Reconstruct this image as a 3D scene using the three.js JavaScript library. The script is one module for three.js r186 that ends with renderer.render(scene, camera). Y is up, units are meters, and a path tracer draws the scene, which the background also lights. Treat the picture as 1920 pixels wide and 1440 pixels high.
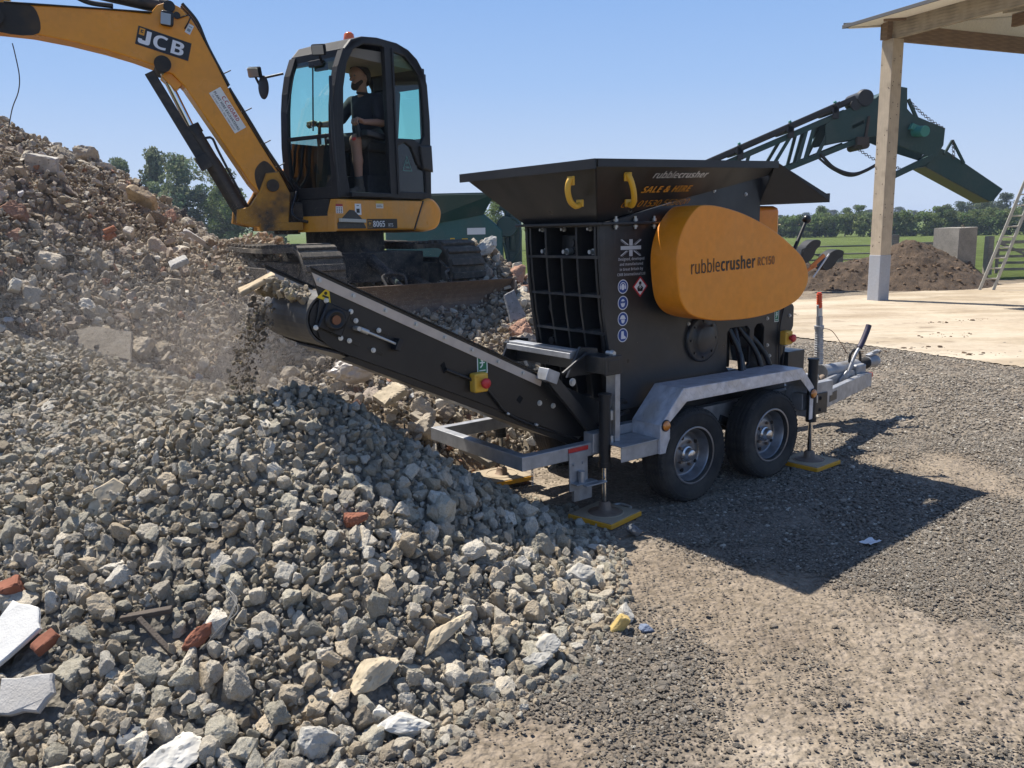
import * as THREE from 'three';
import { mergeGeometries } from 'three/addons/utils/BufferGeometryUtils.js';
import { RoundedBoxGeometry } from 'three/addons/geometries/RoundedBoxGeometry.js';
import { ConvexGeometry } from 'three/addons/geometries/ConvexGeometry.js';
import { MarchingCubes } from 'three/addons/objects/MarchingCubes.js';

// ---------------------------------------------------------------- camera, sky, sun, exposure
const scene = new THREE.Scene();
const camera = new THREE.PerspectiveCamera(49.55, 4 / 3, 0.1, 3000);
{
  const pitch = THREE.MathUtils.degToRad(10.5), roll = THREE.MathUtils.degToRad(1.2);
  const fw = new THREE.Vector3(0, -Math.sin(pitch), -Math.cos(pitch)), up0 = new THREE.Vector3(0, Math.cos(pitch), -Math.sin(pitch)), rt0 = new THREE.Vector3(1, 0, 0);
  const up = up0.clone().multiplyScalar(Math.cos(roll)).addScaledVector(rt0, Math.sin(roll));
  const rt = rt0.clone().multiplyScalar(Math.cos(roll)).addScaledVector(up0, -Math.sin(roll));
  camera.position.set(0, 1.7, 0);
  camera.quaternion.setFromRotationMatrix(new THREE.Matrix4().makeBasis(rt, up, fw.clone().negate()));
}
const renderer = new THREE.WebGLRenderer({ antialias: true });
renderer.setSize(1024, 768);
renderer.toneMapping = THREE.LinearToneMapping;
renderer.toneMappingExposure = 1.66;
renderer.shadowMap.enabled = true;
const SUN_DIR = new THREE.Vector3(-0.437, 1, -0.41).normalize();
{
  const W = 512, H = 256, data = new Float32Array(W * H * 4), d = new THREE.Vector3();
  const lerp = (a, b, t) => a + (b - a) * t;
  // clear summer sky by elevation (radiance): pale at the horizon, deeper blue overhead, a soft aureole round the sun
  const stops = [[0, 0.385, 0.445, 0.54], [0.07, 0.315, 0.40, 0.54], [0.16, 0.215, 0.33, 0.535], [0.28, 0.14, 0.26, 0.50], [0.5, 0.085, 0.165, 0.36], [1.0, 0.055, 0.11, 0.25]];
  for (let y = 0; y < H; y++) for (let x = 0; x < W; x++) {
    const el = ((y + 0.5) / H - 0.5) * Math.PI, az = ((x + 0.5) / W - 0.5) * 2 * Math.PI;
    d.set(Math.cos(el) * Math.cos(az), Math.sin(el), Math.cos(el) * Math.sin(az));
    let c;
    if (d.y < 0) c = [0.3, 0.26, 0.21];
    else {
      let k = 0; while (k < stops.length - 2 && d.y > stops[k + 1][0]) k++;
      const t = Math.min(1, (d.y - stops[k][0]) / (stops[k + 1][0] - stops[k][0]));
      c = [1, 2, 3].map((n) => lerp(stops[k][n], stops[k + 1][n], t));
      const a = Math.acos(THREE.MathUtils.clamp(d.dot(SUN_DIR), -1, 1)), glow = 0.35 * Math.exp(-a * 5.5) + 0.05 * Math.exp(-a * 1.6);
      c = [c[0] + glow, c[1] + glow * 0.97, c[2] + glow * 0.9];
    }
    data.set([c[0], c[1], c[2], 1], (y * W + x) * 4);
  }
  const sky = new THREE.DataTexture(data, W, H, THREE.RGBAFormat, THREE.FloatType);
  sky.mapping = THREE.EquirectangularReflectionMapping; sky.magFilter = THREE.LinearFilter; sky.needsUpdate = true;
  scene.background = sky; scene.environment = sky;
}
const sun = new THREE.DirectionalLight(new THREE.Color().setRGB(1, 0.945, 0.86), 5);
sun.position.copy(SUN_DIR).multiplyScalar(40).add(new THREE.Vector3(0, 0, -7));
sun.target.position.set(0, 0, -7);
sun.castShadow = true; sun.shadow.mapSize.set(4096, 4096);
Object.assign(sun.shadow.camera, { left: -16, right: 16, top: 16, bottom: -16, near: 1, far: 90 });
scene.add(sun, sun.target);

// ---------------------------------------------------------------- helpers
const { clamp, lerp, smoothstep, degToRad } = THREE.MathUtils;
const V3 = (x, y, z) => new THREE.Vector3(x, y, z), vec = (a) => (a.isVector3 ? a : V3(a[0], a[1], a[2]));
function rng(seed) { let s = seed | 0; return () => { s = (s + 0x6d2b79f5) | 0; let t = Math.imul(s ^ (s >>> 15), 1 | s); t = (t + Math.imul(t ^ (t >>> 7), 61 | t)) ^ t; return ((t ^ (t >>> 14)) >>> 0) / 4294967296; }; }
const hash = (x, y, s) => { let h = Math.imul(x, 374761393) ^ Math.imul(y, 668265263) ^ Math.imul(s, 2147483647 ^ 0x5bd1e995); h = Math.imul(h ^ (h >>> 13), 1274126177); h ^= h >>> 16; return (h >>> 0) / 4294967296; };
// value noise, periodic when p > 0
function vnoise(x, y, s = 1, p = 0) {
  const x0 = Math.floor(x), y0 = Math.floor(y), fx = x - x0, fy = y - y0, u = fx * fx * (3 - 2 * fx), v = fy * fy * (3 - 2 * fy);
  const w = (n) => (p ? ((n % p) + p) % p : n);
  const a = hash(w(x0), w(y0), s), b = hash(w(x0 + 1), w(y0), s), c = hash(w(x0), w(y0 + 1), s), d = hash(w(x0 + 1), w(y0 + 1), s);
  return a + (b - a) * u + (c - a) * v + (a - b - c + d) * u * v;
}
function fbm(x, y, oct = 4, s = 1, p = 0) { let a = 0.5, t = 0, n = 0; for (let i = 0; i < oct; i++) { t += a * vnoise(x, y, s + i * 17, p); n += a; x *= 2; y *= 2; if (p) p *= 2; a *= 0.5; } return t / n; }
const toSRGB = (c) => (c <= 0.0031308 ? 12.92 * c : 1.055 * Math.pow(c, 1 / 2.4) - 0.055);
// colour texture from linear rgb; fn(u, v) with u, v in 0..1, must be periodic
function colorTex(size, metres, fn) {
  const data = new Uint8Array(size * size * 4);
  for (let y = 0; y < size; y++) for (let x = 0; x < size; x++) {
    const c = fn((x + 0.5) / size, (y + 0.5) / size), o = (y * size + x) * 4;
    for (let k = 0; k < 3; k++) data[o + k] = clamp(toSRGB(Math.max(0, c[k])) * 255, 0, 255);
    data[o + 3] = 255;
  }
  return wrapTex(new THREE.DataTexture(data, size, size), metres, true);
}
function grayTex(size, metres, fn) {
  const data = new Uint8Array(size * size * 4);
  for (let y = 0; y < size; y++) for (let x = 0; x < size; x++) { const c = clamp(fn((x + 0.5) / size, (y + 0.5) / size) * 255, 0, 255), o = (y * size + x) * 4; data[o] = data[o + 1] = data[o + 2] = c; data[o + 3] = 255; }
  return wrapTex(new THREE.DataTexture(data, size, size), metres, false);
}
function wrapTex(t, metres, srgb) {
  t.wrapS = t.wrapT = THREE.RepeatWrapping; t.magFilter = THREE.LinearFilter; t.minFilter = THREE.LinearMipmapLinearFilter;
  t.repeat.set(1 / metres, 1 / metres); if (srgb) t.colorSpace = THREE.SRGBColorSpace; t.needsUpdate = true; return t;
}
const mixc = (a, b, t) => [lerp(a[0], b[0], t), lerp(a[1], b[1], t), lerp(a[2], b[2], t)];
const std = (o) => { const { rgb, ...rest } = o, m = new THREE.MeshPhysicalMaterial(rest); if (rgb) m.color.setRGB(...rgb); return m; };

// geometry: everything ends as non-indexed position/normal/uv, uv in metres by the dominant axis of the normal
function fin(g, keepUV = false) {
  if (g.index) g = g.toNonIndexed();
  for (const k of Object.keys(g.attributes)) if (!['position', 'normal', 'uv'].includes(k)) g.deleteAttribute(k);
  if (!g.attributes.normal) g.computeVertexNormals();
  if (keepUV) return g;
  const p = g.attributes.position, n = g.attributes.normal, uv = new Float32Array(p.count * 2);
  for (let i = 0; i < p.count; i += 3) {
    let ax = 0, ay = 0, az = 0;
    for (let k = 0; k < 3; k++) { ax += n.getX(i + k); ay += n.getY(i + k); az += n.getZ(i + k); }
    ax = Math.abs(ax); ay = Math.abs(ay); az = Math.abs(az);
    for (let k = 0; k < 3; k++) {
      const j = i + k, x = p.getX(j), y = p.getY(j), z = p.getZ(j);
      const [u, v] = ax >= ay && ax >= az ? [z, y] : ay >= az ? [x, z] : [x, y];
      uv[j * 2] = u; uv[j * 2 + 1] = v;
    }
  }
  g.setAttribute('uv', new THREE.BufferAttribute(uv, 2));
  return g;
}
const join = (gs) => { const a = gs.flat(9).filter(Boolean).map((g) => fin(g)); return a.length === 1 ? a[0] : mergeGeometries(a); };
const used = new Map();
function numbered(name) { const n = used.get(name) ?? 0; used.set(name, n + 1); return n ? `${name}_${String(n).padStart(3, '0')}` : name; }
function tag(o, label, category, group, kind) { if (label) o.userData.label = label; if (category) o.userData.category = category; if (group) o.userData.group = group; if (kind) o.userData.kind = kind; return o; }
function shade(o) { o.castShadow = o.receiveShadow = true; return o; }
function thing(name, label, category, pos = [0, 0, 0], turn = 0, group) { const o = new THREE.Group(); o.name = numbered(name); o.position.set(...pos); o.rotation.y = turn; scene.add(o); return tag(o, label, category, group); }
function part(name, geoms, mat, parent, label) { const o = shade(new THREE.Mesh(join([geoms]), mat)); o.name = name; parent.add(o); if (label) o.userData.label = label; return o; }
function solo(name, geoms, mat, label, category, group) { const o = shade(new THREE.Mesh(join([geoms]), mat)); o.name = numbered(name); scene.add(o); return tag(o, label, category, group); }
function structure(name, g, mat) { const o = shade(new THREE.Mesh(g, mat)); o.name = name; o.userData.kind = 'structure'; scene.add(o); return o; }
const put = (g, x, y, z, rx = 0, ry = 0, rz = 0) => g.applyMatrix4(new THREE.Matrix4().compose(V3(x, y, z), new THREE.Quaternion().setFromEuler(new THREE.Euler(rx, ry, rz)), V3(1, 1, 1)));
function box(w, h, d, x = 0, y = 0, z = 0, rx = 0, ry = 0, rz = 0, r = 0.004) { const m = Math.min(w, h, d); return put(new RoundedBoxGeometry(w, h, d, 1, Math.min(r, m * 0.3)), x, y, z, rx, ry, rz); }
const span = (x0, x1, y0, y1, z0, z1, r = 0.004) => box(Math.abs(x1 - x0), Math.abs(y1 - y0), Math.abs(z1 - z0), (x0 + x1) / 2, (y0 + y1) / 2, (z0 + z1) / 2, 0, 0, 0, r);
function along(a, b, up = V3(0, 1, 0)) { // matrix whose x runs from a to b, origin at the middle
  a = vec(a); b = vec(b); const x = b.clone().sub(a).normalize(); let u = up.clone(); if (Math.abs(u.dot(x)) > 0.99) u = V3(1, 0, 0);
  const z = x.clone().cross(u).normalize(), y = z.clone().cross(x);
  return new THREE.Matrix4().makeBasis(x, y, z).setPosition(a.clone().add(b).multiplyScalar(0.5));
}
const bar = (a, b, h, w, r = 0.004, up) => { const l = vec(a).distanceTo(vec(b)); return new RoundedBoxGeometry(l, h, w, 1, Math.min(r, h * 0.3, w * 0.3)).applyMatrix4(along(a, b, up)); };
function cyl(a, b, r1, r2 = r1, seg = 16, open = false) { const l = vec(a).distanceTo(vec(b)); return new THREE.CylinderGeometry(r2, r1, l, seg, 1, open).applyMatrix4(new THREE.Matrix4().makeRotationZ(-Math.PI / 2)).applyMatrix4(along(a, b)); }
const tube = (pts, r, seg = 24, rad = 8, closed = false) => new THREE.TubeGeometry(new THREE.CatmullRomCurve3(pts.map(vec), closed, 'catmullrom', 0.5), seg, r, rad, closed);
const ball = (x, y, z, r, sx = 1, sy = 1, sz = 1, d = 14) => new THREE.SphereGeometry(r, d, Math.round(d * 0.7)).scale(sx, sy, sz).translate(x, y, z);
const shape2 = (pts, holes = []) => { const s = new THREE.Shape(pts.map(([x, y]) => new THREE.Vector2(x, y))); for (const h of holes) s.holes.push(new THREE.Path(h.map(([x, y]) => new THREE.Vector2(x, y)))); return s; };
function prism(pts, z0, z1, bevel = 0.003, holes = [], seg = 1) { // polygon in xy, from z0 to z1
  const b = Math.min(bevel, Math.abs(z1 - z0) * 0.45), g = new THREE.ExtrudeGeometry(shape2(pts, holes), { depth: Math.abs(z1 - z0) - 2 * b, bevelEnabled: b > 0, bevelSize: b, bevelThickness: b, bevelOffset: -b, bevelSegments: seg, curveSegments: 8 });
  return g.translate(0, 0, Math.min(z0, z1) + b);
}
function plate(pts, t = 0.006) { // thick polygon in space
  const P = pts.map(vec), n = V3(0, 0, 0); for (let i = 0; i < P.length; i++) { const a = P[i], b = P[(i + 1) % P.length]; n.add(V3((a.y - b.y) * (a.z + b.z), (a.z - b.z) * (a.x + b.x), (a.x - b.x) * (a.y + b.y))); }
  n.normalize(); const x = P[1].clone().sub(P[0]).normalize(), y = n.clone().cross(x).normalize();
  const q = P.map((p) => [p.clone().sub(P[0]).dot(x), p.clone().sub(P[0]).dot(y)]), tri = THREE.ShapeUtils.triangulateShape(q.map((a) => new THREE.Vector2(...a)), []);
  const out = []; const h = n.clone().multiplyScalar(t / 2), push = (...v) => v.forEach((p) => out.push(p.x, p.y, p.z));
  for (const [a, b, c] of tri) { push(P[a].clone().add(h), P[b].clone().add(h), P[c].clone().add(h)); push(P[a].clone().sub(h), P[c].clone().sub(h), P[b].clone().sub(h)); }
  for (let i = 0; i < P.length; i++) { const a = P[i], b = P[(i + 1) % P.length], a1 = a.clone().add(h), a0 = a.clone().sub(h), b1 = b.clone().add(h), b0 = b.clone().sub(h); push(a0, b0, b1, a0, b1, a1); }
  const g = new THREE.BufferGeometry(); g.setAttribute('position', new THREE.Float32BufferAttribute(out, 3)); g.computeVertexNormals(); return g;
}
const spline = (pts, n, closed = true) => new THREE.CatmullRomCurve3(pts.map(([x, y]) => V3(x, y, 0)), closed, 'centripetal').getPoints(n).slice(0, closed ? -1 : undefined).map((p) => [p.x, p.y]);
// turned profile round the z axis: points [r, z]
const turned = (prof, x, y, z, seg = 32) => new THREE.LatheGeometry(prof.map(([r, h]) => new THREE.Vector2(Math.max(r, 0.0001), h)), seg).rotateX(Math.PI / 2).translate(x, y, z);
function bolt(x, y, z, r = 0.009, axis = 'z', len = 0.012) { const g = mergeGeometries([new THREE.CylinderGeometry(r, r, len, 6).toNonIndexed(), new THREE.CylinderGeometry(r * 1.5, r * 1.5, len * 0.35, 10).translate(0, -len * 0.4, 0).toNonIndexed()]); if (axis === 'z') g.rotateX(Math.PI / 2); if (axis === '-z') g.rotateX(-Math.PI / 2); if (axis === '-x') g.rotateZ(Math.PI / 2); return g.translate(x, y, z); }
// flat print: a canvas on a thin sheet facing +z, drawn in a box of w x h metres
function decalMat(pw, ph, draw, rough = 0.5) {
  const c = document.createElement('canvas'); c.width = pw; c.height = ph; const k = c.getContext('2d'); k.textBaseline = 'middle'; draw(k, pw, ph);
  const t = new THREE.CanvasTexture(c); t.colorSpace = THREE.SRGBColorSpace; t.wrapS = t.wrapT = THREE.ClampToEdgeWrapping;
  return new THREE.MeshStandardMaterial({ map: t, transparent: true, roughness: rough });
}
function decal(name, w, h, mat, parent, at, rot = [0, 0, 0], label) {
  const o = new THREE.Mesh(fin(new THREE.PlaneGeometry(w, h), true), mat); o.name = name; o.position.set(...at); o.rotation.set(...rot); o.receiveShadow = true; parent.add(o); if (label) o.userData.label = label; return o;
}

// ---------------------------------------------------------------- materials
const grimeMap = (base, dust, amount, seed, scratch = 0) => colorTex(512, 1.3, (u, v) => {
  const a = fbm(u * 5, v * 5, 5, seed, 5), b = fbm(u * 40, v * 40, 2, seed + 5, 40), s = fbm(u * 60, v * 4, 3, seed + 9, 4);
  let t = clamp(smoothstep(a, 0.38, 0.8) * amount + (b - 0.5) * amount * 0.5 + (s > 0.72 ? scratch : 0), 0, 1);
  return mixc(base, dust, t).map((c) => c * (0.92 + 0.16 * b));
});
const fineBump = grayTex(512, 0.5, (u, v) => 0.5 * fbm(u * 12, v * 12, 4, 71, 12) + 0.5 * fbm(u * 90, v * 90, 2, 75, 90));
const dentBump = grayTex(256, 1.6, (u, v) => fbm(u * 5, v * 5, 3, 91, 5));
const roughVar = grayTex(256, 0.9, (u, v) => 0.65 + 0.5 * (fbm(u * 7, v * 7, 4, 33, 7) - 0.3));
const M = {};
M.dark = std({ map: grimeMap([0.017, 0.0185, 0.021], [0.15, 0.13, 0.1], 0.1, 3, 0.05), roughness: 0.5, roughnessMap: roughVar, bumpMap: dentBump, bumpScale: 0.004 });
M.darkDusty = std({ map: grimeMap([0.02, 0.021, 0.023], [0.2, 0.17, 0.13], 0.35, 13, 0.06), roughness: 0.75, bumpMap: fineBump, bumpScale: 0.001 });
M.black = std({ map: grimeMap([0.008, 0.008, 0.009], [0.12, 0.1, 0.08], 0.07, 23), roughness: 0.5, bumpMap: dentBump, bumpScale: 0.002 });
M.blackGloss = std({ map: grimeMap([0.01, 0.01, 0.011], [0.1, 0.09, 0.075], 0.1, 29), roughness: 0.32 });
M.orange = std({ map: grimeMap([0.8, 0.26, 0.007], [0.5, 0.3, 0.12], 0.09, 37, 0.03), roughness: 0.5, roughnessMap: roughVar, bumpMap: dentBump, bumpScale: 0.003 });
M.yellow = std({ map: grimeMap([0.7, 0.27, 0.008], [0.3, 0.2, 0.1], 0.3, 41, 0.12), roughness: 0.48, roughnessMap: roughVar, bumpMap: dentBump, bumpScale: 0.003 });
M.safetyYellow = std({ map: grimeMap([0.75, 0.42, 0.02], [0.4, 0.3, 0.18], 0.25, 43), roughness: 0.45 });
M.red = std({ rgb: [0.5, 0.03, 0.025], roughness: 0.4 });
M.galv = std({ map: colorTex(512, 0.6, (u, v) => { const a = fbm(u * 14, v * 14, 3, 51, 14), b = fbm(u * 4, v * 4, 4, 57, 4), g = 0.27 + 0.22 * a; return mixc([g, g * 1.01, g * 1.03], [0.33, 0.29, 0.23], smoothstep(b, 0.5, 0.8) * 0.6); }), metalness: 0.55, roughness: 0.46, bumpMap: fineBump, bumpScale: 0.0006 });
M.checker = std({ map: M.galv.map, rgb: [1.55, 1.55, 1.6], metalness: 0.35, roughness: 0.36, bumpScale: 0.008, bumpMap: grayTex(512, 0.2, (u, v) => {
  // raised five-bar tread: short bars in alternating directions
  const n = 5, i = Math.floor(u * n), j = Math.floor(v * n), x = u * n - i - 0.5, y = v * n - j - 0.5, f = ((i + j) & 1) ? 1 : -1, a = (x + f * y) * 0.707, b = (f * x - y) * 0.707 * f; return (Math.abs(a) < 0.42 && Math.abs(b) < 0.13) ? 0.9 : 0.1; }) });
M.steel = std({ rgb: [0.55, 0.55, 0.55], metalness: 0.85, roughness: 0.35 });
M.chrome = std({ rgb: [0.75, 0.74, 0.72], metalness: 1, roughness: 0.14 });
M.zinc = std({ rgb: [0.5, 0.5, 0.48], metalness: 0.6, roughness: 0.45 });
M.wornSteel = std({ map: grimeMap([0.17, 0.125, 0.095], [0.3, 0.21, 0.14], 0.7, 61, 0.1), metalness: 0.3, roughness: 0.62, bumpMap: fineBump, bumpScale: 0.002 });
M.rubber = std({ map: grimeMap([0.017, 0.017, 0.017], [0.16, 0.135, 0.105], 0.3, 67), roughness: 0.85, bumpMap: fineBump, bumpScale: 0.0015 });
M.trackRubber = std({ map: grimeMap([0.075, 0.065, 0.052], [0.3, 0.245, 0.18], 0.9, 69), roughness: 0.92, bumpMap: fineBump, bumpScale: 0.006 });
M.skirt = std({ map: grimeMap([0.5, 0.42, 0.35], [0.58, 0.5, 0.4], 0.5, 73), roughness: 0.8 });
M.green = std({ map: grimeMap([0.005, 0.042, 0.037], [0.06, 0.07, 0.055], 0.3, 79, 0.1), roughness: 0.5 });
M.greenLight = std({ rgb: [0.03, 0.2, 0.16], roughness: 0.5 });
M.timber = std({ map: colorTex(512, 0.9, (u, v) => { const g = fbm(u * 46, v * 3, 4, 83, 3), k = fbm(u * 5, v * 5, 3, 85, 5), c = 0.85 + 0.22 * (g - 0.5) + 0.4 * (k - 0.5); return [0.5 * c, 0.41 * c, 0.3 * c]; }), roughness: 0.85, bumpMap: fineBump, bumpScale: 0.003 });
M.timberGrey = std({ map: colorTex(512, 0.9, (u, v) => { const g = fbm(u * 3, v * 46, 4, 87, 3), k = fbm(u * 5, v * 5, 3, 89, 5), c = 0.7 + 0.55 * (g - 0.5) + 0.6 * (k - 0.5); return [0.36 * c, 0.31 * c, 0.24 * c]; }), roughness: 0.88, bumpMap: fineBump, bumpScale: 0.003 });
M.timberBrown = std({ map: colorTex(512, 0.9, (u, v) => { const g = fbm(u * 4, v * 40, 4, 95, 4), c = 0.7 + 0.7 * (g - 0.5); return [0.26 * c, 0.175 * c, 0.105 * c]; }), roughness: 0.85 });
M.oldWood = std({ map: colorTex(256, 0.5, (u, v) => { const g = fbm(u * 3, v * 40, 4, 97, 3), c = 0.6 + 0.9 * (g - 0.5); return [0.14 * c, 0.11 * c, 0.085 * c]; }), roughness: 0.9, bumpMap: fineBump, bumpScale: 0.004 });
M.white = std({ map: grimeMap([0.72, 0.72, 0.7], [0.5, 0.45, 0.38], 0.25, 101), roughness: 0.6 });
M.greyPaint = std({ map: grimeMap([0.34, 0.36, 0.40], [0.33, 0.3, 0.26], 0.2, 103), roughness: 0.7 });
M.concrete = std({ map: colorTex(512, 1.4, (u, v) => { const a = fbm(u * 5, v * 5, 5, 107, 5), b = fbm(u * 60, v * 60, 2, 109, 60), c = 0.75 + 0.5 * (a - 0.5) + 0.3 * (b - 0.5); return [0.34 * c, 0.315 * c, 0.275 * c]; }), roughness: 0.9, bumpMap: fineBump, bumpScale: 0.004 });
M.soil = std({ map: colorTex(512, 1.0, (u, v) => { const a = fbm(u * 8, v * 8, 5, 113, 8), b = fbm(u * 50, v * 50, 3, 115, 50), c = 0.6 + 0.8 * (a - 0.4) + 0.7 * (b - 0.5); return [0.12 * c, 0.082 * c, 0.054 * c]; }), roughness: 1, bumpMap: fineBump, bumpScale: 0.02 });
M.alu = std({ rgb: [0.46, 0.44, 0.38], metalness: 0.35, roughness: 0.55 });
M.glass = std({ rgb: [0.66, 0.9, 0.84], transmission: 1, thickness: 0, roughness: 0.02, ior: 1.5 });
M.glassDark = std({ rgb: [0.42, 0.5, 0.48], transmission: 1, thickness: 0, roughness: 0.04, ior: 1.5 });
M.lens = std({ rgb: [0.3, 0.31, 0.31], roughness: 0.15, metalness: 0.3, clearcoat: 0.5 });
M.amber = std({ rgb: [0.62, 0.2, 0.02], roughness: 0.2, clearcoat: 1 });
M.beacon = std({ rgb: [0.95, 0.22, 0.02], roughness: 0.2, transmission: 0.35, thickness: 0, clearcoat: 1 });
// rock: light mottling and pores, tinted per stone
const rockMap = colorTex(512, 1, (u, v) => { const a = fbm(u * 4, v * 4, 4, 121, 4), b = fbm(u * 22, v * 22, 3, 123, 22), pore = fbm(u * 34, v * 34, 2, 127, 34) > 0.72 ? 0.6 : 1, c = (0.93 + 0.4 * (a - 0.5) + 0.5 * (b - 0.5)) * pore; return [c, c * 0.985, c * 0.955]; });
const rockBump = grayTex(512, 1, (u, v) => 0.55 * fbm(u * 9, v * 9, 5, 131, 9) + 0.45 * fbm(u * 44, v * 44, 2, 137, 44));
const rockMat = (rgb) => std({ rgb, map: rockMap, bumpMap: rockBump, bumpScale: 0.006, roughness: 0.95, specularIntensity: 0.4 });
M.rock = rockMat([1, 1, 1]);

// ---------------------------------------------------------------- ground shapes (metres)
const smax = (a, b, k) => (a + b + Math.sqrt((a - b) * (a - b) + k * k)) / 2;
function ridge(x, z, ax, az, ah, bx, bz, bh, slope, round = 0.12) { // height of a heap along a crest line, falling at its angle of repose
  const dx = bx - ax, dz = bz - az, L = dx * dx + dz * dz || 1, t = clamp(((x - ax) * dx + (z - az) * dz) / L, 0, 1), d = Math.hypot(x - ax - t * dx, z - az - t * dz);
  return ah + (bh - ah) * t - Math.sqrt(slope * d * slope * d + round * round) + round;
}
function crushedHeight(x, z) {
  let h = smax(ridge(x, z, -1.35, -4.0, 0.85, -1.1, -4.06, 0.87, 0.7, 0.1), ridge(x, z, -1.28, -3.98, 0.8, -1.75, -4.05, 0.7, 0.6, 0.1), 0.05);
  h = smax(h, ridge(x, z, -1.75, -4.05, 0.6, -3.4, -4.5, 0.62, 0.48, 0.15), 0.1);
  h = smax(h, ridge(x, z, -3.4, -4.5, 0.62, -6.5, -4.6, 0.66, 0.42, 0.15), 0.1);
  h = smax(h, ridge(x, z, -2.5, -5.2, 0.66, -3.6, -5.7, 0.92, 0.4, 0.15), 0.12); h = smax(h, ridge(x, z, -3.6, -5.7, 0.92, -6.8, -5.9, 1.05, 0.4, 0.15), 0.12);
  const wob = 0.22 * (fbm(x * 1.1 + 5, z * 1.1 + 9, 3, 7) - 0.5) + 0.1 * (fbm(x * 3.1, z * 3.1, 3, 11) - 0.5);
  return h + wob * clamp(h * 1.5 + 0.25, 0, 1);
}
function rubbleHeight(x, z) {
  let h = 3.91 - 0.69 * Math.hypot(x + 7.2, (z + 10.2) * 0.78);
  h = smax(h, ridge(x, z, -4.0, -10.2, 1.5, -2.9, -9.8, 1.62, 0.6), 0.1);
  const dp = Math.hypot(x + 1.7, z + 9.0); h = smax(h, 0.9 - 0.6 * Math.max(0, dp - 1.55), 0.12);
  h = smax(h, ridge(x, z, -0.35, -9.4, 1.55, 0.1, -8.0, 0.86, 0.75), 0.1);
  h = smax(h, ridge(x, z, 0.12, -8.0, 0.78, -0.95, -6.15, 0.46, 0.66), 0.1);
  h = smax(h, ridge(x, z, -1.0, -6.1, 0.46, -4.2, -6.3, 0.55, 0.45), 0.12);
  h -= 0.25 * Math.exp(-(((x - 0.0) / 0.5) ** 2 + ((z + 5.35) / 0.5) ** 2));
  const wob = 0.5 * (fbm(x * 0.8 + 3, z * 0.8 + 1, 3, 19) - 0.5) + 0.24 * (fbm(x * 2.6, z * 2.6, 3, 23) - 0.5), near = smoothstep(Math.hypot(x + 1.7, z + 8.6), 1.4, 2.6);
  return h + wob * clamp(h * 1.2 + 0.2, 0, 1) * (0.25 + 0.75 * near);
}
// 1 = loose dark gravel, 0 = bare tan dust
const blob = (x, z, cx, cz, rx, rz) => Math.exp(-(((x - cx) / rx) ** 2 + ((z - cz) / rz) ** 2));
function gravelShare(x, z) {
  let g = 0.5 + 0.55 * blob(x, z, -0.1, -2.95, 0.75, 0.5) + 0.5 * blob(x, z, 0.45, -3.0, 0.35, 0.35) + 0.55 * blob(x, z, 2.4, -4.0, 0.9, 0.9) + 0.5 * blob(x, z, 3.9, -7.4, 1.6, 2.6) + 0.4 * blob(x, z, 4.4, -11.2, 1.3, 1.6) + 0.35 * blob(x, z, 1.8, -4.9, 0.8, 0.6)
    - 0.55 * blob(x, z, 0.95, -3.75, 0.55, 0.45) - 0.5 * blob(x, z, 1.35, -2.95, 0.75, 0.55) - 0.4 * blob(x, z, 0.85, -2.45, 0.5, 0.3) - 0.6 * blob(x, z, 0.25, -5.2, 0.5, 0.7) - 0.35 * blob(x, z, 3.1, -5.6, 0.5, 0.5) - 0.4 * blob(x, z, 0.0, -2.45, 0.3, 0.2);
  return clamp(g * 0.8 + 0.11 + 1.3 * (fbm(x * 1.7, z * 1.7, 4, 31) - 0.5), 0, 1);
}

// ---------------------------------------------------------------- the setting: field, yard, dusty hard standing
function sheet(x0, x1, z0, z1, nx, nz, height, color, keep) { // grid of the ground, uv in metres, linear vertex colours
  const pos = [], uv = [], col = [], idx = [], ok = [];
  for (let j = 0; j <= nz; j++) for (let i = 0; i <= nx; i++) {
    const x = lerp(x0, x1, i / nx), z = lerp(z0, z1, j / nz), y = height(x, z);
    pos.push(x, y, z); uv.push(x, z); if (color) col.push(...color(x, z, y)); ok.push(keep ? keep(x, z, y) : true);
  }
  for (let j = 0; j < nz; j++) for (let i = 0; i < nx; i++) { const a = j * (nx + 1) + i, b = a + 1, c = a + nx + 1, d = c + 1; if (ok[a] || ok[b] || ok[c] || ok[d]) idx.push(a, c, b, b, c, d); }
  const g = new THREE.BufferGeometry(); g.setAttribute('position', new THREE.Float32BufferAttribute(pos, 3)); g.setAttribute('uv', new THREE.Float32BufferAttribute(uv, 2));
  if (color) g.setAttribute('color', new THREE.Float32BufferAttribute(col, 3)); g.setIndex(idx); g.computeVertexNormals(); return g;
}
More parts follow.
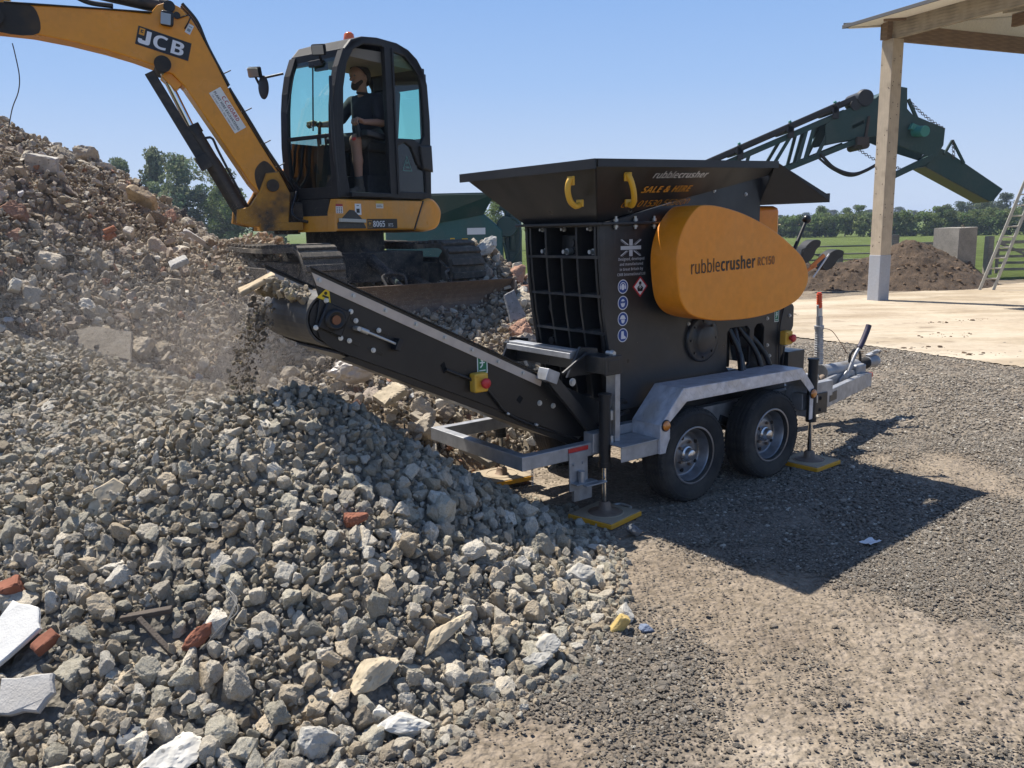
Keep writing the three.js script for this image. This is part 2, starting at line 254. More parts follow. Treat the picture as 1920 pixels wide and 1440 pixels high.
// tone of dry earth with embedded grit, one tile of 2.4 m
const earthMap = colorTex(1024, 2.4, (u, v) => {
  const a = fbm(u * 9, v * 9, 5, 201, 9), b = fbm(u * 110, v * 110, 3, 207, 110), p = vnoise(u * 190, v * 190, 211, 190), c = 0.72 + 0.5 * (a - 0.5) + 0.55 * (b - 0.5) + (p > 0.8 ? 0.16 : p < 0.14 ? -0.16 : 0);
  return [c, c * (0.99 + 0.02 * (a - 0.5)), c * (0.97 + 0.05 * (b - 0.5))];
});
const earthBump = grayTex(1024, 2.4, (u, v) => 0.45 * fbm(u * 14, v * 14, 4, 221, 14) + 0.55 * fbm(u * 120, v * 120, 3, 227, 120));
M.earth = std({ map: earthMap, bumpMap: earthBump, bumpScale: 0.035, roughness: 1, vertexColors: true, specularIntensity: 0.25 });
M.pad = std({ map: colorTex(1024, 6, (u, v) => { const a = fbm(u * 7, v * 7, 5, 231, 7), b = fbm(u * 3, v * 24, 4, 233, 3), d = fbm(u * 90, v * 90, 2, 235, 90), c = 0.82 + 0.3 * (a - 0.5) + 0.26 * (b - 0.5) + 0.16 * (d - 0.5); return [c, c * (0.97 + 0.06 * (a - 0.5)), c * (0.93 + 0.1 * (a - 0.5))]; }), bumpMap: earthBump, bumpScale: 0.006, roughness: 1, vertexColors: true, specularIntensity: 0.25 });
M.grass = std({ map: colorTex(512, 9, (u, v) => { const a = fbm(u * 6, v * 6, 4, 241, 6), b = fbm(u * 60, v * 30, 3, 243, 30), c = 0.8 + 0.5 * (a - 0.5) + 0.6 * (b - 0.5); return [0.135 * c, 0.175 * c, 0.045 * c]; }), bumpMap: fineBump, bumpScale: 0.05, roughness: 1, specularIntensity: 0.2 });
M.stubble = std({ map: grimeMap([0.46, 0.34, 0.2], [0.34, 0.25, 0.14], 0.6, 247), roughness: 1 });
{
  const tan = [0.275, 0.225, 0.172], grit = [0.25, 0.218, 0.18], pale = [0.35, 0.293, 0.23];
  const yardCol = (x, z) => { const g = gravelShare(x, z), t = smoothstep(g, 0.28, 0.72), p = fbm(x * 0.9 + 40, z * 0.9, 3, 41); const q = fbm(x * 4.5 + 3, z * 4.5, 3, 43) * 0.6 + 0.4 * fbm((x * 0.8 - z * 0.6) * 0.9, (x * 0.6 + z * 0.8) * 7, 3, 47); return mixc(mixc(tan, pale, smoothstep(p, 0.45, 0.75)), grit, clamp(t * 0.8 + 0.5 * (q - 0.5), 0, 0.95)); };
  const bumps = (x, z) => 0.02 * (fbm(x * 1.3, z * 1.3, 3, 51) - 0.5) + 0.016 * (fbm(x * 7, z * 7, 2, 53) - 0.5) + 0.012 * (fbm(x * 19, z * 19, 2, 57) - 0.5);
  // one sheet of meadow to the horizon, lying a little below the yard
  structure('field', sheet(-900, 900, -1500, 60, 40, 40, (x, z) => (z < -24 ? 0.02 : -0.1) + (z < -130 ? (-z - 130) * 0.012 : 0) - 0.02), M.grass);
  structure('yard', sheet(-9, 16, -23, 0.6, 640, 600, bumps, yardCol), M.earth);
  structure('yard_verge', sheet(-60, 60, -24.5, 8, 60, 40, (x, z) => -0.05 + 0.03 * fbm(x * 0.5, z * 0.5, 2, 55), (x, z) => mixc(tan, [0.2, 0.17, 0.12], fbm(x * 0.4, z * 0.4, 3, 57))), M.earth);
  // dusty concrete apron of the new barn, edge running from beside the trailer's hitch to the right
  const inPad = (x, z) => { const edge = z - (-12.9 + (x - 4.2) * 1.9) + 0.5 * (fbm(x * 0.8, z * 0.8, 3, 61) - 0.5), far = -18.7 - (x - 6.4) * 0.5 + 0.7 * (fbm(x * 0.7, z * 0.7 + 4, 3, 63) - 0.5); return edge < 0 && z > far && x > 2.6; };
  const padCol = (x, z) => { const d = fbm(x * 0.7, z * 2.2, 4, 65), s = fbm(x * 2.1 + 9, z * 5, 4, 67); return mixc(mixc([0.49, 0.425, 0.335], [0.4, 0.335, 0.25], smoothstep(d, 0.4, 0.7)), [0.16, 0.12, 0.085], smoothstep(s, 0.7, 0.82) * 0.5); };
  structure('hard_standing', sheet(2.6, 16, -23, -7.5, 268, 310, (x, z) => bumps(x, z) * 0.4 + 0.016, padCol, inPad), M.pad);
  // the two heaps that the loose pieces lie on
  const soilTone = (x, z) => mixc([0.2, 0.155, 0.11], [0.3, 0.25, 0.185], smoothstep(fbm(x * 1.6, z * 1.6, 4, 71), 0.35, 0.65));
  const fineTone = (x, z, y) => mixc(mixc([0.2, 0.185, 0.16], [0.33, 0.3, 0.25], smoothstep(fbm(x * 2.2, z * 2.2, 4, 73), 0.35, 0.65)), [0.36, 0.31, 0.24], smoothstep(y, 0.5, 0.8) * 0.6);
  const rough = (x, z) => 0.05 * (fbm(x * 9, z * 9, 3, 75) - 0.5) + 0.03 * (fbm(x * 24, z * 24, 2, 77) - 0.5);
  tag(structure('rubble_mound', sheet(-12, 1.4, -14, -4.9, 420, 300, (x, z) => rubbleHeight(x, z) + rough(x, z), soilTone, (x, z, y) => y > -0.06), M.earth), 'tall mound of brown demolition rubble and earth behind the grey heap', 'rubble mound');
  tag(structure('crushed_stone_heap', sheet(-7.6, 0.6, -7.6, -2.3, 320, 220, (x, z) => crushedHeight(x, z) + rough(x, z) * 0.6, fineTone, (x, z, y) => y > -0.05), M.earth), 'low heap of grey crushed concrete in the left foreground under the conveyor', 'stone heap');
}
// ---------------------------------------------------------------- loose stones
const ROCKS = [], SLABS = [];
function rockGeometry(seed, planes, squash, detail = 6, boxy = null, rough = 0.045) {
  const R = rng(seed), g0 = new THREE.IcosahedronGeometry(1, detail), p = g0.attributes.position, N = [];
  if (boxy) { for (const [ax, h] of boxy.map((h, i) => [i, h])) for (const s of [-1, 1]) { const n = V3(ax === 0 ? s : 0, ax === 1 ? s : 0, ax === 2 ? s : 0); n.add(V3(R() - 0.5, R() - 0.5, R() - 0.5).multiplyScalar(0.1)).normalize(); N.push([n, h * (0.92 + 0.12 * R())]); } for (let i = 0; i < planes; i++) { const n = V3(R() - 0.5, R() - 0.5, R() - 0.5).normalize(); N.push([n, (Math.abs(n.x) * boxy[0] + Math.abs(n.y) * boxy[1] + Math.abs(n.z) * boxy[2]) * (0.68 + 0.25 * R())]); } }
  else for (let i = 0; i < planes; i++) N.push([V3(R() * 2 - 1, R() * 2 - 1, R() * 2 - 1).normalize(), 0.6 + 0.36 * R()]);
  const ox = R() * 90, oy = R() * 90, v = V3(0, 0, 0);
  for (let i = 0; i < p.count; i++) {
    v.fromBufferAttribute(p, i).normalize(); let r = 1.5; for (const [n, d] of N) { const c = n.dot(v); if (c > 0.05) r = Math.min(r, d / c); }
    r *= 1 + rough * 2 * (fbm(v.x * 2.2 + ox + v.z * 1.3, v.y * 2.2 + oy - v.z * 1.7, 4, seed) - 0.5) + rough * 0.75 * (vnoise(v.x * 6 + ox + v.z * 3, v.y * 6 + oy + v.z * 5, seed) - 0.5) + rough * 0.5 * (vnoise(v.x * 13 + ox + v.z * 6, v.y * 13 + oy - v.z * 9, seed) - 0.5);
    p.setXYZ(i, v.x * r * squash[0], v.y * r * squash[1], v.z * r * squash[2]);
  }
  g0.deleteAttribute('normal'); g0.computeVertexNormals();
  return fin(g0);
}
for (let i = 0; i < 12; i++) { const R = rng(900 + i); ROCKS.push(rockGeometry(300 + i, 12 + (i % 5) * 2, [1.12, 0.68 + 0.3 * R(), 0.78 + 0.27 * R()], 7, null, 0.13)); }
for (let i = 0; i < 7; i++) SLABS.push(rockGeometry(500 + i, 3 + (i % 3), [1, 1, 1], 6, [[1.05, 0.5, 0.34], [1.1, 0.3, 0.75], [1.0, 0.22, 0.8], [0.9, 0.5, 0.5], [1.2, 0.28, 0.4], [0.8, 0.55, 0.75], [1.15, 0.16, 0.85]][i], 0.045));
const PEBBLES = []; for (let i = 0; i < 5; i++) PEBBLES.push(rockGeometry(700 + i, 8, [1, 0.7, 0.9], 1, null, 0.05));
const camM = camera.matrixWorldInverse.copy(new THREE.Matrix4().compose(camera.position, camera.quaternion, V3(1, 1, 1))).invert();
const toPixel = (() => { const q = V3(0, 0, 0); return (x, y, z) => { q.set(x, y, z).applyMatrix4(camM); return [960 - 1560 * q.x / q.z, 720 + 1560 * q.y / q.z, -q.z]; }; })();
const inView = (x, y, z, m = 60) => { const [u, v, d] = toPixel(x, y, z); return d > 0.3 && u > -m && u < 1920 + m && v > -m && v < 1440 + m; };
class Spots { constructor(c) { this.c = c; this.m = new Map(); } key(x, z) { return Math.floor(x / this.c) * 100003 + Math.floor(z / this.c); }
  free(x, z, r, k) { const n = Math.ceil((r + 0.2) / this.c), i = Math.floor(x / this.c), j = Math.floor(z / this.c); for (let a = -n; a <= n; a++) for (let b = -n; b <= n; b++) { const l = this.m.get((i + a) * 100003 + j + b); if (l) for (const s of l) if (Math.hypot(s[0] - x, s[1] - z) < k * (s[2] + r)) return false; } return true; }
  add(x, z, r) { const k = this.key(x, z); if (!this.m.has(k)) this.m.set(k, []); this.m.get(k).push([x, z, r]); } }
const crushedSpots = new Spots(0.1), rubbleSpots = new Spots(0.25);
const normalAt = (f, x, z) => { const e = 0.05; return V3(f(x - e, z) - f(x + e, z), 2 * e, f(x, z - e) - f(x, z + e)).normalize(); };

// ---------------------------------------------------------------- trees and hedges behind the yard
const leafMat = (rgb) => std({ rgb, vertexColors: true, roughness: 0.9, transmission: 0.4, thickness: 0, specularIntensity: 0.3 });
function foliage(seed, clumps, perClump, leaf, inside) { // leaf-sized faces in clumps through a volume; tone varies by clump
  const R = rng(seed), pos = [], col = [], v = V3(0, 0, 0), a = V3(0, 0, 0), b = V3(0, 0, 0), c = V3(0, 0, 0);
  for (let k = 0; k < clumps; k++) {
    const q = inside(R), tone = 0.6 + 0.8 * R(), warm = 0.9 + 0.25 * R(), rad = q[3] * (0.7 + 0.6 * R());
    for (let i = 0; i < perClump; i++) {
      v.set(R() * 2 - 1, R() * 2 - 1, R() * 2 - 1); if (v.lengthSq() > 1) v.normalize(); v.multiplyScalar(rad); v.y *= 0.75; v.x += q[0]; v.y += q[1]; v.z += q[2];
      a.set(R() - 0.5, R() - 0.5, R() - 0.5).normalize().multiplyScalar(leaf * (0.6 + 0.8 * R())); b.set(R() - 0.5, R() - 0.5, R() - 0.5).cross(a).normalize().multiplyScalar(leaf * (0.35 + 0.35 * R())); c.copy(a).cross(b).normalize().multiplyScalar(leaf * 0.25);
      const p0 = v.clone().sub(a), p1 = v.clone().sub(b).add(c), p2 = v.clone().add(a), p3 = v.clone().add(b).add(c), t = tone * (0.8 + 0.4 * R());
      for (const p of [p0, p1, p2, p0, p2, p3]) { pos.push(p.x, p.y, p.z); col.push(t * warm, t, t * 0.9); }
    }
  }
  const g = new THREE.BufferGeometry(); g.setAttribute('position', new THREE.Float32BufferAttribute(pos, 3)); g.setAttribute('color', new THREE.Float32BufferAttribute(col, 3)); g.computeVertexNormals(); return g;
}
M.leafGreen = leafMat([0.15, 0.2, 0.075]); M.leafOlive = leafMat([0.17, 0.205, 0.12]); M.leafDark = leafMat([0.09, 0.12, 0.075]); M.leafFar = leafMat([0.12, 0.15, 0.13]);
scene.fog = new THREE.FogExp2(0xc4d4ee, 0.0006);
M.bark = std({ rgb: [0.1, 0.08, 0.06], roughness: 1 });
// crowns of unit height, resting on y = 0.12
const roundCrown = (seed) => foliage(seed, 90, 70, 0.021, (R) => { const a = R() * 6.283, u = Math.sqrt(R()), h = R(), w = 0.36 * Math.sin(Math.PI * (0.12 + 0.8 * h)) * (0.8 + 0.35 * Math.sin(a * 3 + seed)); return [Math.cos(a) * u * w, 0.14 + 0.8 * h, Math.sin(a) * u * w, 0.085]; });
const tallCrown = (seed) => foliage(seed, 90, 70, 0.02, (R) => { const a = R() * 6.283, u = Math.sqrt(R()), h = R(), w = 0.21 * Math.sin(Math.PI * (0.1 + 0.78 * h)) * (0.75 + 0.4 * Math.sin(a * 2 + seed + h * 5)); return [Math.cos(a) * u * w + 0.04 * Math.sin(h * 7 + seed), 0.08 + 0.87 * h, Math.sin(a) * u * w, 0.07]; });
const CROWNS = [roundCrown(1), roundCrown(2), roundCrown(3), tallCrown(4), tallCrown(5)];
const TRUNK = join([cyl([0, -0.02, 0], [0.01, 0.45, 0], 0.022, 0.013, 8), cyl([0.01, 0.3, 0], [0.12, 0.55, 0.03], 0.01, 0.005, 6), cyl([0.01, 0.35, 0], [-0.1, 0.6, -0.04], 0.01, 0.005, 6), cyl([0.01, 0.42, 0], [0.02, 0.75, 0.02], 0.011, 0.004, 6)]);
function tree(x, z, h, wide, crown, mat, label, group) {
  const t = thing('tree', label, 'tree', [x, z < -130 ? (-z - 130) * 0.012 : 0, z], (x * 7.3) % 6.28, group);
  const tr = shade(new THREE.Mesh(TRUNK, M.bark)); tr.name = 'trunk'; tr.scale.set(h, h, h); t.add(tr);
  const cr = shade(new THREE.Mesh(CROWNS[crown], mat)); cr.name = 'crown'; cr.scale.set(h * wide, h, h * wide); t.add(cr);
}
tree(-40.6, -90, 10.4, 0.8, 3, M.leafOlive, 'tall narrow olive tree nearest to the rubble slope, left of the boom ram'); tree(-38.2, -92, 11.4, 0.75, 4, M.leafOlive, 'second tall narrow tree from the rubble slope, its top split in two'); tree(-34.0, -88, 10.3, 1.0, 0, M.leafOlive, 'broad olive green tree in the middle of the group behind the mound');
tree(-31.2, -93, 9.0, 0.9, 2, M.leafOlive, 'rounded tree just left of the excavator boom ram'); tree(-28.6, -86, 7.0, 1.1, 1, M.leafGreen, 'lower bright green tree close to the foot of the excavator boom'); tree(-26.0, -95, 6.8, 1.1, 0, M.leafGreen, 'small tree behind the excavator boom foot'); tree(-35.6, -80, 5.2, 1.2, 1, M.leafGreen, 'low green bush like tree under the broad olive tree'); tree(-31, -78, 4.4, 1.5, 2, M.leafGreen, 'lowest green tree of the group, just above the edge of the mound'); 
tree(-0.6, -70, 4.4, 1.2, 1, M.leafGreen, 'small green tree between the green machine and the crusher hopper'); tree(-14.5, -80, 3.4, 1.6, 0, M.leafGreen, 'low green tree seen under the excavator body');
const hedgeTrees = [[38.3, -104, 3.9, 1.0, 0, 0, 'green tree at the left end of the hedge beside the black lever'], [42.2, -106, 3.6, 1.0, 1, 0, 'second green tree along the hedge left of the pale post'], [45.6, -110, 4.0, 1.1, 2, 0, 'third green tree of the hedge, close to the pale post'], [54.8, -106, 3.8, 1.1, 0, 1, 'olive green tree just right of the pale post'], [58.6, -104, 4.3, 1.1, 1, 1, 'taller olive tree with a ragged top right of the pale post'],
  [49.8, -98, 3.4, 1.3, 2, 0, 'hedge tree hidden partly behind the pale post']];
for (const [x, z, h, w, c, m, l] of hedgeTrees) tree(x, z, h, w, c, [M.leafGreen, M.leafOlive][m], l);
for (const [x, z, h, w, c, l] of [[66.5, -125, 4.6, 1.25, 0, 'dark spreading tree left of the pair on the right skyline'], [69.5, -126, 5.0, 1.2, 1, 'largest dark tree on the right skyline under the chute'], [75.0, -128, 5.7, 1.1, 2, 'dark round tree on the skyline behind the ladder top'], [79.5, -130, 5.2, 1.2, 0, 'rightmost dark tree on the skyline beside the ladder']]) tree(x, z, h, w, c, M.leafDark, l);
const NTH = ['first', 'second', 'third', 'fourth', 'fifth', 'sixth', 'seventh', 'eighth', 'ninth', 'tenth', 'eleventh', 'twelfth', 'thirteenth', 'fourteenth', 'fifteenth', 'sixteenth'];
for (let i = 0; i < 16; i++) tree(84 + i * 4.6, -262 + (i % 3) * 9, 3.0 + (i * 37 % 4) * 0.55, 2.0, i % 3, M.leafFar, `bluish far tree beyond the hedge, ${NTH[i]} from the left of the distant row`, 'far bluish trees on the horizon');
{
  const hedge = (name, x0, z0, x1, z1, h, d, n, seed, mat, label) => { const g = foliage(seed, n * 1.3, 60, 0.17, (R) => { const t = R(), y = Math.pow(R(), 0.8); return [lerp(x0, x1, t) + (R() - 0.5) * d, 0.15 + (h - 0.5) * y * (0.85 + 0.3 * vnoise(t * 40, 3, seed)), lerp(z0, z1, t) + (R() - 0.5) * d, 0.55]; }); const o = shade(new THREE.Mesh(g, mat)); o.name = numbered(name); scene.add(o); tag(o, label, 'hedge'); };
  hedge('hedge', 26, -108, 62, -92, 2.8, 2.2, 520, 61, M.leafGreen, 'long dense green field hedge running behind the pale post'); hedge('hedge', 58, -93, 92, -70, 2.7, 2.4, 480, 62, M.leafDark, 'darker green hedge at the right behind the concrete block and ladder');
  structure('stubble_field', sheet(40, 60, -190, -150, 4, 4, (x, z) => 1.2 + (-z - 150) * 0.05), M.stubble);
}
const SOIL_CLODS = [];
// ---------------------------------------------------------------- heap of topsoil, concrete block, gates, grab
{
  const h = (x, z) => { let a = ridge(x, z, 8.3, -22.3, 0.5, 9.5, -22.6, 0.72, 0.62, 0.2); a = smax(a, ridge(x, z, 9.6, -22.6, 0.7, 10.6, -22.5, 1.16, 0.66, 0.2), 0.1); a = smax(a, ridge(x, z, 10.6, -22.5, 1.1, 11.3, -23.0, 1.05, 0.66, 0.2), 0.1); a = smax(a, ridge(x, z, 6.2, -22.9, 0.6, 7.6, -22.9, 0.75, 0.6, 0.2), 0.1); return a + (0.22 * (fbm(x * 1.8, z * 1.8, 4, 401) - 0.5) + 0.09 * (fbm(x * 8, z * 8, 2, 403) - 0.5)) * clamp(a * 2 + 0.3, 0, 1); };
  const o = shade(new THREE.Mesh(sheet(3.5, 14, -26, -19.5, 260, 160, h, null, (x, z, y) => y > -0.05), M.soil)); o.name = 'soil_heap'; scene.add(o); tag(o, 'long dark brown heap of fine topsoil behind the pale post', 'soil heap');
  const R = rng(77), clods = []; for (let i = 0; i < 1500; i++) { const x = lerp(4, 13.6, R()), z = lerp(-25, -19.8, R()), y = h(x, z); if (y < -0.02 || y > 1.2) continue; clods.push({ x, y, z, r: 0.015 + 0.04 * R() ** 2, tone: 'clod', geo: Math.floor(R() * 5), q: new THREE.Quaternion().setFromEuler(new THREE.Euler(R() * 6, R() * 6, 0)), s: [1, 1, 1], t: R() }); }
  SOIL_CLODS.push(...clods);
  const b = thing('concrete_block', 'upright pale concrete block standing at the right end of the soil heap', 'concrete block', [12.2, 0, -23.0], degToRad(17));
  part('slab', [prism([[-0.3, 0], [0.42, 0], [0.42, 0.16], [0.33, 0.22], [0.31, 1.52], [-0.3, 1.5]], -0.5, 0.4, 0.012)], M.concrete, b); part('lifting_eye', [new THREE.TorusGeometry(0.04, 0.01, 6, 14).translate(0, 1.53, 0.2)], M.wornSteel, b);
}
function woodGate(x0, x1, z0, z1, label) {
  const t = thing('field_gate', label, 'gate', [x0, 0, z0], Math.atan2(-(z1 - z0), x1 - x0)), L = Math.hypot(x1 - x0, z1 - z0);
  for (const y of [0.16, 0.36, 0.56, 0.76, 1.0]) part('rail', box(L, y > 0.9 ? 0.1 : 0.08, 0.035, L / 2, y, 0), M.timberGrey, t);
  for (const x of [0.04, L - 0.04]) part('stile', box(0.09, 1.02, 0.05, x, 0.54, 0), M.timberGrey, t); part('brace', bar([0.06, 0.98, 0.03], [L / 2, 0.16, 0.03], 0.08, 0.03), M.timberGrey, t); part('brace', bar([L / 2, 0.16, 0.03], [L - 0.06, 0.98, 0.03], 0.08, 0.03), M.timberGrey, t); part('upright', box(0.08, 0.9, 0.03, L / 2, 0.56, -0.035), M.timberGrey, t);
}
woodGate(12.55, 14.6, -26.6, -26.5, 'weathered wooden field gate partly hidden behind the concrete block'); woodGate(15.3, 19.0, -26.4, -26.0, 'weathered wooden field gate at the right behind the ladder');
{
  const post = (x, z, h, w, label) => solo('gate_post', [box(w, h, w, x, h / 2, z, 0, 0.2, 0, 0.02)], M.timberGrey, label, 'post');
  post(12.05, -26.4, 1.3, 0.24, 'thick weathered wooden gate post right of the pale barn post'); post(12.36, -26.6, 1.05, 0.16, 'shorter wooden post beside the thick gate post'); post(15.0, -26.3, 1.2, 0.2, 'weathered gate post between the two field gates by the ladder'); post(10.35, -26.3, 0.85, 0.15, 'low wooden post left of the pale barn post');
  const g = thing('metal_gate', 'grey tubular metal field gate behind the grab, left of the pale post', 'gate', [7.0, 0, -26.4]);
  for (const y of [0.18, 0.36, 0.56, 0.74, 0.98]) part('rail', cyl([0, y, 0], [4.4, y, 0], 0.022, 0.022, 8), M.galvDark ??= std({ rgb: [0.2, 0.19, 0.17], metalness: 0.4, roughness: 0.6 }), g);
  for (const x of [0, 1.5, 1.9, 2.4, 4.4]) part('upright', cyl([x, 0.15, 0], [x, 1.0, 0], 0.024, 0.024, 8), M.galvDark, g); part('brace', cyl([1.9, 0.96, 0], [4.3, 0.2, 0], 0.02, 0.02, 8), M.galvDark, g); part('brace', cyl([1.9, 0.96, 0.01], [0.1, 0.2, 0.01], 0.02, 0.02, 8), M.galvDark, g);
  const rail = thing('rail_fence', 'low wooden rail fence further along the field edge', 'fence', [17.9, 0, -26.1], 0); for (let i = 0; i < 5; i++) part('fence_post', box(0.12, 1.15, 0.1, 1.6 + i * 2.2, 0.55, -0.1), M.timberGrey, rail); for (const y of [0.35, 0.68, 1.0]) part('rail', box(9.5, 0.1, 0.04, 5.8, y, -0.03), M.timberGrey, rail);
  // grab lying on the soil
  const k = thing('grab_bucket', 'black steel grab with an orange link lying on the soil heap behind the orange guard', 'grab', [7.55, 0.62, -21.2], 0.15);
  const claw = (x, y, a, s) => prism(spline([[0, 0], [0.12, 0.3], [0.34, 0.44], [0.52, 0.4], [0.5, 0.28], [0.4, 0.2], [0.3, 0.02], [0.1, -0.1]], 40).map(([u, v]) => [u * s, v]), -0.2, 0.2, 0.01).rotateZ(a).translate(x, y, 0);
  part('jaw', claw(-0.28, 0.2, 0.1, 1), M.black, k); part('jaw', claw(0.28, 0.02, -0.1, 1), M.black, k); part('link', [bar([-0.05, 0.0, 0.22], [0.3, 0.3, 0.22], 0.09, 0.05), bar([-0.2, -0.1, 0.22], [0.1, 0.05, 0.22], 0.07, 0.05)], M.rustOrange ??= std({ rgb: [0.5, 0.16, 0.04], roughness: 0.7 }), k); part('ram', [cyl([0.02, -0.25, 0.24], [0.42, 0.32, 0.24], 0.022)], M.steel, k); part('frame', [bar([-0.35, 0.0, 0.2], [-0.28, 0.45, 0.2], 0.04, 0.04), bar([-0.28, 0.45, 0.2], [-0.05, 0.5, 0.2], 0.04, 0.04)], M.black, k);
}
// ---------------------------------------------------------------- open barn: pale post, beams, roof
{
  const b = thing('barn', 'new open sided barn with pale post, timber beams and low roof at the right', 'barn', [8.07, 0, -18.28], degToRad(23.6));
  part('post', box(0.3, 5.42, 0.3, 0, 2.71, 0, 0, 0, 0, 0.012), M.timber, b); part('post_foot', box(0.312, 1.0, 0.312, 0, 0.5, 0, 0, 0, 0, 0.012), M.greyPaint, b, 'grey painted foot of the post');
  const holes = []; const R = rng(31); for (let i = 0; i < 44; i++) { const y = 1.15 + 4.1 * R(), f = R() < 0.5, e = (R() < 0.5 ? -1 : 1) * (0.06 + 0.06 * R()); holes.push(f ? cyl([-0.1505, y, e], [-0.1525, y, e], 0.012, 0.012, 8) : cyl([e, y, 0.1505], [e, y, 0.1525], 0.012, 0.012, 8)); } part('nail_hole', holes, M.oldWood, b); b.children[b.children.length - 1].userData.kind = 'stuff';
  part('beam', box(0.12, 0.36, 9.6, -0.02, 5.6, 4.72), M.timberGrey, b); part('beam', box(12.4, 0.34, 0.1, 6.1, 5.62, -0.2), M.timberBrown, b); part('beam', box(0.11, 0.26, 9.0, 3.6, 6.06, 4.5), M.timberBrown, b); part('beam_block', box(0.16, 0.42, 0.13, -0.14, 5.62, -0.02), M.timberBrown, b);
  part('knee_brace', bar([0.1, 5.5, 2.4], [2.4, 5.9, 2.4], 0.2, 0.1), M.timberGrey, b);
  const slope = 0.12; for (let i = 0; i < 9; i++) { const z0 = -0.35 + i * 1.05, z1 = z0 + 1.045, y = (x) => 5.66 + (x + 0.98) * slope; part('roof_sheet', prism([[-0.98, y(-0.98)], [12, y(12)], [12, y(12) + 0.06], [-0.98, y(-0.98) + 0.06]], z0, z1, 0.004), M.roofSheet ??= std({ map: grimeMap([0.8, 0.78, 0.72], [0.7, 0.66, 0.58], 0.3, 411), roughness: 0.7 }), b); }
  part('gable_board', prism([[-0.9, 5.64], [0.2, 5.76], [0.2, 5.8], [12, 5.8], [12, 7.2], [-0.9, 5.66]], -0.34, -0.3, 0.003), M.roofSheet, b); part('eave_trim', [box(0.03, 0.07, 9.5, -1.0, 5.68, 4.35), prism([[-1.0, 5.645], [12, 7.21], [12, 7.31], [-1.0, 5.755]], -0.385, -0.36, 0.003)], M.trimDark ??= std({ rgb: [0.12, 0.115, 0.11], roughness: 0.6 }), b); part('batten', box(0.9, 0.05, 0.05, -0.2, 5.73, 0.35, 0, 0, 0.12), M.timberBrown, b);
}
// ---------------------------------------------------------------- ladder leaning in the barn
{
  const t = thing('ladder', 'long grey aluminium ladder leaning against the barn at the right edge', 'ladder', [11.52, 0, -20.46], 0);
  const d = V3(0.305, 0.95, 0.03).normalize(), s = V3(0.29, 0, 0.085), at = (k, side) => d.clone().multiplyScalar(k).addScaledVector(s, side * (1 - k * 0.045));
  for (const q of [0, 1]) part('stile', bar(at(0, q), at(6, q), 0.07, 0.03, 0.006), M.alu, t); for (let k = 0.3; k < 6; k += 0.262) part('rung', cyl(at(k, 0), at(k, 1), 0.017, 0.017, 8), M.alu, t);
}
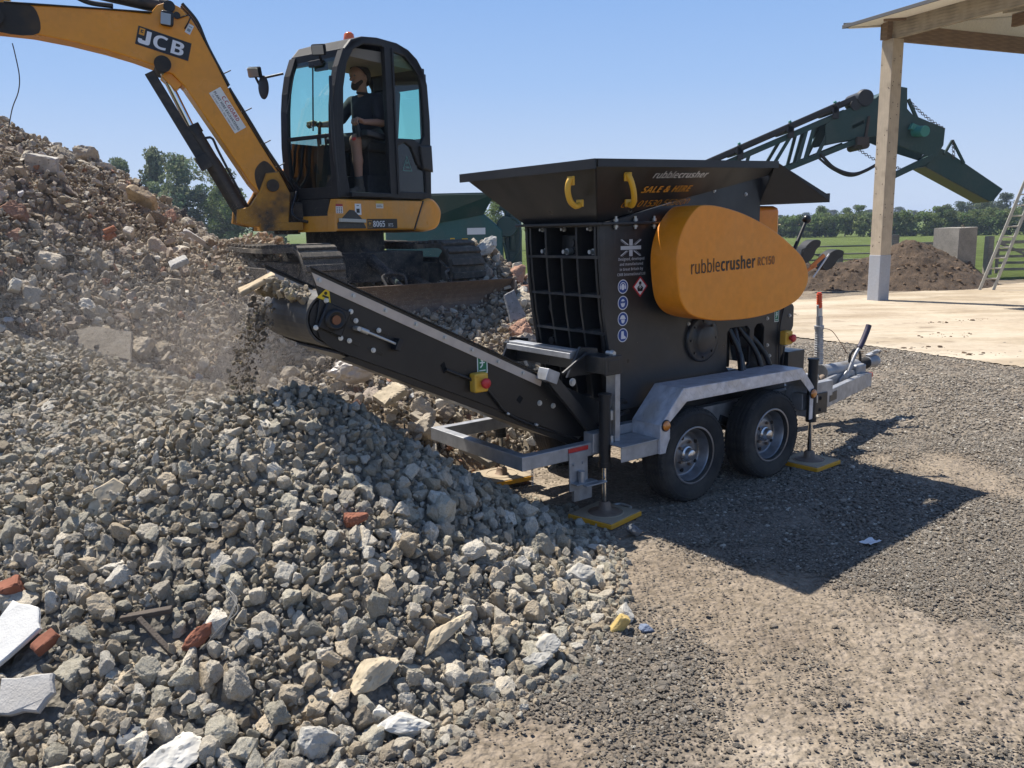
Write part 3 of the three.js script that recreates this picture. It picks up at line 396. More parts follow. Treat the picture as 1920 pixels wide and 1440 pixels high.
// ---------------------------------------------------------------- green screening plant with its raised conveyor
{
  const t = thing('screening_plant', 'dark green screening machine with a lattice conveyor and drop chute rising behind the crusher', 'screening machine', [0, -1.36, -27]); t.scale.setScalar(1.8);
  const zn = 0.27, zf = -0.27, tri = (n, gs, m) => part(n, gs, m, t);
  for (const z of [zn, zf]) { tri('top_chord', bar([0.4, 1.39, z], [5.95, 3.62, z], 0.085, 0.06), M.green); tri('bottom_chord', bar([1.2, 1.28, z], [5.95, 3.06, z], 0.085, 0.06), M.green);
    for (const [x0, x1] of [[2.2, 2.5], [2.9, 3.2], [3.3, 3.6], [4.0, 4.15], [4.45, 4.85], [4.98, 5.12], [5.1, 5.25], [5.3, 5.62]]) { const yt = (x) => 1.39 + (x - 0.4) * 0.4018, yb = (x) => 1.28 + (x - 1.2) * 0.3747; tri('truss_strut', bar([x0, yb(x0), z], [x1, yt(x1), z], 0.055, 0.04), M.green); } }
  tri('conveyor_belt', plate([[0.3, 1.47, zn], [5.95, 3.75, zn], [5.95, 3.75, zf], [0.3, 1.47, zf]], 0.05), M.rubber); for (const z of [zn + 0.06, zf - 0.06]) tri('belt_guard_rail', bar([0.3, 1.5, z], [5.9, 3.78, z], 0.07, 0.03), M.black);
  for (const x of [2.2, 3.05, 3.95, 4.8, 5.55]) { const y = 1.39 + (x - 0.4) * 0.4018; tri('idler', [cyl([x, y + 0.12, zf - 0.08], [x, y + 0.12, zn + 0.08], 0.055), box(0.1, 0.2, 0.04, x + 0.03, y + 0.08, zn + 0.06), ball(x, y + 0.2, zn + 0.08, 0.035)], M.black); tri('grease_cap', ball(x, y + 0.24, zn + 0.08, 0.028), M.greenLight); }
  tri('head_pulley', [cyl([6.07, 3.77, zf], [6.07, 3.77, zn], 0.13, 0.13, 24), cyl([6.07, 3.77, zn], [6.07, 3.77, zn + 0.08], 0.15, 0.13, 24), cyl([5.92, 3.66, zn], [5.92, 3.66, zn + 0.06], 0.09)], M.black);
  const hp = [[5.45, 3.02], [5.42, 3.34], [5.6, 3.5], [5.95, 3.64], [6.2, 3.72], [6.34, 3.84], [6.62, 3.95], [6.78, 3.92], [6.8, 3.58], [6.9, 3.48], [7.47, 3.25], [7.46, 2.97], [7.34, 2.76], [6.9, 2.9], [6.3, 3.14], [5.9, 3.1]], hole = [[5.86, 3.32], [6.08, 3.42], [6.1, 3.36], [5.9, 3.26]];
  for (const z of [zn + 0.02, zf - 0.02]) tri('head_plate', prism(hp, z - 0.012, z + 0.012, 0.004, [hole]), M.green); tri('head_cover', plate([[6.2, 3.73, zn], [6.62, 3.95, zn], [6.62, 3.95, zf], [6.2, 3.73, zf]], 0.02), M.green);
  tri('rib', [box(0.04, 0.5, 0.05, 6.12, 3.22, zn + 0.05, 0, 0, -0.12), box(0.2, 0.14, 0.1, 6.05, 3.06, zn + 0.06), cyl([6.1, 3.0, zf], [6.1, 3.0, zn + 0.1], 0.07)], M.wornDark0 ??= std({ rgb: [0.06, 0.045, 0.035], roughness: 0.8 }));
  tri('drive_motor', [cyl([6.95, 3.2, zn + 0.05], [7.0, 3.18, zn + 0.3], 0.09, 0.09, 16), box(0.24, 0.1, 0.1, 6.95, 3.24, zn + 0.1, 0, 0, -0.4)], M.greenLight);
  for (const z of [zn - 0.02, zf + 0.02]) tri('chute_side', prism([[7.2, 2.62], [7.44, 2.92], [7.54, 2.88], [8.56, 2.22], [8.42, 2.02], [8.34, 2.02]], z - 0.01, z + 0.01, 0.003), M.green); tri('chute_floor', plate([[7.2, 2.62, zn - 0.03], [8.36, 2.01, zn - 0.03], [8.36, 2.01, zf + 0.03], [7.2, 2.62, zf + 0.03]], 0.02), M.chuteDusty ??= std({ rgb: [0.2, 0.18, 0.115], roughness: 0.8 }));
  tri('chute_end', plate([[8.55, 2.22, zn], [8.4, 2.02, zn], [8.4, 2.02, zf], [8.55, 2.22, zf]], 0.015), M.green);
  tri('support_arm', [bar([6.6, 2.46, zn], [7.3, 2.78, zn], 0.1, 0.1), bar([6.82, 3.74, zn], [7.2, 3.0, zn], 0.05, 0.05), bar([7.62, 3.05, zn], [7.5, 2.82, zn], 0.04, 0.04), bar([7.62, 3.05, zn], [7.85, 2.66, zn], 0.04, 0.04)], M.green);
  const chain = (a, b, sag, n) => Array.from({ length: n }, (_, i) => { const k = (i + 0.5) / n, p = vec(a).lerp(vec(b), k); return new THREE.TorusGeometry(0.022, 0.006, 5, 8).rotateX(i % 2 ? 1.57 : 0).translate(p.x, p.y - sag * 4 * k * (1 - k), p.z); });
  tri('chain', chain([6.82, 3.72, zn + 0.02], [7.46, 3.24, zn + 0.02], 0.04, 22), M.wornDark0); tri('chain', chain([7.62, 3.05, zn + 0.02], [7.66, 2.74, zn + 0.02], 0.0, 9), M.wornDark0); tri('chain', chain([5.95, 2.98, zn + 0.02], [6.75, 2.6, zn + 0.02], 0.06, 26), M.wornDark0);
  tri('hose', [tube([[5.35, 2.86, zn + 0.06], [5.6, 2.62, zn + 0.08], [5.95, 2.52, zn + 0.08], [6.3, 2.66, zn + 0.08], [6.55, 2.85, zn + 0.06]], 0.028, 30, 8), tube([[5.3, 2.84, zn], [5.62, 2.6, zn], [5.98, 2.5, zn], [6.5, 2.76, zn]], 0.02, 30, 8)], M.black);
  // body of the machine behind the excavator
  const bd = 1.6; tri('hopper_wall', [plate([[-1.75, 1.72, bd + 0.4], [-0.38, 1.95, bd + 0.4], [-0.2, 2.24, bd + 0.7], [-1.2, 2.24, bd + 0.7]], 0.03), plate([[-1.2, 2.24, bd + 0.7], [-0.2, 2.24, bd + 0.7], [-0.2, 2.2, bd - 1.4], [-1.2, 2.2, bd - 1.4]], 0.03)], M.green);
  tri('body_panel', prism([[-1.9, 0.5], [-0.1, 0.5], [-0.1, 1.7], [-0.42, 1.98], [-1.9, 1.74]], bd - 1.5, bd + 0.38, 0.02), M.greenBody ??= std({ map: grimeMap([0.012, 0.085, 0.08], [0.06, 0.08, 0.065], 0.35, 421), roughness: 0.55 }));
  tri('end_frame', [span(-0.06, 0.2, 0.6, 2.1, bd - 1.2, bd + 0.2, 0.02), cyl([0.05, 1.4, bd + 0.2], [0.05, 1.95, bd + 0.25], 0.05), cyl([-0.02, 1.75, bd + 0.2], [-0.02, 1.75, bd + 0.34], 0.17, 0.15, 20), tube([[-0.05, 1.9, bd + 0.3], [0.16, 1.8, bd + 0.36], [0.16, 1.4, bd + 0.36], [0.0, 1.2, bd + 0.3], [-0.08, 1.5, bd + 0.3]], 0.02, 30, 6), bar([0.05, 0.5, bd + 0.24], [0.05, 1.35, bd + 0.24], 0.08, 0.08)], M.green);
  tri('wing_post', [bar([-0.1, 2.0, bd + 0.2], [0.02, 2.38, bd + 0.2], 0.1, 0.1), box(0.35, 0.12, 0.4, -0.1, 2.28, bd - 0.3)], M.green); tri('base_frame', span(-2.2, 3.5, 0.1, 0.5, bd - 1.3, bd + 0.1, 0.02), M.green);
  decal('white_plate', 0.28, 0.1, decalMat(28, 10, (k) => { k.fillStyle = '#cfd4d4'; k.fillRect(0, 0, 28, 10); }), t, [-0.5, 1.69, bd + 0.385]); decal('yellow_sticker', 0.09, 0.07, decalMat(20, 16, (k) => { k.fillStyle = '#c3a018'; k.fillRect(0, 0, 20, 16); k.fillStyle = '#333'; k.fillRect(4, 4, 12, 3); }), t, [-0.68, 1.55, bd + 0.385]); decal('yellow_sticker', 0.07, 0.13, decalMat(16, 28, (k) => { k.fillStyle = '#c3a018'; k.fillRect(0, 0, 16, 28); k.fillStyle = '#333'; k.fillRect(4, 4, 8, 6); k.fillRect(3, 15, 10, 8); }), t, [-0.87, 1.53, bd + 0.385]);
}

// ---------------------------------------------------------------- the mobile crusher on its twin-axle trailer (x forward, z towards the camera side)
const CRUSHER = thing('mobile_crusher', 'black and orange mobile rubble crusher on a twin axle trailer with raised conveyor', 'crusher', [1.40, 0, -5.175], degToRad(36.6));
{
  const C = CRUSHER, ZC = -0.64, both = (f) => [f(-0.3, 1), f(-0.98, -1)];
  // chassis: side rails, cross bars, tail frame, drawbar
  for (const z of [-0.27, -1.01]) part('chassis_rail', span(-0.95, 1.5, 0.40, 0.52, z - 0.03, z + 0.03), M.galv, C);
  for (const z of [-0.235, -1.135]) part('tail_rail', span(-1.5, -0.9, 0.385, 0.465, z - 0.03, z + 0.03), M.galv, C);
  part('tail_bar', span(-1.535, -1.475, 0.385, 0.467, -1.167, -0.203), M.galv, C);
  part('reflector', span(-1.2, -1.05, 0.43, 0.455, -0.206, -0.200, 0.001), M.red, C);
  part('tail_bracket', [span(-1.2, -1.06, 0.2, 0.43, -0.203, -0.193), span(-1.19, -1.03, 0.245, 0.253, -0.2, -0.14), span(-1.15, -0.99, 0.24, 0.25, -0.14, -0.1), cyl([-1.13, 0.25, -0.17], [-1.13, 0.32, -0.17], 0.02), bolt(-1.17, 0.36, -0.19), bolt(-1.1, 0.36, -0.19), span(-1.16, -1.02, 0.13, 0.22, -0.225, -0.2)], M.galv, C);
  part('chain', Array.from({ length: 7 }, (_, i) => new THREE.TorusGeometry(0.009, 0.0025, 5, 8).scale(0.7, 1, 1).rotateY(i % 2 ? 1.57 : 0).translate(-1.42, 0.37 - i * 0.015, -0.26)), M.zinc, C);
  for (const x of [-0.7, -0.1, 0.5, 1.1]) part('cross_member', span(x - 0.03, x + 0.03, 0.41, 0.51, -0.98, -0.3), M.galv, C);
  part('belly_plate', span(-0.75, 1.0, 0.5, 0.6, -0.96, -0.32), M.black, C);
  // wheels
  const tyreProf = [[0.17, -0.075], [0.2, -0.09], [0.24, -0.097], [0.272, -0.093], [0.29, -0.08], [0.297, -0.066]];
  const tread = []; for (const [a, b] of [[-0.066, -0.048], [-0.04, -0.016], [-0.007, 0.007], [0.016, 0.04], [0.048, 0.066]]) tread.push([0.290, a - 0.003], [0.3, a], [0.3, b], [0.290, b + 0.003]);
  const prof = [...tyreProf, ...tread, ...tyreProf.slice().reverse().map(([r, z]) => [r, -z]), [0.165, 0.06], [0.165, -0.06], [0.17, -0.075]];
  const wheel = (x, z, s) => { // s = 1: outer face towards +z
    const w = new THREE.Group(); w.name = 'wheel'; w.position.set(x, 0.3, z); if (s < 0) w.rotation.y = Math.PI; C.add(w);
    const lugs = []; for (let i = 0; i < 56; i++) { const a = (i / 56) * 2 * Math.PI; for (const q of [-1, 1]) lugs.push(box(0.008, 0.012, 0.03, 0, 0.289, q * 0.074, q * 0.5, 0, 0).rotateZ(a)); }
    part('tyre', [turned(prof, 0, 0, 0, 64), turned([[0.262, 0.0955], [0.266, 0.0985], [0.27, 0.0955]], 0, 0, 0, 48), ...lugs], M.rubber, w);
    part('rim', [turned([[0.172, 0.085], [0.182, 0.088], [0.186, 0.08], [0.178, 0.07], [0.168, 0.064], [0.160, 0.05], [0.157, 0.03], [0.15, 0.02], [0.146, 0.0], [0.138, -0.008], [0.125, -0.004], [0.105, 0.012], [0.08, 0.018], [0.06, 0.012], [0.03, 0.012]], 0, 0, 0, 48)], M.rimSteel, w);
    part('hub', [turned([[0.052, 0.01], [0.052, 0.03], [0.046, 0.034], [0.034, 0.036], [0.034, 0.062], [0.028, 0.07], [0.0, 0.072]], 0, 0, 0, 28)], M.chromeDull, w);
    for (let i = 0; i < 5; i++) part('wheel_nut', (cyl([0.075 * Math.cos(i * 1.2566), 0.075 * Math.sin(i * 1.2566), 0.012], [0.075 * Math.cos(i * 1.2566), 0.075 * Math.sin(i * 1.2566), 0.036], 0.011, 0.009, 6)), M.wornSteel, w);
    for (let i = 0; i < 5; i++) part('rim_slot', (cyl([0.108 * Math.cos(i * 1.2566 + 0.63), 0.108 * Math.sin(i * 1.2566 + 0.63), 0.009], [0.108 * Math.cos(i * 1.2566 + 0.63), 0.108 * Math.sin(i * 1.2566 + 0.63), 0.0175], 0.013, 0.013, 12)), M.blackGloss, w);
  };
  M.rimSteel = std({ map: M.galv.map, rgb: [0.72, 0.72, 0.74], metalness: 0.75, roughness: 0.38 }); M.chromeDull = std({ rgb: [0.6, 0.6, 0.6], metalness: 0.9, roughness: 0.25 });
  for (const x of [-0.335, 0.445]) { wheel(x, -0.1, 1); wheel(x, -1.18, -1); part('axle', cyl([x, 0.3, -1.1], [x, 0.3, -0.18], 0.035), M.black, C); part('suspension_arm', bar([x - 0.28, 0.42, -0.24], [x, 0.3, -0.24], 0.06, 0.03), M.black, C); }
  // mudguards in bent tread plate
  const mud = (z0, z1, outer) => {
    const o = [[-0.645, 0.365], [-0.645, 0.54], [-0.452, 0.737], [0.752, 0.722], [0.912, 0.56], [0.912, 0.345]], t = 0.005, gs = [];
    for (let i = 0; i < o.length - 1; i++) { const [a, b] = [o[i], o[i + 1]]; gs.push(plate([[a[0], a[1], z0], [b[0], b[1], z0], [b[0], b[1], z1], [a[0], a[1], z1]], t)); }
    const inn = [[-0.565, 0.365], [-0.565, 0.55], [-0.42, 0.655], [0.735, 0.648], [0.855, 0.54], [0.855, 0.345]], skirt = [...o, ...inn.slice().reverse()], zs = outer > 0 ? z1 : z0;
    part('mudguard', [...gs, prism(skirt, zs - 0.003, zs + 0.003, 0.001)], M.checker, C);
  };
  mud(-0.245, -0.012, 1); mud(-1.268, -1.035, -1);
  part('mudguard_bracket', [span(-0.95, -0.65, 0.452, 0.46, -0.24, -0.02), span(-0.95, -0.65, 0.365, 0.455, -0.035, -0.028), span(-0.98, -0.65, 0.4, 0.47, -0.25, -0.24)], M.galv, C);
  for (const [x, y] of [[-0.605, 0.535], [0.884, 0.53]]) { part('side_marker', [turned([[0.03, 0], [0.03, 0.012], [0.02, 0.02], [0, 0.022]], x, y, -0.008, 20)], M.amber, C); part('marker_base', [turned([[0.036, 0], [0.036, 0.007], [0.03, 0.007]], x, y, -0.0085, 20)], M.black, C); }
  // crusher box: side plates with openings, toothed back grid, front
  const rearEdge = [[-0.88, 1.72], [-0.875, 1.55], [-0.86, 1.36], [-0.835, 1.16], [-0.8, 0.97], [-0.765, 0.8], [-0.74, 0.6]], edgeX = (y) => { for (let i = 0; i < 6; i++) { const [a, b] = [rearEdge[i], rearEdge[i + 1]]; if (y <= a[1] && y >= b[1]) return lerp(a[0], b[0], (a[1] - y) / (a[1] - b[1])); } return y > 1.7 ? -0.88 : -0.74; };
  const outline = [...rearEdge, [0.86, 0.6], [0.88, 0.74], [0.93, 0.8], [1.03, 0.97], [1.03, 1.11], [1.015, 1.13], [0.88, 1.15], [0.6, 1.2], [0.6, 2.03], [0.2, 1.98], [-0.3, 1.84]];
  const slot = (x0, x1, y0, y1, r = 0.03) => [[x0 + r, y0], [x1 - r, y0], [x1, y0 + r], [x1, y1 - r], [x1 - r, y1], [x0 + r, y1], [x0, y1 - r], [x0, y0 + r]];
  for (const z of [-0.3, -0.98]) part('side_plate', prism(outline, z - 0.012, z + 0.012, 0.003, [slot(0.29, 0.53, 0.72, 1.015), slot(0.58, 0.69, 0.8, 1.02)]), M.dark, C);
  part('back_wall', plate([[-0.7, 1.72, -0.968], [-0.7, 1.72, -0.312], [-0.6, 0.62, -0.312], [-0.6, 0.62, -0.968]], 0.02), M.black, C);
  part('front_wall', [plate([[0.58, 1.98, -0.968], [0.58, 1.98, -0.312], [0.58, 1.15, -0.312], [0.58, 1.15, -0.968]], 0.02), plate([[0.98, 1.12, -0.968], [0.98, 1.12, -0.312], [0.82, 0.7, -0.312], [0.82, 0.7, -0.968]], 0.02)], M.black, C);
  const shelfY = [1.715, 1.53, 1.3, 1.075, 0.86, 0.64];
  for (const y of shelfY) part('grid_shelf', plate([[edgeX(y) + 0.004, y, -0.966], [edgeX(y) + 0.004, y, -0.314], [-0.68, y, -0.314], [-0.68, y, -0.966]], 0.016), M.darkDusty, C);
  for (const [z, from] of [[-0.945, 0], [-0.79, 0], [-0.645, 1], [-0.5, 0], [-0.335, 0]]) for (let i = from; i < 5; i++) {
    const y1 = shelfY[i] - 0.009, y0 = shelfY[i + 1] + 0.009, ym = (y0 + y1) / 2; part('grid_rib', prism([[edgeX(y1) + 0.006, y1], [edgeX(ym) + 0.004, ym], [edgeX(y0) + 0.006, y0], [-0.66, y0], [-0.69, y1]], z - 0.009, z + 0.009, 0.002), M.dark, C);
  }
  for (const [y, zs] of [[1.61, [-0.87, -0.66, -0.42]], [1.42, [-0.87, -0.36]], [1.2, [-0.87, -0.36]], [0.98, [-0.87]]]) for (const z of zs) part('grid_bolt', [cyl([-0.73, y, z], [-0.77, y, z], 0.028, 0.028, 6), cyl([-0.7, y, z], [-0.735, y, z], 0.045, 0.045, 16)], M.dark, C);
  for (const z of [-0.87, -0.66, -0.42]) { part('grid_bolt', [cyl([-0.8, 1.56, z], [-0.84, 1.56, z], 0.014, 0.014, 6), cyl([-0.77, 1.56, z], [-0.81, 1.56, z], 0.02, 0.02, 10)], M.zinc, C); part('grid_bolt', [bolt(-0.84, 1.695, z, 0.009, '-x', 0.03)], M.zinc, C); }
  part('jaw_block', [span(-0.76, -0.69, 1.57, 1.66, -0.76, -0.56), span(-0.76, -0.69, 1.57, 1.66, -0.47, -0.37)], M.dark, C);
  part('joint_flange', [span(-0.89, -0.22, 1.716, 1.732, -0.312, -0.245), span(-0.89, 0.6, 1.716, 1.732, -1.035, -0.968), span(-0.93, -0.875, 1.716, 1.732, -1.03, -0.25)], M.dark, C);
  for (const x of [-0.76, -0.6, -0.44, -0.28]) part('flange_bolt', [cyl([x, 1.69, -0.275], [x, 1.765, -0.275], 0.008, 0.008, 8), cyl([x, 1.735, -0.275], [x, 1.75, -0.275], 0.015, 0.015, 6), cyl([x, 1.7, -0.275], [x, 1.713, -0.275], 0.015, 0.015, 6)], M.zinc, C);
  for (const [x, y] of [[0.42, 1.08], [0.98, 1.05], [0.72, 1.05], [0.73, 0.86], [0.76, 0.78], [-0.1, 1.08], [0.12, 1.92], [0.44, 1.9]]) part('plate_bolt', bolt(x, y, -0.284, 0.009), M.zinc, C);
  part('bearing_housing', [turned([[0.15, 0], [0.15, 0.02], [0.135, 0.024], [0.09, 0.024], [0.085, 0.05], [0, 0.05]], 0.02, 0.97, -0.288, 32), ...Array.from({ length: 8 }, (_, i) => bolt(0.02 + 0.12 * Math.cos(i * 0.785), 0.97 + 0.12 * Math.sin(i * 0.785), -0.262, 0.009))], M.dark, C);
  // hopper, flared out of the box; the front is lower
  const hz = (z, s) => (s > 0 ? z : 2 * ZC - z);
  for (const s of [1, -1]) {
    const A = [-0.885, 1.735, hz(-0.3, s)], B = [-1.16, 2.045, hz(-0.01, s)], D = [0.6, 2.105, hz(-0.17, s)], E = [0.66, 2.037, hz(-0.234, s)], L = [1.0, 1.885, hz(-0.03, s)], L0 = [1.0, 1.85, hz(-0.03, s)], F = [0.6, 1.84, hz(-0.296, s)];
    part('hopper_side', [plate([A, B, D], 0.01), plate([A, D, E], 0.01)], M.dark, C);
    part('hopper_gusset', [plate([D, L, L0], 0.008), plate([D, L0, F], 0.008), plate([D, F, E], 0.008), plate([D, [0.6, 2.03, hz(-0.3, s)], F], 0.008)], M.dark, C);
    const o = s > 0 ? 0.012 : -0.012; part('hopper_rim', [plate([[B[0], B[1] - 0.03, B[2] + o], [D[0], D[1] - 0.04, D[2] + o], [D[0], D[1] + 0.004, D[2] + o], [B[0], B[1] + 0.012, B[2] + o]], 0.012)], M.black, C);
  }
  part('hopper_back', plate([[-0.885, 1.735, -0.98], [-0.885, 1.735, -0.3], [-1.16, 2.045, -0.01], [-1.16, 2.045, -1.27]], 0.01), M.dark, C);
  part('hopper_rim', plate([[-1.172, 2.005, 0.002], [-1.172, 2.057, 0.002], [-1.172, 2.057, -1.282], [-1.172, 2.005, -1.282]], 0.012), M.black, C);
  part('hopper_front', [plate([[0.6, 1.84, -0.984], [0.6, 1.84, -0.296], [1.0, 1.85, -0.03], [1.0, 1.85, -1.25]], 0.01), plate([[1.004, 1.84, -0.028], [1.004, 1.9, -0.028], [1.004, 1.9, -1.252], [1.004, 1.84, -1.252]], 0.01)], M.dark, C);
  part('hopper_load', [plate([[-0.8, 1.85, -0.94], [-0.8, 1.85, -0.34], [0.57, 1.85, -0.34], [0.57, 1.85, -0.94]], 0.02)], M.concrete, C);
  // grab handles on the hopper
  const handle = (p, q, out) => { const a = vec(p), b = vec(q), o = vec(out), k = (t, d) => a.clone().lerp(b, t).addScaledVector(o, d); part('grab_handle', [tube([k(-0.06, 0.004), k(0.02, 0.035), k(0.25, 0.06), k(0.6, 0.068), k(0.9, 0.05), k(1.0, 0.03), k(1.06, 0.004)], 0.017, 28, 10), box(0.055, 0.05, 0.012, ...k(0.02, 0.01).toArray(), 0, s0, 0), box(0.055, 0.04, 0.012, ...k(1.0, 0.01).toArray(), 0, s0, 0)], M.safetyYellow, C); };
  let s0 = 1.57; handle([-1.145, 1.965, -0.22], [-1.035, 1.845, -0.27], [-0.75, -0.66, 0]);
  s0 = 0; handle([-0.86, 1.985, -0.085], [-0.74, 1.845, -0.2], [0.05, -0.66, 0.75]);
  // orange belt guard
  const egg = spline([[-0.34, 1.81], [-0.46, 1.7], [-0.515, 1.56], [-0.51, 1.4], [-0.475, 1.26], [-0.4, 1.185], [-0.23, 1.135], [0.0, 1.115], [0.28, 1.118], [0.54, 1.155], [0.71, 1.22], [0.785, 1.33], [0.74, 1.45], [0.55, 1.58], [0.33, 1.685], [0.09, 1.765], [-0.1, 1.805], [-0.24, 1.82]], 90);
  part('belt_guard', prism(egg, -0.232, -0.016, 0.009, [], 3), M.orange, C);
  part('guard_mount', prism(egg.map(([x, y]) => [0.1 + (x - 0.1) * 0.9, 1.45 + (y - 1.45) * 0.9]), -0.289, -0.23, 0.002), M.dark, C);
  part('engine_cover', box(0.38, 0.38, 0.5, 0.81, 1.64, -0.66, 0, 0, 0, 0.04), M.orange, C);
  part('engine_block', [span(0.62, 0.96, 1.2, 1.46, -0.95, -0.34), cyl([0.7, 1.46, -0.5], [0.7, 1.5, -0.5], 0.05)], M.black, C);
  part('control_lever', cyl([1.0, 1.49, -0.3], [1.15, 1.72, -0.3], 0.014, 0.012), M.black, C); part('lever_knob', ball(1.155, 1.73, -0.3, 0.032), M.blackGloss, C);
  for (const [p, q] of [[[0.36, 1.0, -0.33], [0.38, 0.6, -0.2]], [[0.42, 1.02, -0.34], [0.3, 0.62, -0.16]], [[0.47, 1.02, -0.35], [0.62, 0.6, -0.22]], [[0.5, 1.03, -0.36], [0.75, 0.62, -0.24]]]) part('hydraulic_hose', tube([p, [(p[0] + q[0]) / 2 + 0.03, 0.82, -0.26], q], 0.02, 20, 8), M.blackGloss, C);
  part('oil_filter', [cyl([0.34, 0.76, -0.42], [0.34, 0.93, -0.42], 0.045), cyl([0.34, 0.93, -0.42], [0.34, 0.95, -0.42], 0.03)], M.red, C);
  part('pump_housing', [span(0.33, 0.56, 0.7, 0.95, -0.62, -0.48), cyl([0.63, 0.9, -0.5], [0.63, 0.9, -0.4], 0.06)], M.black, C);
  part('control_cable', [tube([[0.9, 1.12, -0.28], [0.86, 1.0, -0.278], [0.85, 0.86, -0.276], [0.855, 0.74, -0.276], [0.85, 0.62, -0.28]], 0.006, 20, 6), tube([[0.91, 0.87, -0.27], [0.905, 0.8, -0.272], [0.9, 0.66, -0.28]], 0.006, 12, 6)], M.black, C);
  const stop = (x, y, z, s = 1) => { part('emergency_stop_box', [box(0.085 * s, 0.1 * s, 0.06, x, y, z + 0.03, 0, 0, 0, 0.012), bolt(x - 0.03, y + 0.035, z + 0.062, 0.004), bolt(x + 0.03, y - 0.035, z + 0.062, 0.004)], M.safetyYellow, C); part('emergency_stop_button', [turned([[0.016, 0.055], [0.016, 0.075], [0.028, 0.08], [0.028, 0.092], [0.018, 0.098], [0, 0.1]], x + 0.008, y, z, 20)], M.redButton, C); };
  M.redButton = std({ rgb: [0.55, 0.03, 0.03], roughness: 0.35 });
  stop(0.9, 0.9, -0.285); part('cable_gland', cyl([0.9, 0.84, -0.26], [0.9, 0.86, -0.26], 0.012), M.zinc, C);
  part('toolbox', span(1.0, 1.2, 0.6, 0.78, -0.5, -0.3), M.dark, C);
  // screw legs
  const jack = (x, z, top, s = 1) => {
    const j = part('jack_leg', [cyl([x, 0.33, z], [x, top, z], 0.034), cyl([x, top, z], [x, top + 0.012, z], 0.04), cyl([x, 0.32, z], [x, 0.35, z], 0.038)], M.black, C);
    part('jack_rod', cyl([x, 0.08, z], [x, 0.34, z], 0.0155), M.chrome, j); part('jack_foot', [turned([[0.02, 0.11], [0.035, 0.1], [0.04, 0.062], [0.085, 0.052], [0.1, 0.044], [0.1, 0.036], [0, 0.036]], 0, 0, 0, 28).rotateX(-Math.PI / 2).translate(x, 0, z)], M.wornSteel, j);
    part('jack_valve', [cyl([x + 0.05, 0.42, z - 0.01], [x + 0.05, top - 0.03, z - 0.01], 0.007), box(0.03, 0.06, 0.03, x + 0.05, 0.62, z - 0.01), cyl([x + 0.05, 0.45, z], [x + 0.05, 0.5, z], 0.014)], M.zinc, j);
    part('jack_mount', span(x - 0.06, x + 0.02, 0.4, 0.52, z - 0.12, z - 0.034), M.galv, j);
  };
  jack(-0.965, -0.15, 0.745); jack(-1.0, -1.14, 0.745); jack(0.915, -0.035, 0.76); jack(0.9, -1.25, 0.76);
  part('hydraulic_hose', [tube([[-0.93, 0.66, -0.16], [-0.84, 0.67, -0.2], [-0.72, 0.66, -0.26], [-0.6, 0.62, -0.33]], 0.014, 18, 8)], M.blackGloss, C); part('hydraulic_hose', [tube([[-0.93, 0.6, -0.16], [-0.84, 0.6, -0.19], [-0.72, 0.59, -0.25], [-0.6, 0.57, -0.33]], 0.014, 18, 8)], M.blackGloss, C);
  // conveyor mounting frame behind the box
  part('mast_post', [span(-0.9, -0.86, 0.46, 0.9, -0.2, -0.13), span(-0.9, -0.8, 0.46, 0.9, -0.21, -0.2)], M.galv, C);
  part('mount_beam', [span(-0.98, -0.86, 0.87, 0.97, -1.12, -0.14), span(-0.985, -0.855, 0.865, 0.975, -0.141, -0.12), span(-0.965, -0.875, 0.885, 0.955, -0.135, -0.117)], M.dark, C);
  part('mount_pin', [cyl([-0.9, 0.985, -0.2], [-0.9, 0.985, -0.14], 0.014), ball(-0.9, 0.985, -0.16, 0.02)], M.zinc, C);
  part('top_bar', [span(-1.06, -0.99, 0.985, 1.0, -0.95, -0.33), span(-1.075, -0.985, 0.95, 0.985, -0.95, -0.33)], M.galv, C);
  part('mount_lug', [prism([[-1.12, 0.85], [-0.88, 0.85], [-0.88, 1.0], [-1.02, 1.02]], -0.32, -0.3), prism([[-1.12, 0.85], [-0.88, 0.85], [-0.88, 1.0], [-1.02, 1.02]], -0.99, -0.97)], M.dark, C);

  // ---- the discharge conveyor
  const upX = Math.cos(degToRad(153.8)), upY = Math.sin(degToRad(153.8)), topE = (t) => [-1.25 + t * upX, 0.865 + t * upY];  // along the top edge, t metres up from the post
  const cp = [[-2.635, 1.545], [-1.24, 0.86], [-0.72, 0.6], [-0.72, 0.42], [-1.08, 0.487], [-2.12, 0.965], [-2.47, 1.12], [-2.56, 1.165], [-2.61, 1.215], [-2.625, 1.29], [-2.6, 1.4]];
  for (const z of [-0.345, -0.925]) part('conveyor_side', prism(cp, z - 0.006, z + 0.006, 0.002), M.conveyor ??= std({ map: M.black.map, roughness: 0.38, bumpMap: dentBump, bumpScale: 0.003 }), C);
  for (const z of [-0.336, -0.915]) {
    part('skirt_strip', plate([[-2.632, 1.525, z], [-1.28, 0.862, z], [-1.294, 0.818, z], [-2.612, 1.465, z]], 0.007), M.skirt, C);
    for (let i = 0; i < 8; i++) { const t = i / 7, x = lerp(-2.6, -1.42, t), y = lerp(1.488, 0.909, t); part('strip_bolt', z > -0.6 ? bolt(x, y, z + 0.008, 0.0085) : bolt(x, y, z + 0.008, 0.0085), M.zinc, C); }
    part('edge_lip', plate([[-2.645, 1.553, z - 0.02], [-1.24, 0.866, z - 0.02], [-1.24, 0.866, z + 0.012], [-2.645, 1.553, z + 0.012]], 0.005), M.black, C);
  }
  const rx = -2.54, ry = 1.3, rr = 0.128, bx = -0.75, by = 0.5, belt = [];
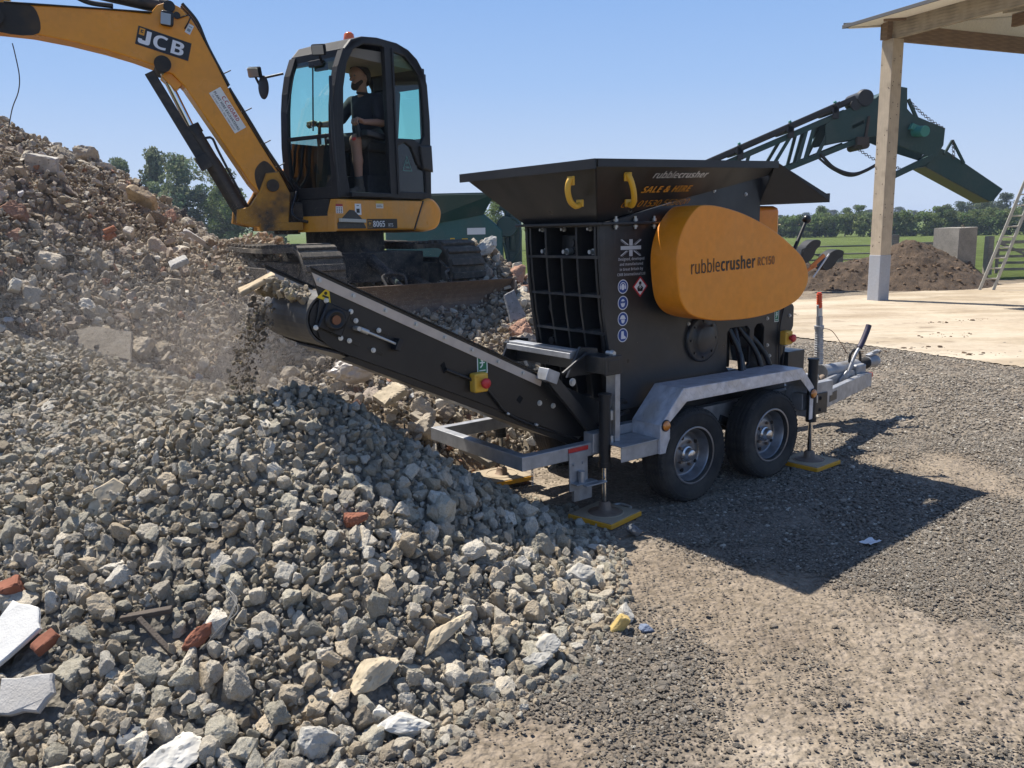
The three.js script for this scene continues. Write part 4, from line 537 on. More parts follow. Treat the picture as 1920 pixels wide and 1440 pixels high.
  { const a0 = degToRad(63), a1 = degToRad(243), top = [], bot = []; for (let i = 0; i <= 16; i++) { const a = lerp(a0, a1, i / 16); belt.push([rx + rr * Math.cos(a), ry + rr * Math.sin(a)]); } for (let i = 0; i <= 8; i++) { const a = lerp(a1, a1 + Math.PI, i / 8); belt.push([bx + 0.08 * Math.cos(a), by + 0.08 * Math.sin(a)]); }
    const inn = belt.map(([x, y], i) => { const c = i <= 16 ? [rx, ry] : [bx, by], k = i <= 16 ? (rr - 0.012) / rr : 0.85; return [c[0] + (x - c[0]) * k, c[1] + (y - c[1]) * k]; });
    part('conveyor_belt', prism([...belt], -0.915, -0.355, 0.002, [inn]), M.beltRubber ??= std({ map: M.rubber.map, rgb: [1.6, 1.6, 1.6], roughness: 0.5 }), C); }
  part('head_roller', [cyl([rx, ry, -0.92], [rx, ry, -0.352], 0.112, 0.112, 28)], M.black, C);
  part('return_pan', [plate([[-2.5, 1.13, -0.9], [-2.5, 1.13, -0.37], [-1.05, 0.44, -0.37], [-1.05, 0.44, -0.9]], 0.01), prism([[-2.5, 1.105], [-2.42, 1.13], [-1.0, 0.46], [-1.0, 0.40]], -0.36, -0.35)], M.blackGloss, C);
  const rot = (cx, cy, a) => (x, y) => [cx + x * Math.cos(a) - y * Math.sin(a), cy + x * Math.sin(a) + y * Math.cos(a)], q = rot(-2.54, 1.3, -0.46), zf = -0.339;
  part('bearing_plate', [prism([[-0.065, -0.065], [0.065, -0.065], [0.065, 0.065], [-0.065, 0.065]].map(([x, y]) => q(x, y)), zf, zf + 0.022, 0.006), turned([[0.052, 0.02], [0.05, 0.04], [0.036, 0.044], [0.034, 0.036], [0.022, 0.036]], -2.54, 1.3, zf, 28)], M.black, C);
  part('shaft_end', [cyl([-2.54, 1.3, zf + 0.02], [-2.54, 1.3, zf + 0.042], 0.024, 0.022, 16)], M.rust ??= std({ rgb: [0.2, 0.085, 0.04], roughness: 0.9 }), C);
  for (const [x, y] of [[-0.068, 0.068], [0.068, 0.068], [-0.068, -0.068], [0.068, -0.068]]) { const p = q(x, y); part('bearing_bolt', bolt(p[0], p[1], zf + 0.012, 0.0085), M.whiteCap ??= std({ rgb: [0.62, 0.6, 0.54], roughness: 0.5 }), C); }
  for (const [x, y] of [[-2.425, 1.285], [-2.305, 1.228], [-2.465, 1.192], [-2.34, 1.133]]) { part('adjuster_bolt', bolt(x, y, zf + 0.012, 0.0085), M.whiteCap, C); part('adjuster_slot', prism(slot(-0.045, 0.045, -0.009, 0.009, 0.006).map(([a, b]) => rot(x + 0.015, y - 0.007, -0.46)(a, b)), zf + 0.0002, zf + 0.003, 0.001), M.blackGloss, C); }
  part('tension_rod', [cyl([-2.41, 1.243, zf + 0.03], [-2.2, 1.143, zf + 0.03], 0.0065), cyl([-2.225, 1.155, zf + 0.03], [-2.2, 1.143, zf + 0.03], 0.013, 0.013, 6), cyl([-2.415, 1.245, zf + 0.03], [-2.375, 1.226, zf + 0.03], 0.013, 0.013, 10), cyl([-2.43, 1.25, zf], [-2.43, 1.25, zf + 0.05], 0.011)], M.zinc, C);
  part('tension_lug', box(0.03, 0.06, 0.05, -2.215, 1.15, zf + 0.024, 0, 0, -0.46), M.black, C);
  part('window_cutout', [prism([[-1.955, 1.015], [-1.93, 1.03], [-1.915, 0.985], [-1.935, 0.965]], zf + 0.0002, zf + 0.002, 0.0005), prism([[-1.465, 0.76], [-1.44, 0.785], [-1.415, 0.765], [-1.44, 0.735]], zf + 0.0002, zf + 0.002, 0.0005)], M.hole ??= std({ rgb: [0.004, 0.004, 0.004], roughness: 1 }), C);
  part('stop_arm', cyl([-1.935, 0.99, zf + 0.02], [-1.77, 0.915, zf + 0.02], 0.009), M.black, C);
  stop(-1.735, 0.9, zf, 1.05);
  part('stop_cable', tube([[-1.69, 0.87, zf + 0.02], [-1.62, 0.79, zf + 0.015], [-1.54, 0.7, zf + 0.012], [-1.36, 0.6, zf + 0.01], [-1.12, 0.5, zf + 0.01], [-0.99, 0.44, -0.3]], 0.007, 40, 6), M.blackGloss, C);
  for (const [x, y] of [[-1.535, 0.695], [-1.335, 0.6]]) part('cable_clip', box(0.02, 0.014, 0.02, x, y, zf + 0.012, 0, 0, -0.5), M.zinc, C);
  for (const [x, y] of [[-1.3, 0.72], [-1.2, 0.69]]) part('plate_bolt', bolt(x, y, zf + 0.008, 0.011), M.zinc, C);
  part('brace_post', [bar([-1.27, 0.87, -0.27], [-0.9, 0.46, -0.27], 0.07, 0.03), bar([-1.17, 0.88, -0.285], [-0.98, 0.985, -0.285], 0.016, 0.016)], M.dark, C);
  part('post_cap', box(0.09, 0.07, 0.09, -1.285, 0.885, -0.275, 0, 0, -0.4), M.galv, C); part('brace_bolt', [bolt(-1.12, 0.83, -0.25, 0.016)], M.zinc, C);

  // ---- drawbar with overrun coupling, jockey wheel and hand brake
  for (const s of [1, -1]) { const zz = (z) => (s > 0 ? z : 2 * ZC - z); part('drawbar_arm', [bar([1.34, 0.36, zz(-0.27)], [2.5, 0.36, zz(-0.55)], 0.13, 0.05)], M.galv, C); part('arm_bracket', [span(1.28, 1.42, 0.28, 0.44, zz(-0.31), zz(-0.23)), bolt(1.33, 0.4, zz(-0.225), 0.012), bolt(1.33, 0.31, zz(-0.225), 0.012)], M.dark, C); }
  part('maker_plate', [plate([[1.55, 0.33, -0.293], [1.7, 0.33, -0.257 - 0.072], [1.7, 0.4, -0.257 - 0.072], [1.55, 0.4, -0.293]], 0.003)], M.dark, C);
  part('coupling_tube', [cyl([1.95, 0.47, ZC], [2.48, 0.47, ZC], 0.062, 0.058, 24), cyl([1.95, 0.47, ZC], [1.98, 0.47, ZC], 0.07), span(2.0, 2.4, 0.36, 0.45, ZC - 0.07, ZC + 0.07), span(2.35, 2.5, 0.4, 0.5, ZC - 0.09, ZC + 0.09, 0.02)], M.castAlu ??= std({ map: M.galv.map, rgb: [0.85, 0.85, 0.85], metalness: 0.45, roughness: 0.5 }), C);
  part('bellows', [turned(Array.from({ length: 19 }, (_, i) => [i % 2 ? 0.05 : 0.041, i * 0.01]), 0, 0, 0, 24).rotateY(Math.PI / 2).translate(2.47, 0.48, ZC)], M.rubber, C);
  part('ball_coupling', [cyl([2.64, 0.48, ZC], [2.74, 0.49, ZC], 0.045, 0.055, 20), ball(2.76, 0.48, ZC, 0.058, 1.1, 1, 1), bar([2.66, 0.54, ZC], [2.84, 0.57, ZC], 0.018, 0.05), bar([2.7, 0.57, ZC + 0.02], [2.78, 0.575, ZC + 0.02], 0.012, 0.02)], M.castAlu, C);
  part('brake_lever', [tube([[2.2, 0.4, ZC + 0.08], [2.26, 0.5, ZC + 0.08], [2.33, 0.6, ZC + 0.08], [2.4, 0.66, ZC + 0.08]], 0.014, 16, 8), prism([[2.05, 0.33], [2.28, 0.33], [2.34, 0.4], [2.3, 0.46], [2.2, 0.47], [2.1, 0.41]], ZC + 0.075, ZC + 0.09)], M.castAlu, C);
  part('brake_grip', tube([[2.38, 0.645, ZC + 0.08], [2.43, 0.7, ZC + 0.08], [2.49, 0.79, ZC + 0.08], [2.51, 0.83, ZC + 0.08]], 0.024, 16, 10), M.gripPurple ??= std({ rgb: [0.03, 0.022, 0.05], roughness: 0.6 }), C);
  part('lifting_handle', tube([[2.32, 0.52, ZC + 0.03], [2.34, 0.6, ZC + 0.03], [2.42, 0.62, ZC + 0.03], [2.48, 0.58, ZC + 0.03], [2.49, 0.51, ZC + 0.03]], 0.012, 24, 8), M.black, C);
  part('jockey_tube', [cyl([2.08, 0.36, ZC - 0.1], [2.05, 0.93, ZC - 0.1], 0.027), cyl([2.075, 0.42, ZC - 0.1], [2.05, 0.85, ZC - 0.1], 0.033), cyl([2.052, 0.82, ZC - 0.1], [2.05, 0.85, ZC - 0.1], 0.04), ...Array.from({ length: 18 }, (_, i) => new THREE.TorusGeometry(0.034, 0.004, 5, 16).rotateX(Math.PI / 2).translate(2.075 - i * 0.0011, 0.45 + i * 0.02, ZC - 0.1))], M.galv, C);
  part('jockey_crank', [cyl([2.05, 0.93, ZC - 0.1], [2.05, 1.0, ZC - 0.1], 0.013), box(0.06, 0.1, 0.02, 2.045, 0.98, ZC - 0.1, 0, 0, 0.1)], M.zinc, C);
  part('crank_handle', [cyl([2.04, 1.0, ZC - 0.1], [2.03, 1.13, ZC - 0.1], 0.021, 0.017, 12), ...Array.from({ length: 6 }, (_, i) => turned([[0.021, 0], [0.025, 0.008], [0.021, 0.016]], 0, 0, 0, 14).rotateX(-Math.PI / 2).translate(2.04 - i * 0.0015, 1.01 + i * 0.019, ZC - 0.1))], M.orangePlastic ??= std({ rgb: [0.75, 0.09, 0.02], roughness: 0.4 }), C);
  part('jockey_clamp', [span(2.02, 2.14, 0.36, 0.42, ZC - 0.16, ZC - 0.05), cyl([2.05, 0.43, ZC - 0.08], [1.88, 0.45, ZC + 0.02], 0.008)], M.castAlu, C);
  part('jockey_wheel', [new THREE.TorusGeometry(0.075, 0.028, 10, 28).translate(1.97, 0.36, ZC + 0.02), cyl([1.97, 0.36, ZC], [1.97, 0.36, ZC + 0.04], 0.06)], M.jockey ??= std({ rgb: [0.22, 0.17, 0.13], roughness: 0.9 }), C);
  part('breakaway_cable', tube([[2.07, 0.83, ZC - 0.07], [2.15, 0.8, ZC - 0.04], [2.22, 0.7, ZC], [2.27, 0.6, ZC + 0.04]], 0.003, 24, 5), M.rust, C);
  part('tow_head_bracket', [span(2.38, 2.52, 0.3, 0.42, ZC + 0.02, ZC + 0.13), bar([1.6, 0.44, ZC + 0.2], [2.1, 0.44, ZC + 0.06], 0.03, 0.03)], M.galv, C);
  part('reflector', box(0.004, 0.04, 0.06, 2.53, 0.4, ZC + 0.1), M.red, C);

  // ---- print on the machine
  const face = (name, w, h, pw, ph, draw, x, y, z, label, rot) => decal(name, w, h, decalMat(pw, ph, draw), C, [x, y, z], rot ?? [0, 0, 0], label);
  face('guard_lettering', 0.86, 0.16, 1024, 190, (k) => { k.fillStyle = '#231a10'; k.font = '116px sans-serif'; k.save(); k.scale(0.94, 1.12); k.fillText('rubble', 18, 88); const w = k.measureText('rubble').width; k.font = 'bold 116px sans-serif'; k.fillText('crusher', 20 + w, 88); const w2 = k.measureText('crusher').width; k.fillStyle = '#86501d'; k.font = 'bold 78px sans-serif'; k.fillText('RC150', 44 + w + w2, 92); k.restore(); }, 0.01, 1.47, -0.0135, 'dark lettering', [0, 0, 0.025]);
  { // lettering on the sloping hopper side
    const m = decalMat(900, 520, (k) => { k.transform(1, 0, -0.2, 1, 110, 0); k.fillStyle = '#c9c9c9'; k.font = '98px sans-serif'; k.fillText('rubble', 120, 80); const w = k.measureText('rubble').width; k.font = 'bold 98px sans-serif'; k.fillText('crusher', 122 + w, 80); k.fillStyle = '#c98a26'; k.font = 'bold 100px sans-serif'; k.fillText('SALE & HIRE', 120, 240); k.font = '98px sans-serif'; k.fillText('Call 01530 563600', 10, 400); });
    const a = V3(-0.885, 1.735, -0.3), b = V3(-1.16, 2.045, -0.01), d = V3(0.6, 2.105, -0.17), n = b.clone().sub(a).cross(d.clone().sub(a)).normalize(); if (n.z < 0) n.negate();
    const xAx = d.clone().sub(b).normalize(), yAx = n.clone().cross(xAx), o = new THREE.Mesh(fin(new THREE.PlaneGeometry(0.72, 0.33), true), m);
    o.name = 'hopper_lettering'; o.applyMatrix4(new THREE.Matrix4().makeBasis(xAx, yAx, n)); const at = b.clone().addScaledVector(xAx, 0.73).addScaledVector(yAx, -0.2).addScaledVector(n, 0.011); o.position.copy(at); C.add(o); }
  face('flag_print', 0.17, 0.1, 340, 200, (k) => { k.fillStyle = '#16181a'; k.fillRect(0, 0, 340, 200); k.strokeStyle = '#b9bbbd'; k.lineWidth = 26; k.beginPath(); k.moveTo(0, 0); k.lineTo(340, 200); k.moveTo(340, 0); k.lineTo(0, 200); k.stroke(); k.strokeStyle = '#16181a'; k.lineWidth = 7; k.beginPath(); k.moveTo(0, 6); k.lineTo(170, 106); k.moveTo(340, -6); k.lineTo(170, 94); k.moveTo(0, 206); k.lineTo(170, 106); k.moveTo(340, 194); k.lineTo(170, 94); k.stroke(); k.fillStyle = '#16181a'; k.fillRect(132, 0, 76, 200); k.fillRect(0, 66, 340, 68); k.fillStyle = '#b9bbbd'; k.fillRect(142, 0, 56, 200); k.fillRect(0, 74, 340, 52); k.fillStyle = '#16181a'; for (const [x, y, w, h] of [[0, 74, 340, 4], [0, 122, 340, 4]]) k.fillRect(x, y, w, h); }, -0.625, 1.58, -0.2862);
  face('maker_print', 0.25, 0.13, 500, 250, (k) => { k.fillStyle = '#aeb0b2'; k.textAlign = 'center'; k.font = 'bold 44px sans-serif'; ['Designed, developed', 'and manufactured', 'in Great Britain by', 'CMB International Ltd'].forEach((t, i) => k.fillText(t, 250, 36 + i * 58)); }, -0.62, 1.468, -0.2862);
  const sign = (draw) => (k) => { k.fillStyle = '#d6d8dc'; k.beginPath(); k.arc(64, 64, 63, 0, 7); k.fill(); k.fillStyle = '#123f86'; k.beginPath(); k.arc(64, 64, 55, 0, 7); k.fill(); k.fillStyle = k.strokeStyle = '#d6d8dc'; draw(k); };
  [[1.352, (k) => { k.beginPath(); k.ellipse(64, 68, 22, 28, 0, 0, 7); k.fill(); k.lineWidth = 8; k.beginPath(); k.arc(64, 62, 34, Math.PI, 0); k.stroke(); k.fillRect(24, 56, 14, 30); k.fillRect(90, 56, 14, 30); }], [1.255, (k) => { k.beginPath(); k.ellipse(64, 66, 26, 36, 0, 0, 7); k.fill(); k.fillStyle = '#123f86'; k.beginPath(); k.arc(52, 58, 11, 0, 7); k.arc(77, 58, 11, 0, 7); k.fill(); k.fillRect(32, 54, 64, 6); }], [1.158, (k) => { k.beginPath(); k.ellipse(66, 74, 22, 30, 0, 0, 7); k.fill(); k.beginPath(); k.arc(62, 58, 30, Math.PI, 0); k.fill(); k.fillRect(26, 56, 74, 8); k.fillStyle = '#123f86'; k.fillRect(34, 65, 52, 4); }], [1.06, (k) => { k.beginPath(); k.moveTo(46, 28); k.lineTo(76, 28); k.lineTo(78, 66); k.lineTo(100, 82); k.lineTo(100, 98); k.lineTo(42, 98); k.fill(); }]].forEach(([y, d]) => face('safety_sign', 0.086, 0.086, 128, 128, sign(d), -0.69, y, -0.2862));
  face('hazard_sign', 0.135, 0.135, 160, 160, (k) => { k.translate(80, 80); k.rotate(Math.PI / 4); k.fillStyle = '#b6202a'; k.fillRect(-54, -54, 108, 108); k.fillStyle = '#dcdcdc'; k.fillRect(-43, -43, 86, 86); k.rotate(-Math.PI / 4); k.fillStyle = '#141414'; k.beginPath(); k.arc(0, -24, 13, 0, 7); k.fill(); k.beginPath(); k.moveTo(-5, -14); k.lineTo(5, -14); k.lineTo(30, 8); k.lineTo(24, 34); k.lineTo(-24, 34); k.lineTo(-30, 8); k.fill(); k.fillStyle = '#dcdcdc'; for (let i = 0; i < 6; i++) { k.rotate(Math.PI / 3); k.fillRect(-2, 0, 4, 18); } }, -0.545, 1.345, -0.2862);
  const go = (k, w, h) => { k.fillStyle = '#d8dcd8'; k.fillRect(0, 0, w, h); k.fillStyle = '#0f6a44'; k.fillRect(6, 6, w - 12, h - 12); k.fillStyle = '#d8dcd8'; k.beginPath(); k.arc(w / 2, h * 0.26, w * 0.16, 0, 7); k.fill(); k.lineWidth = w * 0.12; k.strokeStyle = '#d8dcd8'; k.beginPath(); k.moveTo(w * 0.5, h * 0.3); k.lineTo(w * 0.5, h * 0.55); k.lineTo(w * 0.3, h * 0.68); k.moveTo(w * 0.25, h * 0.42); k.lineTo(w * 0.75, h * 0.42); k.stroke(); k.fillRect(w * 0.2, h * 0.8, w * 0.6, h * 0.06); };
  face('green_sticker', 0.05, 0.085, 64, 110, go, 0.825, 1.06, -0.2862); face('green_sticker', 0.068, 0.105, 64, 100, go, -1.69, 0.99, zf + 0.0015, null, [0, 0, 0]);
  face('warning_triangle', 0.085, 0.08, 128, 120, (k) => { k.fillStyle = '#d9b81c'; k.beginPath(); k.moveTo(64, 4); k.lineTo(124, 116); k.lineTo(4, 116); k.fill(); k.strokeStyle = '#1a1508'; k.lineWidth = 7; k.stroke(); k.fillStyle = '#1a1508'; k.fillRect(40, 78, 50, 14); k.beginPath(); k.arc(58, 62, 12, 0, 7); k.fill(); }, -2.565, 1.425, zf + 0.0015, null, [0, 0, -0.42]);
  face('cover_label', 0.1, 0.13, 90, 120, (k) => { k.fillStyle = '#d8d8d8'; k.fillRect(0, 0, 90, 120); k.fillStyle = '#b22'; k.fillRect(28, 0, 40, 60); k.fillStyle = '#777'; for (let i = 0; i < 4; i++) k.fillRect(8, 70 + i * 12, 70, 4); }, 0.69, 1.62, -0.408);
  face('lettering_plate', 0.06, 0.022, 90, 34, (k) => { k.fillStyle = '#ddd'; k.fillRect(0, 0, 90, 34); k.fillStyle = '#a11'; k.fillRect(8, 8, 74, 18); }, 0.34, 0.85, -0.374);
}
// loose ground pads under the screw legs
{
  const w2 = (X, Z) => { const a = degToRad(36.6); return [1.40 + Math.cos(a) * X + Math.sin(a) * Z, -5.175 - Math.sin(a) * X + Math.cos(a) * Z]; };
  const padTop = std({ map: grimeMap([0.36, 0.29, 0.2], [0.27, 0.22, 0.16], 0.6, 301), roughness: 0.95 });
  const make = (X, Z, turn, label, y = 0.012) => {
    const [x, z] = w2(X, Z), t = thing('jack_pad', label, 'pad', [x, y, z], turn + degToRad(36.6), 'yellow ground pads under the screw legs');
    part('base', box(0.315, 0.03, 0.315, 0, 0.01, 0, 0, 0, 0, 0.006), M.padYellow ??= std({ map: grimeMap([0.7, 0.33, 0.015], [0.35, 0.25, 0.14], 0.35, 305, 0.1), roughness: 0.6 }), t);
    part('top_sheet', [box(0.3, 0.006, 0.3, 0, 0.027, 0, 0, 0, 0, 0.002), new THREE.TorusGeometry(0.108, 0.005, 6, 32).rotateX(Math.PI / 2).translate(0, 0.03, 0)], padTop, t);
    if (X > -1.0 && X < -0.9) part('carry_handle', [tube([[0.16, 0.01, 0.06], [0.21, 0.012, 0.04], [0.22, 0.012, -0.04], [0.16, 0.01, -0.07]], 0.009, 14, 6)], M.zinc, t);
  };
  make(-0.965, -0.15, 0.2, 'dusty yellow ground pad under the near rear screw leg, beside the grey heap'); make(-1.0, -1.14, -0.1, 'sunlit yellow ground pad behind the trailer tail frame under the far rear leg', 0.03); make(0.915, -0.035, 0.06, 'yellow ground pad beside the front wheel under the near front screw leg');
}

// ---------------------------------------------------------------- tracked excavator on the rubble
const EXC_POS = [-1.8, 0, -9.3], EXC_TURN = degToRad(-124.1);
const EXC = thing('excavator', 'yellow tracked excavator with black cab and raised boom standing on the rubble', 'excavator', EXC_POS, EXC_TURN);
{
  const C = EXC, P = (f, y, s) => [f, y, -s], inv = new THREE.Matrix4().compose(V3(...EXC_POS), new THREE.Quaternion().setFromEuler(new THREE.Euler(0, EXC_TURN, 0)), V3(1, 1, 1)).invert();
  const frame = (x, z, p) => inv.clone().multiply(new THREE.Matrix4().makeBasis(V3(x[0], 0, x[1]), V3(0, 1, 0), V3(z[0], 0, z[1])).setPosition(...p));
  const inFrame = (m, gs) => [gs].flat(9).map((g) => g.applyMatrix4(m));
  // ---- undercarriage, turned against the body: x towards the blade, z to its left track
  const U = frame([0.571, 0.821], [-0.821, 0.571], [-1.8, 0, -9.3]), up = (name, gs, mat, label) => part(name, inFrame(U, gs), mat, C, label);
  up('undercarriage_frame', [span(-0.55, 0.75, 1.2, 1.5, -0.55, 0.55), cyl([0, 1.45, 0], [0, 1.74, 0], 0.42, 0.42, 28), span(-0.9, 0.9, 1.12, 1.38, -0.68, -0.52), span(-0.9, 0.9, 1.12, 1.38, 0.52, 0.68)], M.wornDark ??= std({ map: grimeMap([0.03, 0.027, 0.024], [0.2, 0.16, 0.115], 0.5, 311), roughness: 0.85 }));
  for (const s of [1, -1]) {
    const z = 0.78 * s, r = 0.29, L = 0.98, per = 2 * Math.PI * r + 4 * L, path = (t) => { t = ((t % 1) + 1) % 1 * per; if (t < 2 * L) return [-L + t, 1.27 + r, 0]; t -= 2 * L; if (t < Math.PI * r) { const a = Math.PI / 2 - t / r; return [L + r * Math.cos(a), 1.27 + r * Math.sin(a), a - Math.PI / 2]; } t -= Math.PI * r; if (t < 2 * L) return [L - t, 1.27 - r, Math.PI]; t -= 2 * L; const a = -Math.PI / 2 - t / r; return [-L + r * Math.cos(a), 1.27 + r * Math.sin(a), a - Math.PI / 2]; };
    const outer = [], innr = []; for (let i = 0; i < 80; i++) { const [x, y, a] = path(i / 80), nx = -Math.sin(a), ny = Math.cos(a), sag = Math.abs(a) < 0.01 ? -0.02 * (1 - (x / L) ** 2) : 0; outer.push([x + nx * 0.02, y + ny * 0.02 + sag]); innr.push([x - nx * 0.025, y - ny * 0.025 + sag]); }
    const tr = up('track', prism(outer, z - 0.2, z + 0.2, 0.004, [innr]), M.trackRubber);
    const pad = box(0.075, 0.035, 0.4, 0, 0, 0, 0, 0, 0, 0.012), rr = rng(5 + s), n = 46; join([pad]);
    for (let i = 0; i < n; i++) { const [x, y, a] = path((i + 0.5) / n), nx = -Math.sin(a), ny = Math.cos(a), m = new THREE.Mesh(i ? tr.userData.p : (tr.userData.p = fin(pad)), M.trackRubber); m.name = 'track_pad'; shade(m); m.applyMatrix4(new THREE.Matrix4().multiplyMatrices(U, new THREE.Matrix4().compose(V3(x + nx * 0.034, y + ny * 0.034 - (Math.abs(a) < 0.01 ? 0.02 * (1 - (x / L) ** 2) : 0), z), new THREE.Quaternion().setFromEuler(new THREE.Euler(0, 0, a + (rr() - 0.5) * 0.08)), V3(0.85 + 0.3 * rr(), 0.7 + 0.6 * rr(), 0.94 + 0.06 * rr())))); tr.add(m); }
    delete tr.userData.p;
    up('drive_sprocket', [turned([[0.24, -0.05], [0.25, 0], [0.24, 0.05]], 0, 0, 0, 24).translate(-L, 1.27, z), cyl([-L, 1.27, z - 0.1 * s], [-L, 1.27, z + 0.14 * s], 0.14, 0.11, 20)], M.wornDark);
    up('idler_wheel', [cyl([L, 1.27, z - 0.06], [L, 1.27, z + 0.06], 0.25, 0.25, 24), cyl([L, 1.27, z - 0.11], [L, 1.27, z + 0.11], 0.09)], M.wornDark);
    for (const x of [-0.6, -0.3, 0, 0.3, 0.6]) up('track_roller', [cyl([x, 1.08, z - 0.12], [x, 1.08, z + 0.12], 0.085, 0.085, 16)], M.wornDark);
    up('side_frame', [span(-0.85, 0.8, 1.14, 1.42, z - 0.1, z + 0.1, 0.02), span(-0.5, 0.55, 1.2, 1.36, z + 0.1 * s, z + 0.2 * s, 0.01)], M.wornDark);
  }
  const bl = []; for (let i = 0; i <= 10; i++) { const t = i / 10; bl.push([1.66 + 0.10 * (2 * t - 1) ** 2, 0.82 + 0.4 * t]); } const blade = [...bl, ...bl.slice().reverse().map(([x, y]) => [x - 0.03, y])];
  up('dozer_blade', prism(blade, -1.02, 1.02, 0.004), M.wornSteel); up('blade_edge', span(1.735, 1.765, 0.79, 0.87, -1.02, 1.02), M.wornSteel); for (const z of [-1.02, 1.02]) up('blade_end', prism([[1.6, 0.82], [1.78, 0.82], [1.77, 1.23], [1.64, 1.23]], z - 0.01, z + 0.01), M.wornSteel);
  for (const z of [-0.42, 0.42]) { up('blade_arm', [bar([0.5, 1.22, z], [1.64, 0.98, z], 0.14, 0.09), bar([1.2, 1.08, z], [1.64, 1.16, z], 0.06, 0.07)], M.wornDark); up('blade_bracket', prism([[1.5, 0.95], [1.65, 0.9], [1.65, 1.2], [1.58, 1.2]], z - 0.07, z - 0.05), M.wornDark); }
  up('blade_ram', [cyl([0.55, 1.5, 0.05], [1.2, 1.24, 0.05], 0.06), cyl([1.2, 1.24, 0.05], [1.6, 1.08, 0.05], 0.032)], M.wornDark); up('grab_rail', [tube([[1.6, 1.23, -0.35], [1.55, 1.3, -0.35], [1.35, 1.32, -0.5], [1.1, 1.4, -0.55]], 0.014, 20, 6), tube([[1.62, 1.2, 0.12], [1.55, 1.3, 0.12], [1.5, 1.3, 0.3], [1.6, 1.2, 0.32]], 0.014, 20, 6)], M.wornDark);
  // ---- upper body: skirts, tail weight
  const side = (pts, s0, s1, bevel = 0.003, holes, seg) => prism(pts, -s1, -s0, bevel, holes ?? [], seg ?? 1);
  part('body_skirt', [side([[0.75, 1.72], [0.74, 1.9], [0.69, 2.035], [-0.59, 2.035], [-0.42, 1.72]], 0.5, 0.64, 0.025, [], 3), side([[0.72, 1.72], [0.68, 2.03], [0.5, 2.03], [0.5, 1.72]], -0.2, 0.6, 0.03, [], 3), side([[0.3, 1.72], [0.3, 2.03], [-0.6, 2.03], [-0.6, 1.72]], -0.72, -0.6, 0.03, [], 3)], M.yellow, C);
  part('tail_weight', [side(spline([[-0.43, 1.725], [-0.6, 2.03], [-0.72, 2.07], [-0.84, 2.03], [-0.92, 1.93], [-0.88, 1.78], [-0.8, 1.725]], 40), -0.75, 0.64, 0.05, [], 4)], M.yellow, C);
  part('engine_hood', [side([[-0.2, 2.0], [-0.2, 2.45], [-0.7, 2.4], [-0.84, 2.25], [-0.86, 2.0]], -0.72, -0.18, 0.05, [], 3)], M.yellow, C);
  part('side_tank', [side([[0.6, 1.9], [0.55, 2.3], [0.2, 2.42], [-0.3, 2.42], [-0.3, 1.9]], -0.72, -0.3, 0.04, [], 3)], M.yellow, C);
  part('body_floor', [side([[0.7, 1.74], [0.7, 2.04], [-0.8, 2.04], [-0.8, 1.74]], -0.68, 0.5)], M.black, C); part('skirt_seam', [side([[-0.6, 2.036], [-0.585, 2.036], [-0.415, 1.718], [-0.43, 1.718]], 0.632, 0.6425, 0.001)], M.blackGloss, C);
  part('step_recess', side([[0.735, 1.745], [0.735, 1.8], [0.56, 1.93], [0.5, 1.925], [0.4, 1.85], [0.34, 1.76], [0.34, 1.745]], 0.637, 0.6435, 0.001), M.blackGloss, C); part('step_bar', side([[0.73, 1.81], [0.73, 1.845], [0.38, 1.835], [0.38, 1.80]], 0.655, 0.69), M.alu, C);
  // ---- cab
  const cabOut = [[0.675, 2.05], [0.685, 2.6], [0.655, 3.0], [0.6, 3.24], [0.5, 3.45], [0.38, 3.57], [0.22, 3.625], [0.0, 3.65], [-0.3, 3.645], [-0.48, 3.605], [-0.62, 3.53], [-0.72, 3.42], [-0.775, 3.28], [-0.8, 2.9], [-0.79, 2.4], [-0.775, 2.05]];
  const doorHole = [[0.5, 2.11], [0.535, 2.3], [0.545, 2.72], [0.515, 3.1], [0.45, 3.34], [0.35, 3.48], [0.2, 3.555], [-0.05, 3.575], [-0.085, 3.56], [-0.095, 2.11]], rearWin = [[-0.245, 2.68], [-0.245, 3.545], [-0.4, 3.53], [-0.54, 3.46], [-0.63, 3.36], [-0.675, 3.24], [-0.69, 2.95], [-0.69, 2.74], [-0.62, 2.65], [-0.5, 2.69]], lowWin = [[-0.25, 2.13], [-0.25, 2.6], [-0.36, 2.645], [-0.46, 2.6], [-0.56, 2.42], [-0.68, 2.36], [-0.685, 2.13]];
  part('cab_side', side(cabOut, 0.565, 0.61, 0.012, [doorHole, rearWin, lowWin], 2), M.cab ??= std({ map: grimeMap([0.012, 0.012, 0.013], [0.12, 0.1, 0.08], 0.1, 317), roughness: 0.5, specularIntensity: 0.6 }), C);
  part('cab_side', side(cabOut, -0.15, -0.115, 0.012, [[[0.58, 2.62], [0.585, 2.8], [0.55, 3.1], [0.45, 3.38], [0.3, 3.5], [-0.3, 3.54], [-0.55, 3.47], [-0.68, 3.3], [-0.7, 2.62]]], 2), M.cab, C);
  { // roof shell: the top of the outline across the cab, with rounded shoulders
    const top = cabOut.slice(4, 13), strip = [...top, ...top.slice().reverse().map(([x, y]) => [x * 0.95 - 0.004, y - 0.035 - (y < 3.3 ? 0 : 0.0)])];
    part('cab_roof', [side(strip, -0.15, 0.61, 0.02, [], 3)], M.roofGrey ??= std({ map: grimeMap([0.03, 0.03, 0.031], [0.13, 0.115, 0.1], 0.15, 331), roughness: 0.75, specularIntensity: 0.35 }), C); }
